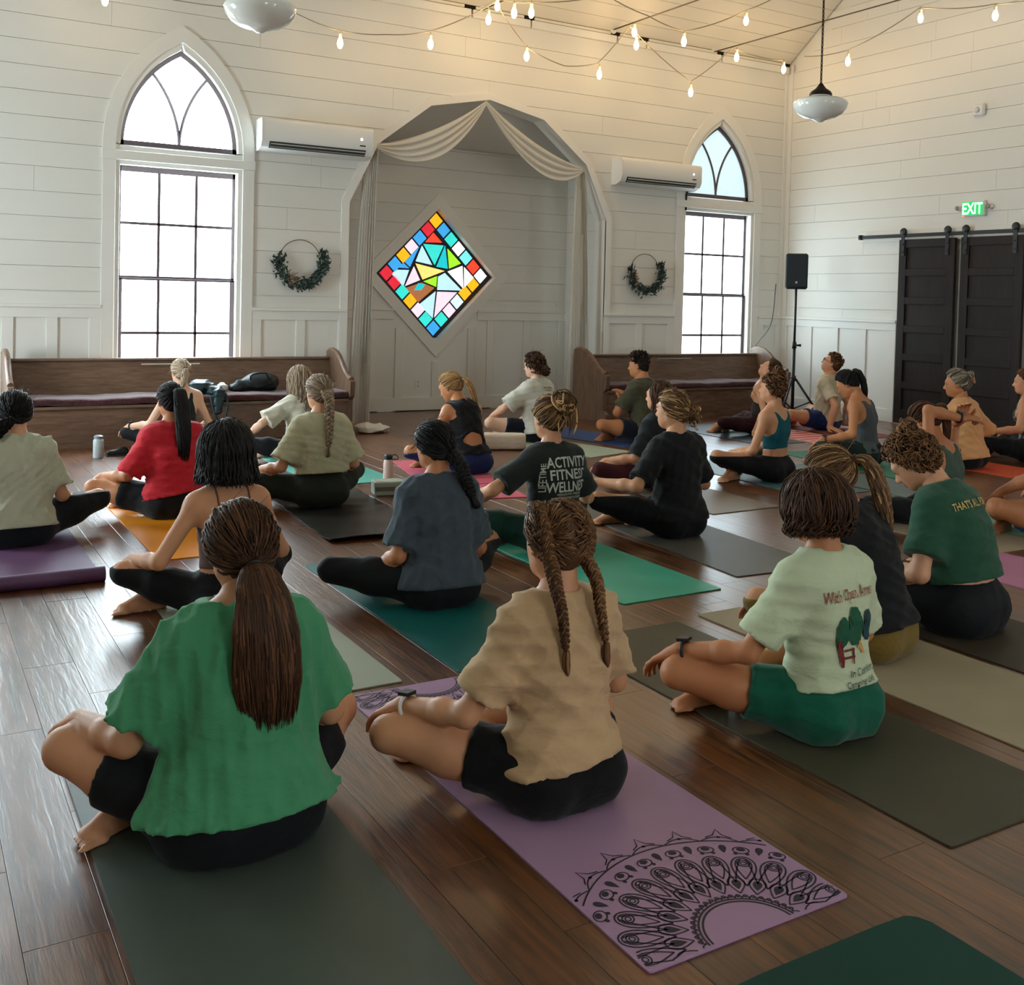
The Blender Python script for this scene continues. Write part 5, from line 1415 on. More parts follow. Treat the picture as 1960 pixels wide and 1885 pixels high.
person('P3', 'woman in a pale mint tee printed with trees and green shorts', (2.70, 2.44), S=1.02, g=.98, gh=1.0, lean=3, slump=5, face=2, head=(8, 4, 0), skin='tan', vox=.0095,
       kneeL=(-.40, .28, .17), kneeR=(.36, .32, .17), ankL=(.02, .34, .06), ankR=(-.17, .36, .055), toeR=(-.9, .1, 0), handL=(-.37, .30, .235), handR=(.33, .3, .23), watch=('L', M_BLACKMETAL),
       top=dict(kind='tee', col=cloth('mint_cotton', rgb(196, 208, 172)), hem=.055, sleeve=.82, loose=.017, flare=.03, amp=.0038),
       bottom=dict(kind='shorts', col=cloth('green_shorts', rgb(18, 92, 70)), frac=.42, name='shorts', loose=.02, waist=.13, amp=.005),
       hair=dict(style='bob', col='brown', len=.075, n=560, thick=.026, flareout=-.02, back=.0, wav=.009, fly=70, sh=.42, amin=55, amax=305, iw=.04, vol=.008))
person('P4', 'person in a slate grey tee with a messy black side braid', (2.19, 4.30), S=1.0, g=1.06, gh=1.05, lean=4, slump=9, face=-4, head=(8, 14, 0), skin='tan', vox=.0105,
       kneeL=(-.46, .20, .15), kneeR=(.36, .24, .21), ankL=(-.08, .34, .055), ankR=(-.10, .40, .055), handL=(-.22, .22, .14), handR=(.22, .25, .15),
       top=dict(kind='tee', col=cloth('slate_tee', rgb(66, 76, 84)), hem=-.02, sleeve=.86, loose=.022, flare=.03, amp=.008, stretch=(1.5, 1.5, .6)),
       bottom=dict(kind='leggings', col=BLK2, frac=2),
       hair=dict(style='braid', col='black', tie=(.25, -.85, -.5), r0=.024, r1=.016, turns=8, tuft=.05, fly=90, vol=.012, guide=lambda t: [t, t+A([.03, -.055, -.06]), t+A([.05, -.075, -.13]), t+A([.085, -.085, -.21])]))
person('P5', 'woman with a black bob in a mauve brown camisole, hand on knee', (1.26, 4.50), S=1.0, g=.92, gh=1.0, lean=3, slump=4, face=5, head=(4, 6, 0), skin='light', vox=.0105,
       kneeL=(-.37, .25, .19), kneeR=(.36, .28, .18), ankL=(-.02, .34, .06), ankR=(-.24, .30, .06), toeR=(-.95, .05, 0), handL=(-.33, .25, .245), handR=(.33, .27, .24), poleL=(-.3, -.7, -.5),
       top=dict(kind='cami', col=cloth('mauve_brown', rgb(104, 80, 76)), hem=.125, drop=.085, name='camisole'),
       bottom=dict(kind='leggings', col=BLK2, frac=2, waist=.12),
       hair=dict(style='bob', col='black', len=.125, n=560, thick=.026, flareout=.012, wav=.004, vol=.016, iw=.062, fly=30, back=.012))
person('P6', 'woman in a black tee printed ACTIVITY FITNESS WELLNESS', (3.20, 4.90), S=1.03, g=.98, gh=1.0, lean=4, slump=5, face=3, head=(6, 0, 0), skin='light', vox=.0105,
       kneeL=(-.42, .24, .19), kneeR=(.38, .28, .18), ankL=(.0, .34, .06), ankR=(-.17, .32, .055), toeR=(-.95, .1, 0), handL=(-.42, .24, .255), handR=(.35, .28, .25), watch=('L', mat('brown_leather', rgb(86, 52, 36), .5)), poleL=(-.8, -.4, -.3), hcurl=(.25, .5),
       top=dict(kind='tee', col=cloth('black_green_tee', rgb(38, 44, 42)), hem=.0, sleeve=.80, loose=.018, flare=.03, amp=.0025),
       bottom=dict(kind='leggings', col=cloth('pine_legging', rgb(18, 58, 48), .05, .3, .12, .7), frac=2),
       hair=dict(style='bun', col='streaked', tie=(.22, -.75, .5), br=.066, boff=.024, n=90, loose=50, drop=.17, lr=.005, fly=40))
person('P7', 'person in a plain black tee with a low messy blond bun', (4.13, 4.95), S=1.05, g=1.0, gh=1.0, lean=3, slump=4, face=4, head=(4, 18, 0), skin='light', vox=.0105,
       kneeL=(-.41, .22, .20), kneeR=(.38, .30, .17), ankL=(-.02, .34, .06), ankR=(-.12, .42, .055), handL=(-.38, .22, .30), handR=(.35, .28, .24), palm=('up', 'down'), hcurl=(.35, .5), poleL=(-.4, -.6, -.5),
       top=dict(kind='tee', col=BLK, hem=-.02, sleeve=.85, loose=.017, flare=.025),
       bottom=dict(kind='leggings', col=BLK2, frac=2),
       hair=dict(style='bun', col='streaked', tie=(.30, -.85, -.35), br=.046, boff=.02, n=70, loose=30, drop=.08, lr=.005, sh=.55))
person('P8', 'woman in a cropped cream-sage tee with a fishtail braid', (2.47, 6.64), S=1.03, z0=.013, g=1.0, gh=1.06, lean=3, slump=4, face=2, head=(4, 4, 0), skin='fair', vox=.0115,
       kneeL=(-.46, .20, .16), kneeR=(.38, .28, .16), ankL=(-.04, .34, .055), ankR=(-.12, .40, .055), handL=(-.36, .22, .21), handR=(.30, .25, .2), watch=('L', M_BLACKMETAL),
       top=dict(kind='tee', col=cloth('cream_sage', rgb(186, 182, 150)), hem=.10, sleeve=.86, loose=.024, flare=.045),
       bottom=dict(kind='leggings', col=cloth('dark_olive_legging', rgb(42, 46, 38), .05, .3), frac=2, waist=.15),
       hair=dict(style='braid', col='ash', tie=(.02, -.93, -.1), r0=.026, r1=.011, turns=11, guide=lambda t: [t, t+A([.005, -.045, -.05]), t+A([.0, -.07, -.15]), t+A([.0, -.08, -.27]), t+A([-.005, -.07, -.38])], tuft=.05))
person('P9', 'person in a red tee with a long straight black ponytail', (1.53, 6.72), S=.99, g=1.08, gh=1.04, lean=5, slump=7, face=6, head=(5, 0, 0), skin='tan', vox=.0115,
       kneeL=(-.42, .26, .17), kneeR=(.38, .28, .17), ankL=(-.02, .36, .055), ankR=(-.14, .40, .055), handL=(-.36, .28, .235), handR=(.34, .27, .24),
       top=dict(kind='tee', col=cloth('red_tee', rgb(196, 40, 52)), hem=.03, sleeve=.95, loose=.02, flare=.03, hemtilt=8),
       bottom=dict(kind='shorts', col=BLK, frac=.55, name='shorts', loose=.014),
       hair=dict(style='ponytail', col='black', tie=(.05, -.9, .38), width=[.02, .034, .044, .046, .042, .03], n=260, flat=.5, guide=lambda t: [t, t+A([.01, -.05, -.0]), t+A([.02, -.075, -.12]), t+A([.03, -.09, -.28]), t+A([.03, -.085, -.44])]))
person('P10', 'person in a cream tee with messy dark hair at the left edge', (.60, 6.32), S=1.0, g=1.0, gh=1.06, lean=8, slump=10, face=2, head=(10, 10, 0), skin='fair', vox=.0115,
       kneeL=(-.38, .28, .16), kneeR=(.46, .20, .18), ankL=(.02, .34, .055), ankR=(-.05, .40, .055), handL=(-.20, .10, .62), poleL=(-.8, -.1, -.6), hdirL=(.4, .2, .9), handR=(.28, .24, .2), hcurl=(.8, .5),
       top=dict(kind='tee', col=cloth('cream_tee', rgb(190, 192, 168)), hem=-.02, sleeve=.82, loose=.024, flare=.03, amp=.009),
       bottom=dict(kind='trousers', col=cloth('navy_black', rgb(22, 28, 34)), frac=2, name='trousers', loose=.02),
       hair=dict(style='ponytail', col='black', tie=(-.35, -.75, -.55), width=[.02, .03, .034, .02], n=130, wav=.01, fly=70, vol=.014, guide=lambda t: [t, t+A([-.04, -.03, -.03]), t+A([-.085, .0, -.09]), t+A([-.11, .04, -.15])]))
person('P11', 'blond person in a black open-back top bending forward on a rose mat', (4.03, 7.42), S=1.02, g=.95, gh=1.08, lean=22, slump=16, face=10, head=(26, 22, 0), skin='tan', vox=.012,
       kneeL=(-.38, .28, .16), kneeR=(.36, .32, .16), ankL=(.02, .36, .055), ankR=(-.12, .42, .055), handL=(-.20, .34, .16), handR=(.22, .36, .16), poleL=(-.6, -.5, -.2),
       top=dict(kind='sleeveless', col=BLK, hem=.02, loose=.008, back_hole=True, name='open_back_top'),
       bottom=dict(kind='leggings', col=cloth('navy_legging', rgb(20, 34, 78), .05, .3, .12, .6), frac=2, waist=.10),
       hair=dict(style='ponytail', col='blond', tie=(.15, -.95, .02), width=[.016, .026, .032, .03, .016], n=180, flat=.7, guide=lambda t: [t, t+A([.03, -.035, -.01]), t+A([.07, -.06, -.09]), t+A([.12, -.06, -.22])]))
person('P12', 'person with curly brown hair in a white tee by the bolster', (5.56, 8.83), S=1.03, g=1.12, gh=1.05, lean=4, slump=6, face=16, head=(5, 10, 0), skin='pale', vox=.0125,
       kneeL=(-.42, .24, .18), kneeR=(.38, .28, .17), ankL=(.0, .36, .055), ankR=(-.12, .40, .055), handL=(-.24, .36, .24), handR=(.25, .34, .22), poleL=(-.8, -.4, -.2),
       top=dict(kind='tee', col=cloth('white_tee', rgb(206, 203, 188)), hem=-.03, sleeve=.92, loose=.024, flare=.04), bottom=dict(kind='shorts', col=cloth('navy_shorts', rgb(20, 22, 34)), frac=.62, name='shorts', loose=.012),
       hair=dict(style='curly', col='brown', puff=.014, tail=True, vol=.012))
person('P13', 'man in an olive tee with short dark hair facing the right pew', (6.58, 8.42), S=1.06, g=1.02, male=True, lean=4, slump=8, face=22, head=(4, 14, 0), skin='tan', vox=.0125,
       kneeL=(-.42, .22, .17), kneeR=(.38, .28, .17), ankL=(.0, .36, .055), ankR=(-.20, .30, .055), toeR=(-.95, .1, 0), handL=(-.02, .24, .36), handR=(.03, .24, .36), poleL=(-.9, -.3, -.35), poleR=(.9, -.3, -.35), hdirL=(.3, .5, .8), hdirR=(-.3, .5, .8),
       top=dict(kind='tee', col=cloth('olive_tee', rgb(74, 72, 52)), hem=-.02, sleeve=.78, loose=.02, flare=.03), bottom=dict(kind='shorts', col=cloth('navy_shorts', rgb(20, 22, 34)), frac=.5, name='shorts', loose=.02),
       hair=dict(style='short', col='darkbrown', len=.05, flow=(0, .25, .75)))
person('P14', 'person in maroon leggings half hidden behind the black tee', (5.00, 6.16), S=.98, g=.98, lean=4, slump=6, face=8, head=(2, 16, 0), skin='light', vox=.0125,
       kneeL=(-.42, .26, .16), kneeR=(.38, .28, .16), ankL=(.0, .36, .055), ankR=(-.12, .40, .055), handL=(-.36, .26, .22), handR=(.3, .28, .22),
       top=dict(kind='tee', col=cloth('charcoal_tee', rgb(34, 38, 40)), hem=-.02, sleeve=.95, loose=.016), bottom=dict(kind='leggings', col=cloth('maroon_legging', rgb(70, 30, 34), .05, .3), frac=2),
       hair=dict(style='long', col='brown', len=.17, n=300, thick=.014, wav=.006))
person('P15', 'woman in a teal crop top with a curly top bun', (6.14, 6.16), S=1.02, g=.90, gh=1.02, lean=0, slump=6, face=14, head=(-2, 14, 0), skin='light', vox=.0115,
       kneeL=(-.44, .24, .20), kneeR=(.38, .28, .17), ankL=(-.04, .34, .06), ankR=(-.26, .22, .06), toeR=(-.9, .0, 0), handL=(-.18, .28, .2), handR=(.1, .36, .18), poleL=(-.4, -.7, -.4),
       top=dict(kind='tank', col=cloth('teal_top', rgb(28, 92, 104), .05, .3), hem=.15, arm=.018, nw=.085, nd=.125, name='crop_top'), bottom=dict(kind='leggings', col=BLK2, frac=2, waist=.10),
       hair=dict(style='curly', col='lightbrown', bun=(0, -.3, .95), br=.05, n=620, puff=.006, vol=.006))
person('P16', 'person in maroon leggings and a tank leaning back, face up, by the pew', (8.14, 8.42), S=1.0, g=.95, lean=-10, slump=2, face=24, head=(-38, 12, 0), skin='light', vox=.013,
       kneeL=(-.44, .22, .15), kneeR=(.36, .30, .15), ankL=(-.02, .36, .055), ankR=(-.14, .42, .055), handL=(-.26, -.06, .05), handR=(.26, -.06, .05), hdirL=(-.5, -.8, -.1), hdirR=(.5, -.8, -.1), poleL=(-.3, -.9, 0), poleR=(.3, -.9, 0), hcurl=(.08, .08),
       top=dict(kind='tank', col=cloth('umber_tank', rgb(62, 52, 48)), hem=.0, name='tank_top'), bottom=dict(kind='leggings', col=cloth('maroon_legging2', rgb(56, 26, 34), .05, .3), frac=2),
       hair=dict(style='bun', col='brown', tie=(0, -.9, .1), br=.03, n=40))
person('P17', 'man in a cream tee and sunglasses looking up by the speaker stand', (9.24, 8.48), S=1.05, g=1.02, male=True, lean=-6, slump=4, face=26, head=(-24, 10, 0), skin='light', vox=.013, glasses=True,
       kneeL=(-.44, .24, .18), kneeR=(.38, .28, .17), ankL=(.0, .36, .055), ankR=(-.12, .40, .055), handL=(-.26, -.12, .05), handR=(.28, -.12, .05), hdirL=(-.5, -.8, -.1), hdirR=(.5, -.8, -.1), poleL=(-.3, -.9, 0), poleR=(.3, -.9, 0), hcurl=(.15, .15),
       top=dict(kind='tee', col=cloth('sand_tee', rgb(196, 184, 158)), hem=-.01, sleeve=.72, loose=.018), bottom=dict(kind='shorts', col=cloth('royal_shorts', rgb(24, 44, 96)), frac=.55, name='shorts', loose=.02),
       hair=dict(style='short', col='lightbrown', len=.03, flow=(0, -.3, .4)))
person('P18', 'woman in a grey tank top with a dark ponytail and bowed head', (7.55, 6.45), S=1.04, g=.98, gh=1.04, lean=8, slump=12, face=20, head=(34, 10, 0), skin='tan', vox=.012, watch=('L', M_BLACKMETAL),
       kneeL=(-.44, .22, .16), kneeR=(.38, .28, .16), ankL=(.0, .36, .055), ankR=(-.12, .40, .055), handL=(-.40, .22, .225), handR=(.33, .28, .22), poleL=(-.3, -.6, -.6), shw=1.05,
       top=dict(kind='tank', col=cloth('grey_tank', rgb(78, 84, 86)), hem=-.01, arm=.02, nw=.07, nd=.10, loose=.007, name='tank_top'), bottom=dict(kind='leggings', col=cloth('forest_legging', rgb(30, 42, 38), .05, .3), frac=2),
       hair=dict(style='ponytail', col='black', tie=(.1, -.75, .6), width=[.016, .03, .04, .036, .018], n=190, wav=.005, fly=20, tiecol=M_PLASTIC, guide=lambda t: [t, t+A([.04, -.045, -.01]), t+A([.085, -.075, -.12]), t+A([.12, -.075, -.31])]))
person('P19', 'person in a peach long-sleeved shirt with a hair claw, by the dark doors', (8.33, 5.98), S=1.04, g=1.05, lean=6, slump=10, face=14, head=(8, 22, 0), skin='tan', vox=.012,
       kneeL=(-.40, .26, .16), kneeR=(.24, .38, .18), ankL=(.0, .36, .055), ankR=(-.10, .48, .055), handL=(-.1, .40, .3), handR=(.20, .12, .2), poleR=(.6, -.6, -.1),
       top=dict(kind='tee', col=cloth('peach_shirt', rgb(222, 164, 112)), hem=-.03, sleeve=1.85, loose=.018, name='long_sleeved_shirt'), bottom=dict(kind='trousers', col=BLK, frac=2, name='trousers', loose=.014),
       hair=dict(style='bun', col='grey', tie=(.05, -.9, .4), br=.03, n=50, lr=.005, fly=20))
person('P20', 'person lifting their long hair, elbow raised, behind the forest green tee', (5.80, 4.30), S=1.0, g=.98, lean=6, slump=14, face=8, head=(30, 4, 0), skin='tan', vox=.0115, watch=('L', M_BLACKMETAL),
       kneeL=(-.38, .30, .16), kneeR=(.38, .28, .16), ankL=(.02, .34, .055), ankR=(-.10, .40, .055), handL=(.09, -.04, .72), poleL=(-.9, .5, .25), hdirL=(.9, -.25, .1), hcurl=(1.2, .5), handR=(.14, .0, .70), poleR=(.8, .5, .2), hdirR=(-.3, -.3, .8),
       top=dict(kind='tank', col=cloth('grey_green_tank', rgb(70, 90, 78)), hem=.0, arm=.02, nw=.07, nd=.12, name='tank_top'), bottom=dict(kind='leggings', col=BLK2, frac=2),
       hair=dict(style='ponytail', col='brown', tie=(.45, -.75, .25), width=[.014, .024, .036, .034, .02], n=230, sh=.55, guide=lambda t: [t, t+A([.035, -.02, .015]), t+A([.07, -.035, -.09]), t+A([.085, -.03, -.25])]))
person('P21', 'person in a cropped forest green tee with yellow lettering, head bowed', (4.13, 2.96), S=1.08, g=1.2, gh=1.12, lean=10, slump=17, face=12, head=(42, 20, -4), skin='fair', vox=.0098,
       kneeL=(-.28, .37, .19), kneeR=(.42, .26, .17), ankL=(.08, .42, .06), ankR=(-.10, .50, .055), handL=(-.16, .28, .20), handR=(.22, .28, .18), poleL=(-.5, -.5, -.5),
       top=dict(kind='tee', col=cloth('forest_tee', rgb(40, 82, 62)), hem=.10, sleeve=.74, loose=.02, flare=.03, amp=.003, nw=.075, nd=.04), bottom=dict(kind='leggings', col=BLK2, frac=2, waist=.10),
       hair=dict(style='curly', col='lightbrown', bun=(.15, -.5, .85), br=.042, n=900, puff=.014, vol=.01))
person('P22', 'person in black with a long streaked brown ponytail and mustard waistband', (3.48, 2.90), S=1.03, g=1.04, gh=1.0, lean=14, slump=16, face=14, head=(24, 6, 0), skin='light', vox=.0098,
       kneeL=(-.24, .38, .17), kneeR=(.24, .39, .19), ankL=(.10, .30, .055), ankR=(.06, .40, .055), toeR=(-.9, -.1, 0), toeL=(.9, .1, 0), handL=(-.2, .36, .18), handR=(.24, .3, .18),
       top=dict(kind='tee', col=BLK, hem=.0, sleeve=.8, loose=.018), bottom=dict(kind='leggings', col=cloth('mustard_legging', rgb(120, 98, 42)), frac=2),
       hair=dict(style='ponytail', col='streaked', tie=(.12, -.9, .15), width=[.022, .036, .046, .05, .044, .02], n=420, flat=.6, sh=.45, wav=.004, fly=30, vol=.013, guide=lambda t: [t, t+A([.035, -.05, -.01]), t+A([.065, -.08, -.09]), t+A([.10, -.09, -.21]), t+A([.14, -.08, -.36])]))
person('P23', 'person at the right edge with a bare knee and blue shorts', (6.36, 3.86), S=1.05, g=1.1, lean=4, slump=6, face=10, head=(0, 0, 0), skin='tan', vox=.0115,
       kneeL=(-.46, .20, .20), kneeR=(.40, .26, .17), ankL=(.0, .36, .055), ankR=(-.14, .30, .055), handL=(-.30, .24, .27), handR=(.34, .27, .24), poleL=(-.95, -.2, -.25),
       top=dict(kind='tank', col=BLK, hem=.0, name='tank_top'), bottom=dict(kind='shorts', col=cloth('blue_shorts', rgb(30, 92, 160)), frac=.5, name='shorts', loose=.02),
       hair=dict(style='bun', col='brown', tie=(0, -.8, .3), br=.035, n=40))
person('P24', 'person in a dark tank reaching to a knee at the far right edge', (9.26, 5.98), S=1.03, g=1.0, lean=3, slump=5, face=16, head=(4, 20, 0), skin='light', vox=.0125,
       kneeL=(-.40, .24, .18), kneeR=(.38, .28, .17), ankL=(.0, .36, .055), ankR=(-.12, .40, .055), handL=(-.42, .22, .28), poleL=(-.4, -.6, -.5), handR=(.33, .27, .24),
       top=dict(kind='tank', col=print_cloth('grey_patterned', rgb(48, 46, 44), rgb(132, 136, 132)), hem=.0, name='tank_top'), bottom=dict(kind='leggings', col=BLK2, frac=2),
       hair=dict(style='bun', col='lightbrown', tie=(0, -.75, .3), br=.03, n=40))
person('P25', 'person with a pale blond low ponytail sitting by the left pew', (2.16, 9.22), S=.97, g=.92, lean=2, slump=4, face=6, head=(2, 4, 0), skin='pale', vox=.0125,
       kneeL=(-.40, .26, .18), kneeR=(.38, .28, .17), ankL=(.0, .36, .055), ankR=(-.12, .40, .055), handL=(-.38, .24, .24), handR=(.33, .27, .24), watch=('L', M_BLACKMETAL),
       top=dict(kind='tank', col=cloth('black_cross_back', rgb(30, 34, 36)), hem=.0, arm=.0, nw=.06, nd=.14, name='tank_top'), bottom=dict(kind='leggings', col=BLK2, frac=2),
       hair=dict(style='ponytail', col='ash', tie=(0, -.9, .1), width=[.014, .024, .028, .02], n=90, sh=.75, fly=60, guide=lambda t: [t, t+A([-.005, -.03, -.01]), t+A([-.02, -.05, -.07]), t+A([-.03, -.05, -.15])]))
person('P26', 'person in a white tee with long wavy ash hair behind the braid', (2.98, 8.42), S=.95, g=.98, lean=4, slump=10, face=10, head=(8, 8, 0), skin='pale', vox=.0125,
       kneeL=(-.44, .22, .17), kneeR=(.38, .28, .16), ankL=(.0, .36, .055), ankR=(-.12, .40, .055), handL=(-.42, .26, .22), handR=(.33, .28, .22), poleL=(-.7, -.5, -.1),
       top=dict(kind='tee', col=cloth('ivory_tee', rgb(206, 200, 182)), hem=-.02, sleeve=.85, loose=.022, flare=.04), bottom=dict(kind='leggings', col=BLK2, frac=2),
       hair=dict(style='long', col='ash', len=.30, n=520, thick=.02, wav=.012, freq=3.2, back=.05, sh=.55, vol=.012))

# ------------------------------------------------------------------ lettering and pictures on shirts
INK_W = mat('ink_white', rgb(198, 202, 190), .8); INK_R = mat('ink_rust', rgb(150, 74, 58), .8); INK_G = mat('ink_green', rgb(16, 84, 56), .8); INK_B = mat('ink_slate', rgb(58, 78, 78), .8)
INK_Y = mat('ink_yellow', rgb(196, 172, 106), .8); INK_O = mat('ink_orange', rgb(224, 146, 40), .8); INK_M = mat('ink_maroon', rgb(120, 40, 36), .8); INK_K = mat('ink_dark', rgb(50, 48, 46), .8); INK_T = mat('ink_teal', rgb(24, 62, 66), .8)
for t, z, sq in (('ACTIVITY', .005, .86), ('FITNESS', -.06, .98), ('WELLNESS', -.125, .82)):
    back_print('P6', t, .076, .03, z-.04, INK_W, 'lettering', bold=.02, squash=sq*.95)
back_print('P6', 'LIFETIME', .04, -.108, -.085, INK_W, 'lettering', rot=math.pi/2, bold=.012, squash=1.0)
back_print('P6', 'PHYSICAL ACTIVITY, FITNESS & WELLNESS', .017, .045, -.185, INK_W, 'lettering', bold=.01, squash=.62)
back_print('P6', 'PROMOTING A LIFETIME OF ACTIVITY & HEALTH', .015, .03, -.203, INK_W, 'lettering', bold=.01, squash=.7)
back_print('P3', 'With Open Arms', .056, -.008, -.055, INK_R, 'lettering', bold=.004, squash=.52, rot=.06)
def blob(cx, cz, w, h, n=26, wob=.12, seed=0):
    r = random.Random(seed); k = [r.uniform(1-wob, 1+wob) for _ in range(n)]
    return [(cx+w*math.sin(2*math.pi*i/n)*k[i], cz+h*math.cos(2*math.pi*i/n)*k[i]) for i in range(n)]
def pic(pid, polys, mt, cx, cz, name, off=.006):
    """small polygons laid on the shirt, subdivided so that they follow it"""
    V = []; Fs = []
    for P in polys:
        P = np.array(P); c = P.mean(0); n = len(P); b0 = len(V)
        V.append(tuple(c)); 
        for f in (.5, 1.): V += [tuple(c+(p-c)*f) for p in P]
        for i in range(n):
            j = (i+1) % n; Fs.append([b0, b0+1+i, b0+1+j]); Fs.append([b0+1+i, b0+1+n+i, b0+1+n+j, b0+1+j])
    back_print(pid, None, 1., cx, cz, mt, name, polys=(V, Fs), off=off)
pic('P3', [blob(0, .012, .034, .058, seed=1), blob(0, .05, .024, .03, seed=4), blob(-.055, -.005, .024, .045, seed=2), blob(-.052, .028, .016, .022, seed=6)], INK_G, .0, -.155, 'tree_picture')
pic('P3', [blob(.058, .012, .022, .048, seed=3), blob(.058, .042, .014, .022, seed=7)], INK_T, .0, -.155, 'tree_picture', .0066)
pic('P3', [[(-.072, -.02), (-.06, -.022), (-.052, -.06), (-.05, -.085), (-.056, -.108), (-.062, -.108), (-.066, -.08), (-.072, -.06)]], INK_M, .0, -.155, 'trunk_picture', .0072)
pic('P3', [[(-.05, -.055), (-.01, -.052), (-.01, -.058), (-.05, -.062)], [(-.05, -.075), (-.012, -.073), (-.012, -.079), (-.05, -.082)], [(-.018, -.05), (-.011, -.05), (-.014, -.1), (-.019, -.1)]], INK_M, .0, -.155, 'bench_picture', .0072)
pic('P3', [[(.01, -.03), (.018, -.03), (.032, -.072), (.022, -.072)], [(.006, -.045), (.014, -.05), (.012, -.055), (.004, -.05)]], INK_O, .0, -.155, 'flower_picture', .0076)
back_print('P3', 'In Comfort', .028, .02, -.29, INK_B, 'lettering', bold=.004, shear=.3, rot=.05, squash=.9)
back_print('P3', 'Camping Life', .028, .01, -.325, INK_B, 'lettering', bold=.004, shear=.3, rot=.05, squash=.9)
back_print('P21', "THAT'S ALL FOLKS", .046, .0, -.03, INK_Y, 'lettering', bold=.02, squash=.72)
back_print('P12', 'Move Your Body', .022, .03, .0, INK_K, 'lettering', bold=.01, squash=.8)
back_print('P12', 'with intention', .018, .03, -.024, INK_K, 'lettering', bold=.008, squash=.8)
# maroon strap under the green tee, hair claw of the peach shirt
I = PEOPLE['P1']; w = I['w']; nb = I['nb']; q = MB()
for s in (-1, 1):
    q = MB(); q.tube(bez([w(nb+A([s*.062, -.045, -.028])), w(nb+A([s*.056, -.03, .014])), w(nb+A([s*.05, .01, .02])), w(nb+A([s*.05, .05, .0]))], 10), .011, 6).build('undershirt_strap', cloth('maroon_strap', rgb(92, 30, 48)), I['root'], True)
I = PEOPLE['P19']; q = MB(); c = I['C']; Rh = I['Rh']
hw2 = lambda x, y, z: I['w'](c+Rh @ A([x, y, z]))
for k in range(6): q.tube(bez([hw2(.02+.0*k, -.085-.002*k, .075-.016*k), hw2(.045, -.125, .07-.016*k), hw2(.03, -.145, .062-.016*k)], 8), .006, 6)
q.tube([hw2(.03, -.13, .085), hw2(.038, -.142, -.02)], .012, 8)
q.build('hair_claw', mat('claw_peach', rgb(214, 160, 124), .35), I['root'], True)
# ================================================================== stained glass diamond
GY = AB+.085
sg = empty('window_8', (DC[0], AB, DC[2]), kind='structure')
cpx = lambda u, v: yp(700+u/6.5, 380+v/6.5, GY)
gl, gt, gb = cpx(158, 922), cpx(880, 165), cpx(838, 1722)
gr = gt+gb-gl
GLC = {}
def sgl(name, r, g, b, s=1.0):
    if name not in GLC:
        m_ = mat('stained_'+name, rgb(r, g, b), .15, .5, emit=rgb(r, g, b), es=s); nt = m_.node_tree; N = nt.nodes.new; L = nt.links.new
        tc = N('ShaderNodeTexCoord'); n = N('ShaderNodeTexNoise'); n.inputs['Scale'].default_value = 26; n.inputs['Detail'].default_value = 3; L(tc.outputs['Object'], n.inputs['Vector'])
        mr = N('ShaderNodeMapRange'); mr.inputs[3].default_value = s*.72; mr.inputs[4].default_value = s*1.25; L(n.outputs[0], mr.inputs[0]); L(mr.outputs[0], nt.nodes['Principled BSDF'].inputs['Emission Strength'])
        GLC[name] = m_
    return GLC[name]
K = dict(red=(196, 34, 52), blue=(52, 146, 208), orange=(250, 168, 20), pink=(240, 208, 222), teal=(48, 200, 190), white=(250, 252, 250), ltteal=(110, 212, 214), verm=(246, 62, 38), pale=(196, 222, 222), aqua=(24, 178, 190), ltblue=(178, 220, 232), lime=(148, 222, 40), amber=(248, 206, 112), brown=(150, 92, 54))
MB().prism([gl+A([0, .012, 0]), gt+A([0, .012, 0]), gr+A([0, .012, 0]), gb+A([0, .012, 0])], (0, .01, 0)).build('lead_came', mat('lead', rgb(42, 38, 46), .5, metal=.3), sg)
def gpt(s, t): return gl+(gt-gl)*s/7+(gb-gl)*t/7
def pane_sg(P, c):
    P = [np.array(p) for p in P]; cen = sum(P)/len(P)
    P = [p+(cen-p)/np.linalg.norm(cen-p)*.006 for p in P]
    MB().prism(P, (0, .011, 0)).build('pane', sgl(c, *K[c], (.95 if c == 'white' else .72) if c in ('white', 'pink', 'ltblue') else .8), sg)
cells = {}
for i, c in enumerate('red blue orange pink blue red orange'.split()): cells[i, 0] = c
for j, c in enumerate('orange blue teal white ltteal verm white'.split()): cells[6, j] = c
for k, c in enumerate('white orange orange pale pink teal blue'.split()): cells[6-k, 6] = c
for j, c in enumerate('red red teal orange pink teal blue'.split()): cells[0, j] = c
for (i, j), c in cells.items():
    e = .05
    pane_sg([gpt(i+e, j+e), gpt(i+1-e, j+e), gpt(i+1-e, j+1-e), gpt(i+e, j+1-e)], c)
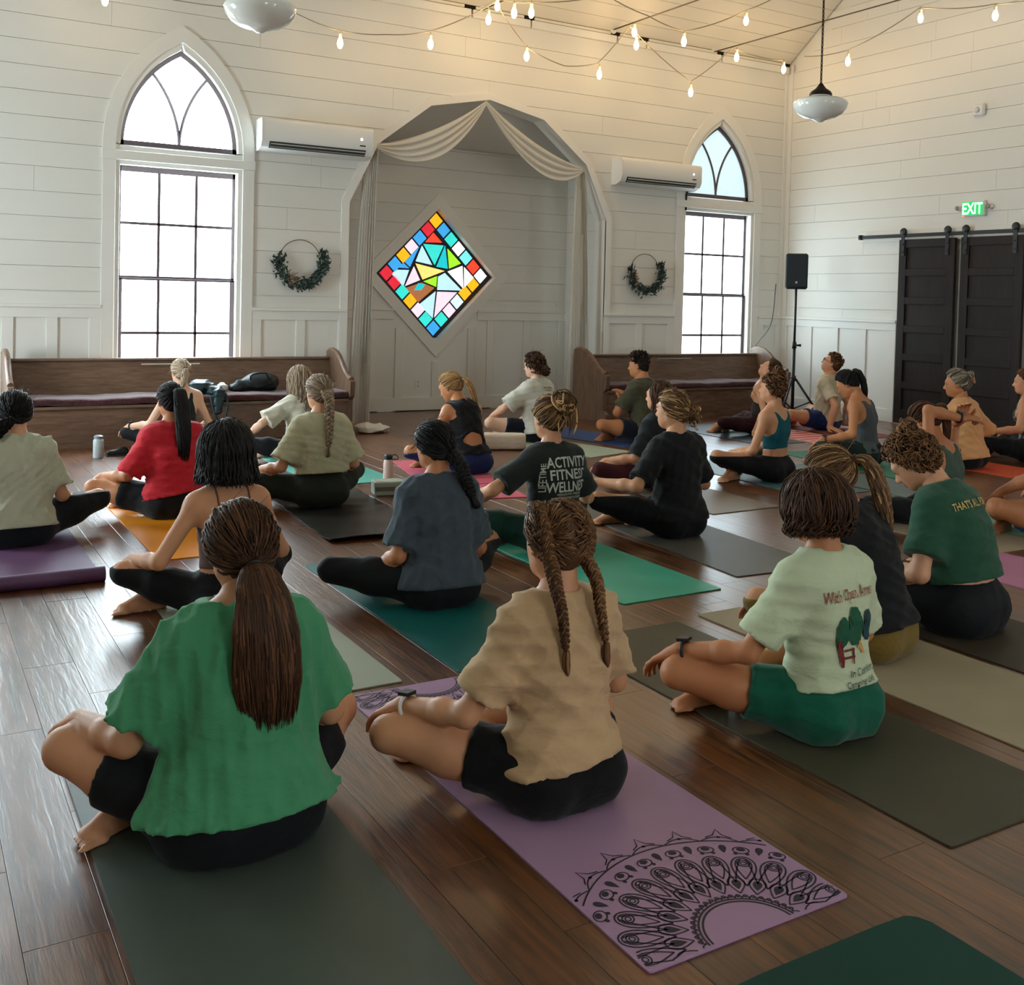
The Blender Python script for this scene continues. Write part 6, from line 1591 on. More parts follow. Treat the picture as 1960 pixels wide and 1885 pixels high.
for c, P in (('verm', [(845, 418), (955, 550), (735, 545)]), ('teal', [(715, 560), (975, 580), (860, 832)]), ('ltblue', [(702, 580), (832, 830), (620, 782)]), ('aqua', [(990, 580), (1025, 878), (878, 852)]),
             ('lime', [(1018, 618), (1190, 810), (1040, 876)]), ('blue', [(672, 592), (552, 857), (482, 790)]), ('blue', [(470, 792), (550, 870), (402, 860)]), ('ltblue', [(380, 880), (545, 886), (470, 1096), (318, 936)]),
             ('pink', [(602, 838), (682, 1016), (488, 1092)]), ('amber', [(618, 803), (988, 900), (708, 1012)]), ('lime', [(892, 962), (880, 1102), (716, 1030)]), ('brown', [(700, 1038), (862, 1110), (658, 1292), (488, 1112)]),
             ('ltblue', [(985, 920), (1202, 1147), (888, 1140), (900, 968)]), ('white', [(1018, 906), (1207, 833), (1217, 1122)]), ('white', [(1226, 848), (1348, 985), (1226, 1112)]), ('ltblue', [(872, 1150), (836, 1492), (664, 1316)]), ('pink', [(890, 1153), (1142, 1164), (853, 1483)])):
    pane_sg([cpx(*p) for p in P], c)
MB().prism([cpx(*p)+A([0, -.001, 0]) for p in ((655, 1050), (740, 1070), (690, 1140), (600, 1140))], (0, .004, 0)).build('pane', sgl('aqua', *K['aqua']), sg)
ctr = (gl+gr)/2
for a_, b2 in ((gl, gt), (gt, gr), (gr, gb), (gb, gl)):
    o = lambda p, k: ctr+(p-ctr)*k
    MB().prism([o(a_, 1.0), o(b2, 1.0), o(b2, 1.10), o(a_, 1.10)], (0, .04, 0)).build('diamond_frame', mat('diamond_frame_dark', rgb(50, 34, 34), .5), sg)

# ================================================================== sheer drapes of the arch
M_SHEER = bpy.data.materials.new('sheer_voile'); M_SHEER.use_nodes = True
nt = M_SHEER.node_tree; N = nt.nodes.new; L = nt.links.new
for n_ in list(nt.nodes): nt.nodes.remove(n_)
out = N('ShaderNodeOutputMaterial'); df = N('ShaderNodeBsdfDiffuse'); df.inputs[0].default_value = rgb(236, 232, 222); tl = N('ShaderNodeBsdfTranslucent'); tl.inputs[0].default_value = rgb(236, 232, 222); tr = N('ShaderNodeBsdfTransparent')
m1 = N('ShaderNodeMixShader'); m1.inputs[0].default_value = .4; L(df.outputs[0], m1.inputs[1]); L(tl.outputs[0], m1.inputs[2])
m2 = N('ShaderNodeMixShader'); m2.inputs[0].default_value = .86; L(tr.outputs[0], m2.inputs[1]); L(m1.outputs[0], m2.inputs[2]); L(m2.outputs[0], out.inputs[0])
def swag(p0, p1, sag, depth, n=40, m_=26, pinch=.05):
    """cloth hanging between two pins, gathered at both, folds along its length"""
    p0, p1 = A(p0, float) if False else np.array(p0, float), np.array(p1, float); G = np.empty((m_, n, 3))
    for j in range(m_):
        t = j/(m_-1)
        for i in range(n):
            u = i/(n-1); base = p0+(p1-p0)*u
            sg_ = (.10+t*sag)*4*u*(1-u)
            fold = .022*math.sin(t*22+3*u)*math.sin(math.pi*u)**.5
            G[j, i] = base+np.array([0, -.03-.09*math.sin(math.pi*u)*(.3+.7*t)+fold, -sg_-pinch*t*(1-math.sin(math.pi*u))+.35*fold])
    return G
def fall(top0, top1, bot0, bot1, n=44, m_=30, nf=7, amp=.028):
    G = np.empty((n, m_, 3))
    for i in range(n):
        t = i/(n-1); s = t**.6
        for j in range(m_):
            u = j/(m_-1)
            a_ = np.array(top0)+(np.array(top1)-np.array(top0))*u; b2 = np.array(bot0)+(np.array(bot1)-np.array(bot0))*u
            p = a_+(b2-a_)*t; p[0] += (b2[0]-a_[0])*(s-t)
            p[1] += amp*(.35+.65*t)*math.sin(u*nf*2*math.pi+.6*math.sin(t*4)); p[0] += amp*.3*math.sin(u*nf*4*math.pi+1)
            G[i, j] = p
    return G
drape = empty('arch_drape', (ARCH_C, D-.03, 3.66), 'sheer white fabric swagged under the arch and hanging at both sides', 'drape')
apx = (5.86, D-.02, 3.68); lp = (4.50, D-.02, 3.06); rp = (7.22, D-.02, 3.02)
MB().grid(swag((lp[0]+.02, lp[1], lp[2]), apx, .30, 0)).build('left_swag', M_SHEER, drape, True)
MB().grid(swag(apx, rp, .34, 0)).build('right_swag', M_SHEER, drape, True)
MB().grid(fall((4.44, D+.02, 3.0), (4.55, D-.02, 3.08), (4.25, D-.01, .02), (4.50, D-.01, .02))).build('left_fall', M_SHEER, drape, True)
MB().grid(fall((7.15, D-.02, 3.04), (7.30, D+.02, 2.98), (7.09, D-.02, .02), (7.42, D-.02, .02))).build('right_fall', M_SHEER, drape, True)

# ================================================================== air conditioners
def aircon(px0, px1, label):
    a_, b2 = yp(*px0, D), yp(*px1, D); x0, x1, z0, z1 = a_[0], b2[0], 2.86, 3.18
    root = empty('air_conditioner', ((x0+x1)/2, D-.002, z0), label, 'air conditioner', 'wall air conditioners')
    pr_ = [(0, z1), (-.20, z1), (-.222, z1-.03), (-.225, z0+.10), (-.19, z0+.035), (-.10, z0), (0, z0)]
    q = MB().prism([(x0, D+y_-.002, z) for y_, z in pr_], (x1-x0, 0, 0)); auto_smooth(q.build('casing', M_PLASTIC, root), 40)
    for xe in (x0-.012, x1): MB().prism([(xe, D+y_*1.02-.002, z) for y_, z in pr_], (.012, 0, 0)).build('end_cap', M_PLASTIC, root)
    MB().prism([(x0+.07, D-.224, z0+.09), (x1-.07, D-.224, z0+.09), (x1-.07, D-.185, z0+.028), (x0+.07, D-.185, z0+.028)], (0, -.004, -.003)).build('air_outlet', mat('outlet_dark', rgb(58, 64, 66), .6), root)
    for k in range(2):
        f = .3+.45*k; y_ = -.229+.042*f; z = z0+.09-.062*f
        MB().prism([(x0+.08, D+y_, z), (x1-.08, D+y_, z), (x1-.08, D+y_-.022, z-.012), (x0+.08, D+y_-.022, z-.012)], (0, .002, .004)).build('louvre', mat('louvre_grey', rgb(176, 180, 178), .4), root)
    MB().box((x1-.14, D-.229, z0+.125), (x1-.075, D-.2255, z0+.14)).build('badge', mat('badge_dark', rgb(60, 60, 62), .4), root)
    MB().lathe([(0, 0), (.016, 0), (.016, .003), (0, .003)], (x1-.12, D-.229, z0+.2), 14, 1).build('status_light', mat('indicator', rgb(240, 244, 246), .3, emit=(.8, .9, 1, 1), es=.6), root)
    return x1, z0
aircon((491, 250), (697, 268), 'white wall air conditioner between the left window and the arch')
ex, ez = aircon((1172, 320), (1320, 333), 'white wall air conditioner beside the right window')
MB().tube(bez([(ex-.06, D-.05, ez+.01), (ex-.055, D-.02, ez-.03), (ex-.05, D-.008, ez-.12), (ex-.05, D-.008, ez-.24)], 14), .012, 7).build('drain_hose', M_BLACKMETAL, smooth=True, label='short dark drain hose below the right air conditioner', cat='hose', origin=(ex-.05, D-.01, ez-.2))

# ================================================================== wreaths
def wreath(c, r, seed, label, tilt):
    rr = random.Random(seed); root = empty('wreath', (c[0], D-.02, c[1]), label, 'wreath', 'greenery hoops on the far wall')
    MB().tube([(c[0]+r*math.cos(t), D-.025, c[1]+r*math.sin(t)) for t in np.linspace(0, 6.283, 49)[:-1]], .0045, 6, closed=True).build('hoop', mat('brass_wire', rgb(120, 104, 78), .4, metal=.8), root, True)
    def leaf(q, p, d, L_, w_, n_):
        d = nrm(d); s_ = nrm(np.cross(d, n_)); n_ = np.cross(s_, d); q.add([p, p+d*L_*.4+s_*w_+n_*w_*.3, p+d*L_, p+d*L_*.4-s_*w_+n_*w_*.3, p+d*L_*.45-n_*w_*.2], [[0, 1, 4], [1, 2, 4], [2, 3, 4], [3, 0, 4]])
    cl = [MB(), MB(), MB()]
    for k in range(620):
        a_ = rr.uniform(math.radians(165), math.radians(385)); ro = r+rr.gauss(0, .028)+.01
        p = np.array([c[0]+ro*math.cos(a_), D-.02-rr.uniform(.005, .075), c[1]+ro*math.sin(a_)])
        tang = np.array([-math.sin(a_), 0, math.cos(a_)])*rr.choice((1, 1, -1)); rad_ = np.array([math.cos(a_), 0, math.sin(a_)])
        d = tang*rr.uniform(.2, 1)+rad_*rr.uniform(-.35, 1.0)+np.array([0, rr.uniform(-.6, .1), 0])
        leaf(cl[k % 3], p, d, rr.uniform(.03, .075), rr.uniform(.006, .015), np.array([rr.gauss(0, .4), -1, rr.gauss(0, .4)]))
    for q, nm, c_ in zip(cl, ('fir_leaves', 'eucalyptus_leaves', 'fern_leaves'), (rgb(38, 58, 54), rgb(70, 92, 90), rgb(50, 72, 58))): q.build(nm, mat('leaf_'+nm, c_, .7), root, kind='stuff')
    q = MB()
    for a_, l_, dd in ((math.radians(215), .12, -.5), (math.radians(292), .12, -.3), (math.radians(372), .10, 1.), (math.radians(185), .07, 1.5)):
        p = np.array([c[0]+r*math.cos(a_), D-.05, c[1]+r*math.sin(a_)]); d = np.array([math.cos(a_+dd*tilt), -.1, math.sin(a_+dd*tilt)]); leaf(q, p, d, l_, .012, np.array([0, -1., 0]))
        MB().add(q.v, q.f).build('long_leaf', mat('leaf_dark', rgb(30, 44, 42), .6), root); q = MB()
    q = MB(); a0 = math.radians(228 if tilt > 0 else 200)
    for k in range(60):
        t = rr.random(); p = np.array([c[0]+r*math.cos(a0+.5*t)+rr.gauss(0, .012), D-.075-rr.random()*.02, c[1]+r*math.sin(a0+.5*t)+rr.uniform(-.05, .09)]); leaf(q, p, np.array([rr.gauss(0, 1), -.4, rr.gauss(0, 1)]), .028, .009, np.array([0, -1., 0]))
    q.build('dried_flowers', mat('dried_flower', rgb(170, 142, 118), .8), root, kind='stuff')
w0 = yp(573, 500, D); w1 = yp(1232, 520, D)
wreath((w0[0], w0[2]), .225, 11, 'greenery wreath on a gold hoop left of the arch', 1)
wreath((w1[0], w1[2]), .225, 12, 'greenery wreath on a gold hoop right of the arch', -1)

# ================================================================== pews
M_CUSH = mat('pew_cushion_tapestry', rgb(78, 42, 44), .9, .2, sheen=.3, var=(38, .5), bump=(60, .6, (1, 1, 1), 1))
def pew(x0, x1, label, pole=None):
    root = empty('pew', ((x0+x1)/2, 10.2, 0), label, 'pew', 'wooden pews along the far wall')
    YF = 9.84
    prof = [(YF-.03, 0), (YF-.03, .10), (YF+.02, .14), (YF+.02, .36), (YF-.03, .40), (YF-.045, .55), (YF+.0, .565)]
    arc = [(YF+.03, .57), (YF+.09, .585), (YF+.17, .63), (YF+.25, .70), (YF+.33, .765), (YF+.42, .81), (YF+.52, .83), (YF+.60, .825), (YF+.645, .80), (YF+.655, .74), (YF+.655, 0)]
    for xa in (x0, x1-.05):
        o = MB().prism([(xa, y_, z) for y_, z in prof+arc], (.05, 0, 0)).build('end_panel', M_PEWEND, root)
        q = MB().tube([(xa+.025, y_, z+.004) for y_, z in [prof[-1]]+arc[:9]], .028, 8); auto_smooth(q.build('end_moulding', M_PEWEND, o), 60)
    bk_ = [(YF+.45, .40), (YF+.56, .745), (YF+.585, .735), (YF+.475, .40)]
    MB().prism([(x0+.05, y_, z) for y_, z in bk_], (x1-x0-.1, 0, 0)).build('back_board', M_PEW, root)
    MB().box((x0+.05, YF+.54, .735), (x1-.05, YF+.61, .765), .008).build('top_rail', M_PEW, root)
    MB().box((x0+.05, YF+.0, .345), (x1-.05, YF+.52, .375), .006).build('seat_board', M_PEW, root)
    MB().box((x0+.05, YF+.03, .0), (x1-.05, YF+.055, .345)).build('kick_board', M_PEW, root)
    q = MB(); n = 50; G = []
    for t in np.linspace(0, 1, 14):
        a_ = t*2*math.pi; yy = YF+.235+.235*math.copysign(abs(math.cos(a_))**.35, math.cos(a_)); zz = .41+.036*math.copysign(abs(math.sin(a_))**.5, math.sin(a_))
        G.append([(x, yy, zz+.006*math.sin(x*7)+.003*math.sin(x*23)) for x in np.linspace(x0+.06, x1-.06, n)])
    q.grid(np.array(G)); q.build('seat_cushion', M_CUSH, root, True)
    MB().box((x0+1.2, YF+.535, .70), (x0+1.75, YF+.542, .712)).build('brass_plate', mat('plate_pale', rgb(200, 196, 188), .3, metal=.6), root)
    return root
PLx0, PLx1 = yp(14, 760, 9.84)[0], yp(677, 740, 9.84)[0]
PRx0, PRx1 = yp(1163, 760, 9.84)[0]-.05, min(yp(1510, 690, 9.84)[0], 10.5)
pew(PLx0, PLx1, 'long wooden pew with a patterned cushion under the left window')
pew(PRx0, PRx1, 'long wooden pew with a patterned cushion under the right window')

# ================================================================== bags and small things
M_BAG = mat('black_nylon', rgb(20, 30, 34), .5, .4, bump=[(14, .9, (1, 1, 1), 1.5), (300, .2, (1, 1, 1), 0)])
M_TEALBAG = mat('dark_teal_nylon', rgb(18, 44, 50), .45, .4, bump=[(16, 1., (1, 1, 1), 2.)])
b0 = yp(485, 740, 10.15); root = empty('duffel_bag', (b0[0], 10.15, .446), 'black slouching duffel bag lying on the left pew', 'bag')
zc = .446
v_, f_ = sdf_mesh([seg((b0[0]-.13, 10.15, zc+.055), (b0[0]+.17, 10.18, zc+.075), .06, .09, k=.06), ell((b0[0]+.05, 10.17, zc+.09), (.13, .12, .085), None, .07), ell((b0[0]-.19, 10.13, zc+.035), (.06, .06, .04), None, .06)], .012, disp=waves(4, .008, (.05, .08, .12)), planes=[((0, 0, zc), (0, 0, -1))])
link('bag_body', mesh_np('bag_body', v_-ORG[root.name], f_, M_BAG, True), root)
MB().tube(bez([(b0[0]-.06, 10.05, zc+.12), (b0[0]-.05, 10.03, zc+.17), (b0[0]+.08, 10.04, zc+.185), (b0[0]+.12, 10.06, zc+.13)], 16), .009, 6).build('handle', M_BAG, root, True)
b1 = yp(392, 760, 10.0); root = empty('tote_bag', (b1[0], 10.0, .446), 'dark teal tote bag with its strap hanging over the pew edge', 'bag')
v_, f_ = sdf_mesh([ell((b1[0]-.03, 10.03, zc+.06), (.12, .12, .075), None, .05), ell((b1[0]+.09, 9.94, zc+.02), (.07, .09, .06), None, .05), seg((b1[0]+.08, 9.80, zc+.02), (b1[0]+.06, 9.765, zc-.14), .055, .045, k=.05), ell((b1[0]-.09, 10.0, zc+.05), (.06, .08, .05), None, .05)], .011, disp=waves(9, .009, (.04, .07, .1)))
link('bag_body', mesh_np('bag_body', v_-ORG[root.name], f_, M_TEALBAG, True), root)
MB().tube(bez([(b1[0]-.0, 9.79, zc), (b1[0]+.02, 9.745, zc-.14), (b1[0]+.07, 9.735, zc-.25), (b1[0]+.125, 9.74, zc-.2), (b1[0]+.15, 9.76, zc-.06), (b1[0]+.14, 9.80, zc+.02)], 26), .011, 6).build('strap', M_TEALBAG, root, True)
c0 = yp(418, 745, 10.0)+A([.05,0,0]); v_, f_ = sdf_mesh([ell((c0[0]+.02, 10.12, zc+.045), (.05, .055, .045), None, .03), ell((c0[0]-.02, 10.09, zc+.03), (.035, .04, .03), None, .03)], .008, disp=waves(2, .006, (.03, .05)), planes=[((0, 0, zc-.003), (0, 0, -1))])
tag(link('crumpled_cloth', mesh_np('crumpled_cloth', v_-A([c0[0], 10.12, zc]), f_, cloth('white_rag', rgb(210, 212, 208)), True), None, (c0[0], 10.12, zc)), 'small crumpled white cloth beside the teal tote bag', 'cloth')
# white bottle on the floor by the pew
def bottle(p, h, r, label, body, lid, loop=False):
    root = empty('water_bottle', (p[0], p[1], .0), label, 'bottle', 'water bottles on the floor')
    q = MB().lathe([(0, 0), (r*.9, 0), (r, .01), (r, h*.74), (r*.93, h*.80), (r*.82, h*.83), (r*.82, h*.85), (0, h*.85)], (p[0], p[1], 0), 24); auto_smooth(q.build('bottle_body', body, root), 40)
    q = MB().lathe([(0, h*.85), (r*.88, h*.85), (r*.88, h*.96), (r*.6, h), (0, h)], (p[0], p[1], 0), 24); lo = q.build('lid', lid, root); auto_smooth(lo, 40)
    if loop: MB().tube(bez([(p[0]+r*.5, p[1], h*.95), (p[0]+r*1.5, p[1]-.01, h*.98), (p[0]+r*2.0, p[1]-.02, h*.86), (p[0]+r*.9, p[1], h*.84)], 14), .004, 6).build('carry_loop', lid, lo, True)
p_ = zp(188, 876); bottle(p_, .19, .042, 'dented pale grey bottle on the floor before the left pew', mat('bottle_grey', rgb(176, 190, 194), .35), mat('bottle_grey_lid', rgb(120, 130, 134), .4))
bottle((3.16, 7.08), .25, .036, 'pale pink bottle with a black lid beside the yoga block', mat('bottle_pink', rgb(214, 184, 172), .4), M_BLACKMETAL, True)
# dark shoes / small bag on the floor by the pew
p_ = zp(222, 872)
for k, (dx, dy) in enumerate(((0, 0), (.22, .06))):
    P0 = np.array([p_[0]+dx, p_[1]+dy, 0]); root = empty('shoe', P0, ('black sandal lying beside the pale grey bottle', 'black sandal lying next to the seated person by the left pew')[k], 'shoe', 'dark shoes by the left pew')
    v_, f_ = sdf_mesh([seg(P0+A([-.05, 0, .02]), P0+A([.06, .02, .02]), .03, .036, k=.03), ell(P0+A([.06, .02, .035]), (.045, .035, .035), None, .03)], .009, planes=[((0, 0, .001), (0, 0, -1))]); link('upper', mesh_np('upper', v_-P0, f_, M_BAG, True), root)
    MB().box(P0+A([-.085, -.035, .0]), P0+A([.1, .045, .012]), .005).build('sole', M_BLACKMETAL, root)
# yoga block
R = rotz(math.radians(-12)); c = A([3.07, 6.86, .0]); root = empty('yoga_block', c, 'pale grey foam yoga block beside the black mat', 'yoga block')
q = MB().box((-.115, -.075, .0), (.115, .075, .10), .008); q.v = [tuple(R @ A(p)+c) for p in q.v]; q.build('foam_block', mat('foam_grey', rgb(168, 172, 158), .85, .2, bump=(200, .3, (1, 1, 1), 0)), root)
q = MB().box((-.112, -.0765, .035), (.112, -.0752, .065)); q.v = [tuple(R @ A(p)+c) for p in q.v]; q.build('side_band', mat('foam_band', rgb(108, 104, 92), .85), root)
# bolster
ba, bb = zp(945, 838, .0), zp(1003, 858, .0); ba = np.array([4.62, 8.62, 0]); bb = np.array([5.12, 8.40, 0])
ax_ = nrm(bb-ba); sd_ = np.cross(ax_, (0, 0, 1)); root = empty('bolster', (ba+bb)/2, 'beige rectangular yoga bolster on the floor', 'bolster')
q = MB(); G = []
for t in np.linspace(0, 1, 25):
    a_ = t*2*math.pi; yy = .085*math.copysign(abs(math.cos(a_))**.5, math.cos(a_)); zz = .078+.077*math.copysign(abs(math.sin(a_))**.5, math.sin(a_))
    G.append([ba+ax_*l_+sd_*yy*(1-.1*e)+A([0, 0, 1.])*((zz-.078)*(1-.1*e)+.078) for l_, e in ((0, 1), (.02, .2), (.1, 0), (.3, 0), (.47, 0), (.545, .2), (.565, 1))])
q.grid(np.array(G)); q.build('bolster_cover', cloth('bolster_beige', rgb(206, 186, 164)), root, True)
for e, p in ((0, ba), (1, ba+ax_*.565)):
    q = MB(); ring = [p+sd_*(.077*math.copysign(abs(math.cos(t))**.5, math.cos(t)))+A([0, 0, .078+.069*math.copysign(abs(math.sin(t))**.5, math.sin(t))]) for t in np.linspace(0, 6.283, 25)[:-1]]
    q.prism(ring, ax_*(.004 if e else -.004)); q.build('end_piece', cloth('bolster_end', rgb(188, 152, 116)), root)
MB().tube([ba+ax_*.571+A([0, 0, .01]), ba+ax_*.572+A([0, 0, .146])], .004, 5).build('seam_piping', cloth('bolster_seam', rgb(110, 84, 62)), root)
# white crumpled paper bag on the floor by the arch
p_ = zp(712, 828); v_, f_ = sdf_mesh([ell((p_[0], p_[1], .04), (.15, .10, .05), None, .05), ell((p_[0]+.12, p_[1]-.02, .045), (.08, .06, .03), None, .04), ell((p_[0]-.08, p_[1]+.03, .05), (.08, .07, .055), None, .04)], .011, disp=waves(21, .012, (.05, .08, .12)), planes=[((0, 0, .001), (0, 0, -1))])
tag(link('paper_bag', mesh_np('paper_bag', v_-A([p_[0], p_[1], 0]), f_, mat('white_paper', rgb(222, 216, 206), .7, bump=(12, .8, (1, 1, 1), 2)), True), None, (p_[0], p_[1], 0)), 'crumpled white bag lying on the floor below the arch', 'bag')

# ================================================================== loudspeaker on its stand
TP = np.array([9.72, 9.47, 0]); zt = 1.02
def zat(u, v): d = ray(u, v); t = np.hypot(TP[0], TP[1])/np.hypot(d[0], d[1]); return CAMH+d[2]*t
zs0, zs1 = zat(1518, 553), zat(1518, 485)
root = empty('speaker_stand', TP, 'black tripod speaker stand in front of the right pew', 'speaker stand')
MB().tube([TP+A([0, 0, .08]), TP+A([0, 0, .95])], .02, 12).build('lower_tube', M_BLACKMETAL, root, True)
MB().tube([TP+A([0, 0, .9]), TP+A([0, 0, zs0-.001])], .015, 12).build('upper_tube', M_BLACKMETAL, root, True)
MB().tube([TP+A([0, 0, .88]), TP+A([0, 0, .96])], .028, 12).build('clamp_collar', M_BLACKMETAL, root, True)
MB().tube([TP+A([.02, -.01, .92]), TP+A([.075, -.035, .92])], [.01, .018], 8).build('clamp_knob', M_BLACKMETAL, root, True)
MB().tube([TP+A([0, 0, .47]), TP+A([0, 0, .54])], .034, 12).build('leg_hub', M_BLACKMETAL, root, True)
for k in range(3):
    a_ = math.radians(200+120*k); e = TP+A([math.cos(a_)*.36, math.sin(a_)*.36, .014]); MB().tube([TP+A([math.cos(a_)*.03, math.sin(a_)*.03, .5]), e], .014, 8).build('leg', M_BLACKMETAL, root, True)
    MB().tube([TP+A([0, 0, .12]), TP*.42+e*.58+A([0, 0, .21*.98])], .009, 6).build('brace', M_BLACKMETAL, root, True)
sp = TP+A([0, 0, zs0]); root = empty('loudspeaker', sp, 'black loudspeaker on the tripod stand in the corner', 'speaker')
fd = nrm(-np.array([TP[0], TP[1], 0])); Rsp = frame(fd, (0, 0, 1)); hh = zs1-zs0
def spb(name, P, ext, mt, bev=.01):
    q = MB().box((P[0], P[1], P[2]), (ext[0], ext[1], ext[2]), bev); q.v = [tuple(Rsp @ A(p)+sp) for p in q.v]; return q.build(name, mt, root)
spb('cabinet', (-.135, -.24, 0), (.135, .02, hh), mat('speaker_black', rgb(26, 32, 36), .6), .02)
spb('grille', (-.125, .021, .03), (.125, .03, hh-.012), mat('grille', rgb(18, 34, 42), .5, bump=(500, .6, (1, 1, 1), 0)), .006)
spb('badge', (-.012, .0305, .07), (.012, .033, .095), mat('badge_white', rgb(200, 204, 204), .3), .001)
cb = yp(1437, 672, D-.02); MB().tube(bez([sp+A([-.08, .27, .06]), sp*.6+cb*.4+A([0, .1, -.10]), sp*.25+cb*.75+A([0, .05, -.07]), cb], 24), .006, 6).build('speaker_cable', mat('cable_grey', rgb(70, 64, 62), .6), smooth=True, label='thin grey cable running from the speaker to the right window', cat='cable', origin=tuple(cb))

# ================================================================== sliding barn doors on the right wall
XD = XR-.05
def barn_door(n, y0, y1):
    root = empty('door_%d' % n, (XD, (y0+y1)/2, 0), kind='structure')
    st = .105; z0, z1 = .015, DOOR_Z
    for ya, yb in ((y0, y0+st), (y1-st, y1)): MB().box((XD-.045, ya, z0), (XD, yb, z1), .003).build('stile', M_DOOR, root)
    k = 6; ph = .30; rail = [z0, z0+.17]; zz = np.linspace(z0+.17, z1-.095, k+1)[:-1]
    panels = 6; rh = .085; tot = (z1-.10)-(z0+.17); pht = (tot-rh*(panels-1))/panels
    MB().box((XD-.045, y0+st, z0), (XD, y1-st, z0+.17), .003).build('rail', M_DOOR, root); MB().box((XD-.045, y0+st, z1-.10), (XD, y1-st, z1), .003).build('rail', M_DOOR, root)
    z = z0+.17
    for i in range(panels):
        MB().box((XD-.025, y0+st, z), (XD-.008, y1-st, z+pht)).build('panel', M_DOOR, root); z += pht
        if i < panels-1: MB().box((XD-.045, y0+st, z), (XD, y1-st, z+rh), .003).build('rail', M_DOOR, root); z += rh
    for yh in (y0+.10, y1-.06):
        h_ = MB().box((XD-.056, yh-.025, z1-.20), (XD-.046, yh+.025, z1+.10), .002).build('hanger_strap', M_BLACKMETAL, root)
        MB().lathe([(0, -.03), (.042, -.03), (.048, -.015), (.042, 0), (0, 0)], (XD-.03, yh, z1+.095), 18, 0).build('roller', M_BLACKMETAL, h_, True)
        for zb in (z1-.06, z1-.15): MB().lathe([(0, -.008), (.012, -.008), (.012, 0), (0, 0)], (XD-.056, yh, zb), 8, 0).build('bolt', M_BLACKMETAL, h_)
barn_door(1, 7.85, 8.63); barn_door(2, 6.99, 7.77)
MB().box((XD-.045, 6.0, 2.277), (XD-.03, 9.245, 2.32), .003).build('barn_door_rail', M_BLACKMETAL, label='long black steel rail carrying the sliding doors', cat='door rail', origin=(XD, 8, 2.3))
MB().box((XR-.022, 6.0, 2.235), (XR-.0005, 9.29, 2.375), .004).build('trim_4', M_WHITE2, kind='structure')
q = empty('rail_stop', (XD-.04, 9.235, 2.30), 'small black end stop clamped on the sliding door rail', 'rail stop'); MB().box((XD-.06, 9.215, 2.268), (XD-.0, 9.255, 2.33), .006).build('stop_block', M_BLACKMETAL, q); MB().lathe([(0, -.01), (.01, -.01), (.01, 0), (0, 0)], (XD-.06, 9.235, 2.3), 8, 0).build('bolt', M_BLACKMETAL, q)
for y_, wh_ in ((7.2, 'at the edge of the photo'), (7.95, 'between the two doors'), (8.7, 'nearest the speaker')): MB().box((XD-.03, y_-.012, 2.29), (XR-.022, y_+.012, 2.31)).build('rail_spacer', M_BLACKMETAL, label='black spacer bolt behind the sliding door rail, '+wh_, cat='bolt', group='rail spacers', origin=(XR-.03, y_, 2.3))

# exit sign
ya, yb = 7.52, 7.815; za, zb = 2.49, 2.665
root = empty('exit_sign', (XR, (ya+yb)/2, za), 'lit green EXIT sign with two emergency lamps above the dark doors', 'exit sign')
MB().box((XR-.055, ya, za), (XR-.001, yb, zb), .008).build('housing', M_PLASTIC, root)
MB().box((XR-.060, ya+.012, za+.012), (XR-.0555, yb-.012, zb-.012), .002).build('sign_face', mat('exit_green', rgb(10, 150, 70), .4, emit=rgb(20, 190, 90), es=.7), root)
cu = bpy.data.curves.new('txt', 'FONT'); cu.body = 'EXIT'; cu.size = .178; cu.align_x = 'CENTER'; cu.offset = .004; ob = bpy.data.objects.new('txt', cu); COL.objects.link(ob); bpy.context.view_layer.update(); me_ = ob.to_mesh()
V = np.array([v.co[:] for v in me_.vertices]); Fs = [list(p.vertices) for p in me_.polygons]; ob.to_mesh_clear(); bpy.data.objects.remove(ob)
V2 = np.stack([np.full(len(V), XR-.0615), (ya+yb)/2-V[:, 0]*.72, (za+zb)/2+V[:, 1]-.062], 1); link('lettering', mesh_np('lettering', V2-ORG[root.name], Fs, mat('exit_letter', rgb(200, 255, 220), .4, emit=rgb(190, 255, 215), es=1.3)), root)
for y_ in (ya-.055, yb+.055):
    MB().lathe([(0, -.055), (.024, -.055), (.034, -.03), (.03, 0), (0, 0)], (XR-.0, y_, za+.10), 16, 0).build('lamp_head', M_PLASTIC, root, True)
    MB().lathe([(0, -.058), (.026, -.058), (.026, -.054), (0, -.054)], (XR, y_, za+.10), 16, 0).build('lamp_lens', mat('lens_grey', rgb(150, 140, 122), .2), root, True)
MB().lathe([(0, -.062), (.006, -.062), (.006, -.055), (0, -.055)], (XR, yb-.03, za+.004), 8, 0).build('test_light', mat('red_led', rgb(255, 60, 40), .4, emit=rgb(255, 60, 40), es=6), root)
# alarm strobe
c = xp(1877, 211, XR); root = empty('alarm_strobe', c, 'small white alarm strobe high on the right wall', 'alarm')
MB().box((XR-.05, c[1]-.075, c[2]-.07), (XR-.001, c[1]+.075, c[2]+.07), .02).build('housing', M_PLASTIC, root); MB().lathe([(0, -.07), (.02, -.068), (.035, -.05), (0, -.05)], (XR, c[1]+.01, c[2]), 16, 0).build('lens', mat('strobe_lens', rgb(210, 212, 206), .2), root, True)
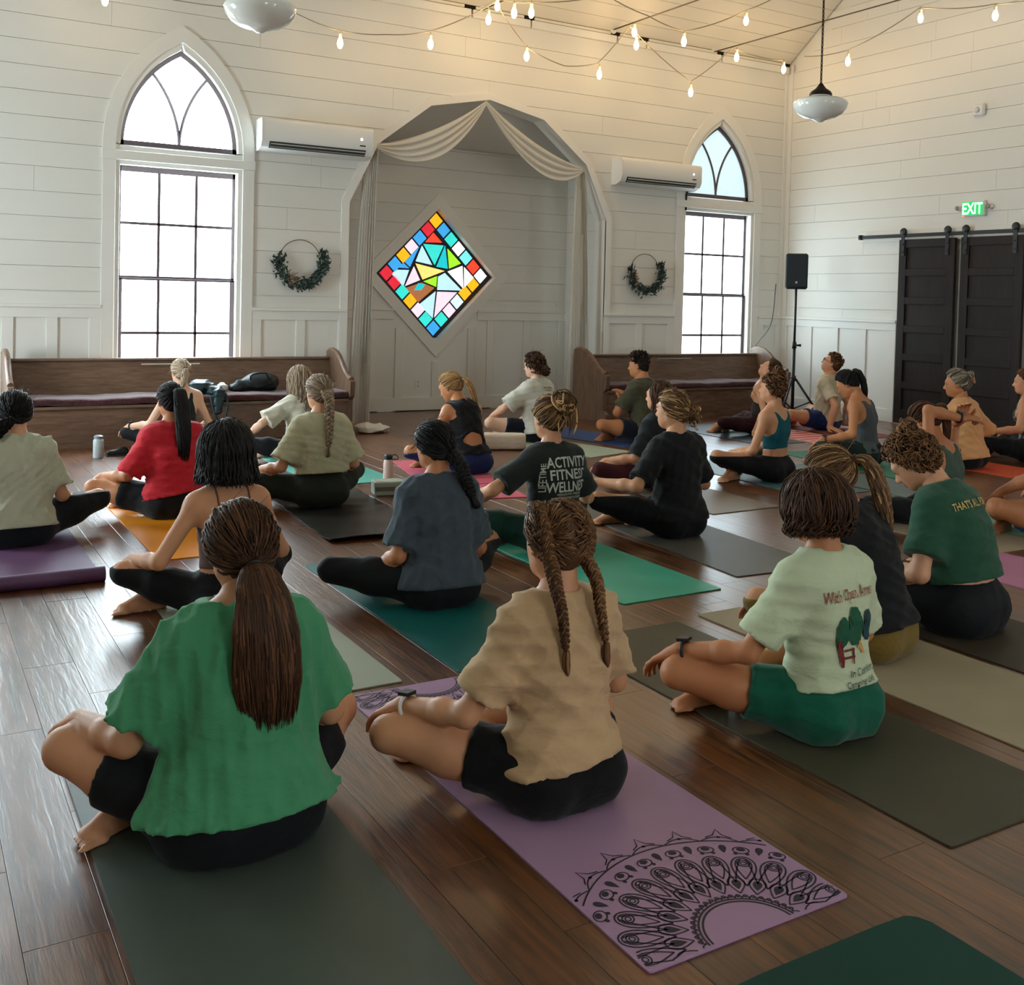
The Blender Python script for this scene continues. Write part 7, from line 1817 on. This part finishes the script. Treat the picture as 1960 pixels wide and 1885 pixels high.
# wall outlets and switches
def outlet(p, n_, label):
    root = empty('wall_outlet', p, label, 'outlet', 'white wall plates'); n_ = np.array(n_, float); s_ = np.cross(n_, (0, 0, 1.)); up = A([0, 0, 1.])
    q = MB(); q.prism([p+s_*a_*.04+up*b2*.06 for a_, b2 in ((-1, -1), (1, -1), (1, 1), (-1, 1))], n_*.006); q.build('plate', M_PLASTIC, root)
    for b2 in (-.025, .025): MB().prism([p+n_*.006+s_*a_*.012+up*(b2+c_*.014) for a_, c_ in ((-1, -1), (1, -1), (1, 1), (-1, 1))], n_*.002).build('socket', mat('socket_grey', rgb(190, 188, 180), .4), root)
for (u, v), l_ in (((800, 735), 'left of three white outlets on the alcove panelling'), ((872, 733), 'middle of three white outlets on the alcove panelling'), ((998, 728), 'right of three white outlets on the alcove panelling')):
    outlet(yp(u, v, AB-.001), (0, -1, 0), l_)
outlet(yp(1466, 622, D-.001), (0, -1, 0), 'white double switch plate between the right window and the corner')
MB().tube(bez([zp(690, 792)+A([0, -.2, .008]), zp(690, 800)+A([.05, .0, .008]), A([4.9, AB-.045, .008]), A([5.8, AB-.05, .008]), A([6.6, AB-.045, .008])], 40), .006, 6).build('floor_cable', M_BLACKMETAL, smooth=True, label='thin black cable lying along the alcove baseboard', cat='cable', origin=(5.5, AB-.05, 0))

# ================================================================== pendant lamps
M_OPAL = mat('opal_glass', rgb(244, 244, 236), .12, .5, coat=.3)
M_BRONZE = mat('dark_bronze', rgb(56, 44, 36), .4, metal=.8)
def pendant(c, label, r=.205):
    root = empty('pendant_lamp', c, label, 'pendant lamp', 'opal glass pendant lamps')
    q = MB().lathe([(0, -.118), (.02, -.115), (.045, -.098), (.075, -.092), (.12, -.078), (.165, -.05), (.195, -.012), (.205, .022), (.198, .04), (.17, .055), (.12, .068), (.08, .078), (.075, .09)], c, 36); auto_smooth(q.build('glass_shade', M_OPAL, root), 50)
    q = MB().lathe([(.085, .085), (.085, .10), (.07, .12), (.04, .14), (.022, .165), (.012, .18), (0, .185)], c, 20); auto_smooth(q.build('fitter_cap', M_BRONZE, root), 40)
    ztop = EAVE+SLOPE*(D-c[1]) if c[1] > yr else RIDGE; q = MB(); z = c[2]+.18; k = 0
    while z < ztop-.05:
        ring = [(0, math.cos(t)*.009, math.sin(t)*.022) for t in np.linspace(0, 6.283, 9)[:-1]]
        if k % 2: ring = [(b2, a_, c_) for a_, b2, c_ in ring]
        q.tube([c[:2].tolist()+[0] if False else (c[0]+p[0], c[1]+p[1], z+.018+p[2]) for p in ring], .0032, 4, closed=True); z += .034; k += 1
    q.build('chain', M_BRONZE, root)
    MB().tube([(c[0]+.004, c[1]+.004, c[2]+.17), (c[0]+.004, c[1]+.004, ztop)], .0028, 5).build('lamp_cord', M_BLACKMETAL, root)
    MB().lathe([(0, -.04), (.05, -.035), (.065, .0), (.065, .03), (0, .03)], (c[0], c[1], ztop-.02), 20).build('ceiling_canopy', M_BRONZE, root)
pendant(dp(1570, 205, 8.0), 'opal glass pendant lamp hanging near the right wall')
pendant(dp(498, 24, 6.0), 'opal glass pendant lamp cut by the top edge, left of the arch')

# ================================================================== tie rods and string lights
M_CABLE = mat('white_cord', rgb(150, 140, 120), .7); M_ROD = mat('dark_rod', rgb(70, 62, 52), .5)
RODS = []
for (u, v), l_ in (((952, 6), 'left thin steel tie rod crossing the room below the ceiling'), ((1205, 46), 'middle thin steel tie rod crossing the room below the ceiling'), ((1400, 90), 'right thin steel tie rod crossing the room below the ceiling')):
    p = yp(u, v, 10.3); RODS.append(p); root = empty('tie_rod', (p[0], D, p[2]), l_, 'tie rod', 'steel tie rods')
    MB().tube([(p[0], D-.001, p[2]), (p[0], YB+.001, p[2])], .008, 6).build('rod', M_ROD, root, True)
    MB().lathe([(0, -.02), (.05, -.02), (.05, 0), (0, 0)], (p[0], D-.001, p[2]), 14, 1).build('wall_plate', M_WHITE2, root)
M_BULB = mat('bulb_glass_lit', rgb(255, 214, 150), .2, emit=(1, .72, .36, 1), es=9.)
M_SOCK = mat('bulb_socket', rgb(196, 186, 164), .6)
def string_lights(label, anchors, bulbs, ypl, xpl=None):
    """anchors/bulbs: pixels on the plane y=ypl (or x=xpl)"""
    P = (lambda u, v: yp(u, v, ypl)) if xpl is None else (lambda u, v: xp(u, v, xpl))
    a_ = [P(*q) for q in anchors]; root = empty('string_lights', a_[0], label, 'string lights', 'festoon string lights')
    pts = []
    for p, r_ in zip(a_, a_[1:]):
        n = 9
        for t in np.linspace(0, 1, n)[:-1]: pts.append(p+(r_-p)*t+A([0, 0, -.10*np.linalg.norm(r_-p)*t*(1-t)*1.2]))
    pts.append(a_[-1]); MB().tube(pts, .006, 5).build('cord', M_CABLE, root, True)
    for (u, v) in bulbs:
        c = P(u, v); k = min(range(len(pts)), key=lambda i: np.hypot(pts[i][0]-c[0], pts[i][1]-c[1])+.3*abs(pts[i][2]-c[2])); 
        bo = MB().lathe([(0, -.055), (.015, -.05), (.027, -.028), (.031, 0), (.026, .028), (.016, .05), (.013, .06)], c, 14).build('bulb', M_BULB, root, True)
        MB().lathe([(.0, .055), (.017, .055), (.018, .095), (.012, .105), (0, .105)], c, 10).build('socket', M_SOCK, bo)
        MB().tube([c+A([0, 0, .10]), c+A([0, 0, .13]), pts[k]], .004, 5).build('drop_wire', M_CABLE, bo)
        ld = bpy.data.lights.new('bulb_light', 'POINT'); ld.energy = BULB_W; ld.color = (1, .66, .33); ld.shadow_soft_size = .05
        lo = bpy.data.objects.new('bulb_light', ld); COL.objects.link(lo); lo.parent = root; lo.location = c-ORG[root.name]+A([0, -.09, -.01])
YS = 10.12
string_lights('string of warm bulbs swagged along the far wall below the ceiling', [(80, -60), (201, -28), (560, 22), (647, 58), (740, 66), (822, 60), (948, 4), (1010, 92), (1080, 126), (1143, 122), (1205, 50), (1322, 156), (1402, 92), (1498, 116)],
              [(201, 0), (651, 83), (824, 85), (935, 38), (952, 12), (1008, 108), (1147, 143), (1214, 62), (1218, 87), (1322, 177), (1410, 110), (1500, 133)], YS)
string_lights('string of warm bulbs hanging behind the right pendant lamp', [(905, -20), (984, 4), (1017, 4), (1160, -10), (1240, 30), (1309, 60), (1428, 20), (1540, -40)], [(984, 25), (1017, 25), (1309, 80), (1428, 40)], 9.3)
string_lights('string of warm bulbs running beside the right wall', [(1540, 108), (1623, 96), (1762, 14), (1905, 8), (2010, -10)], [(1623, 118), (1762, 35), (1905, 30)], None, XR-.75)
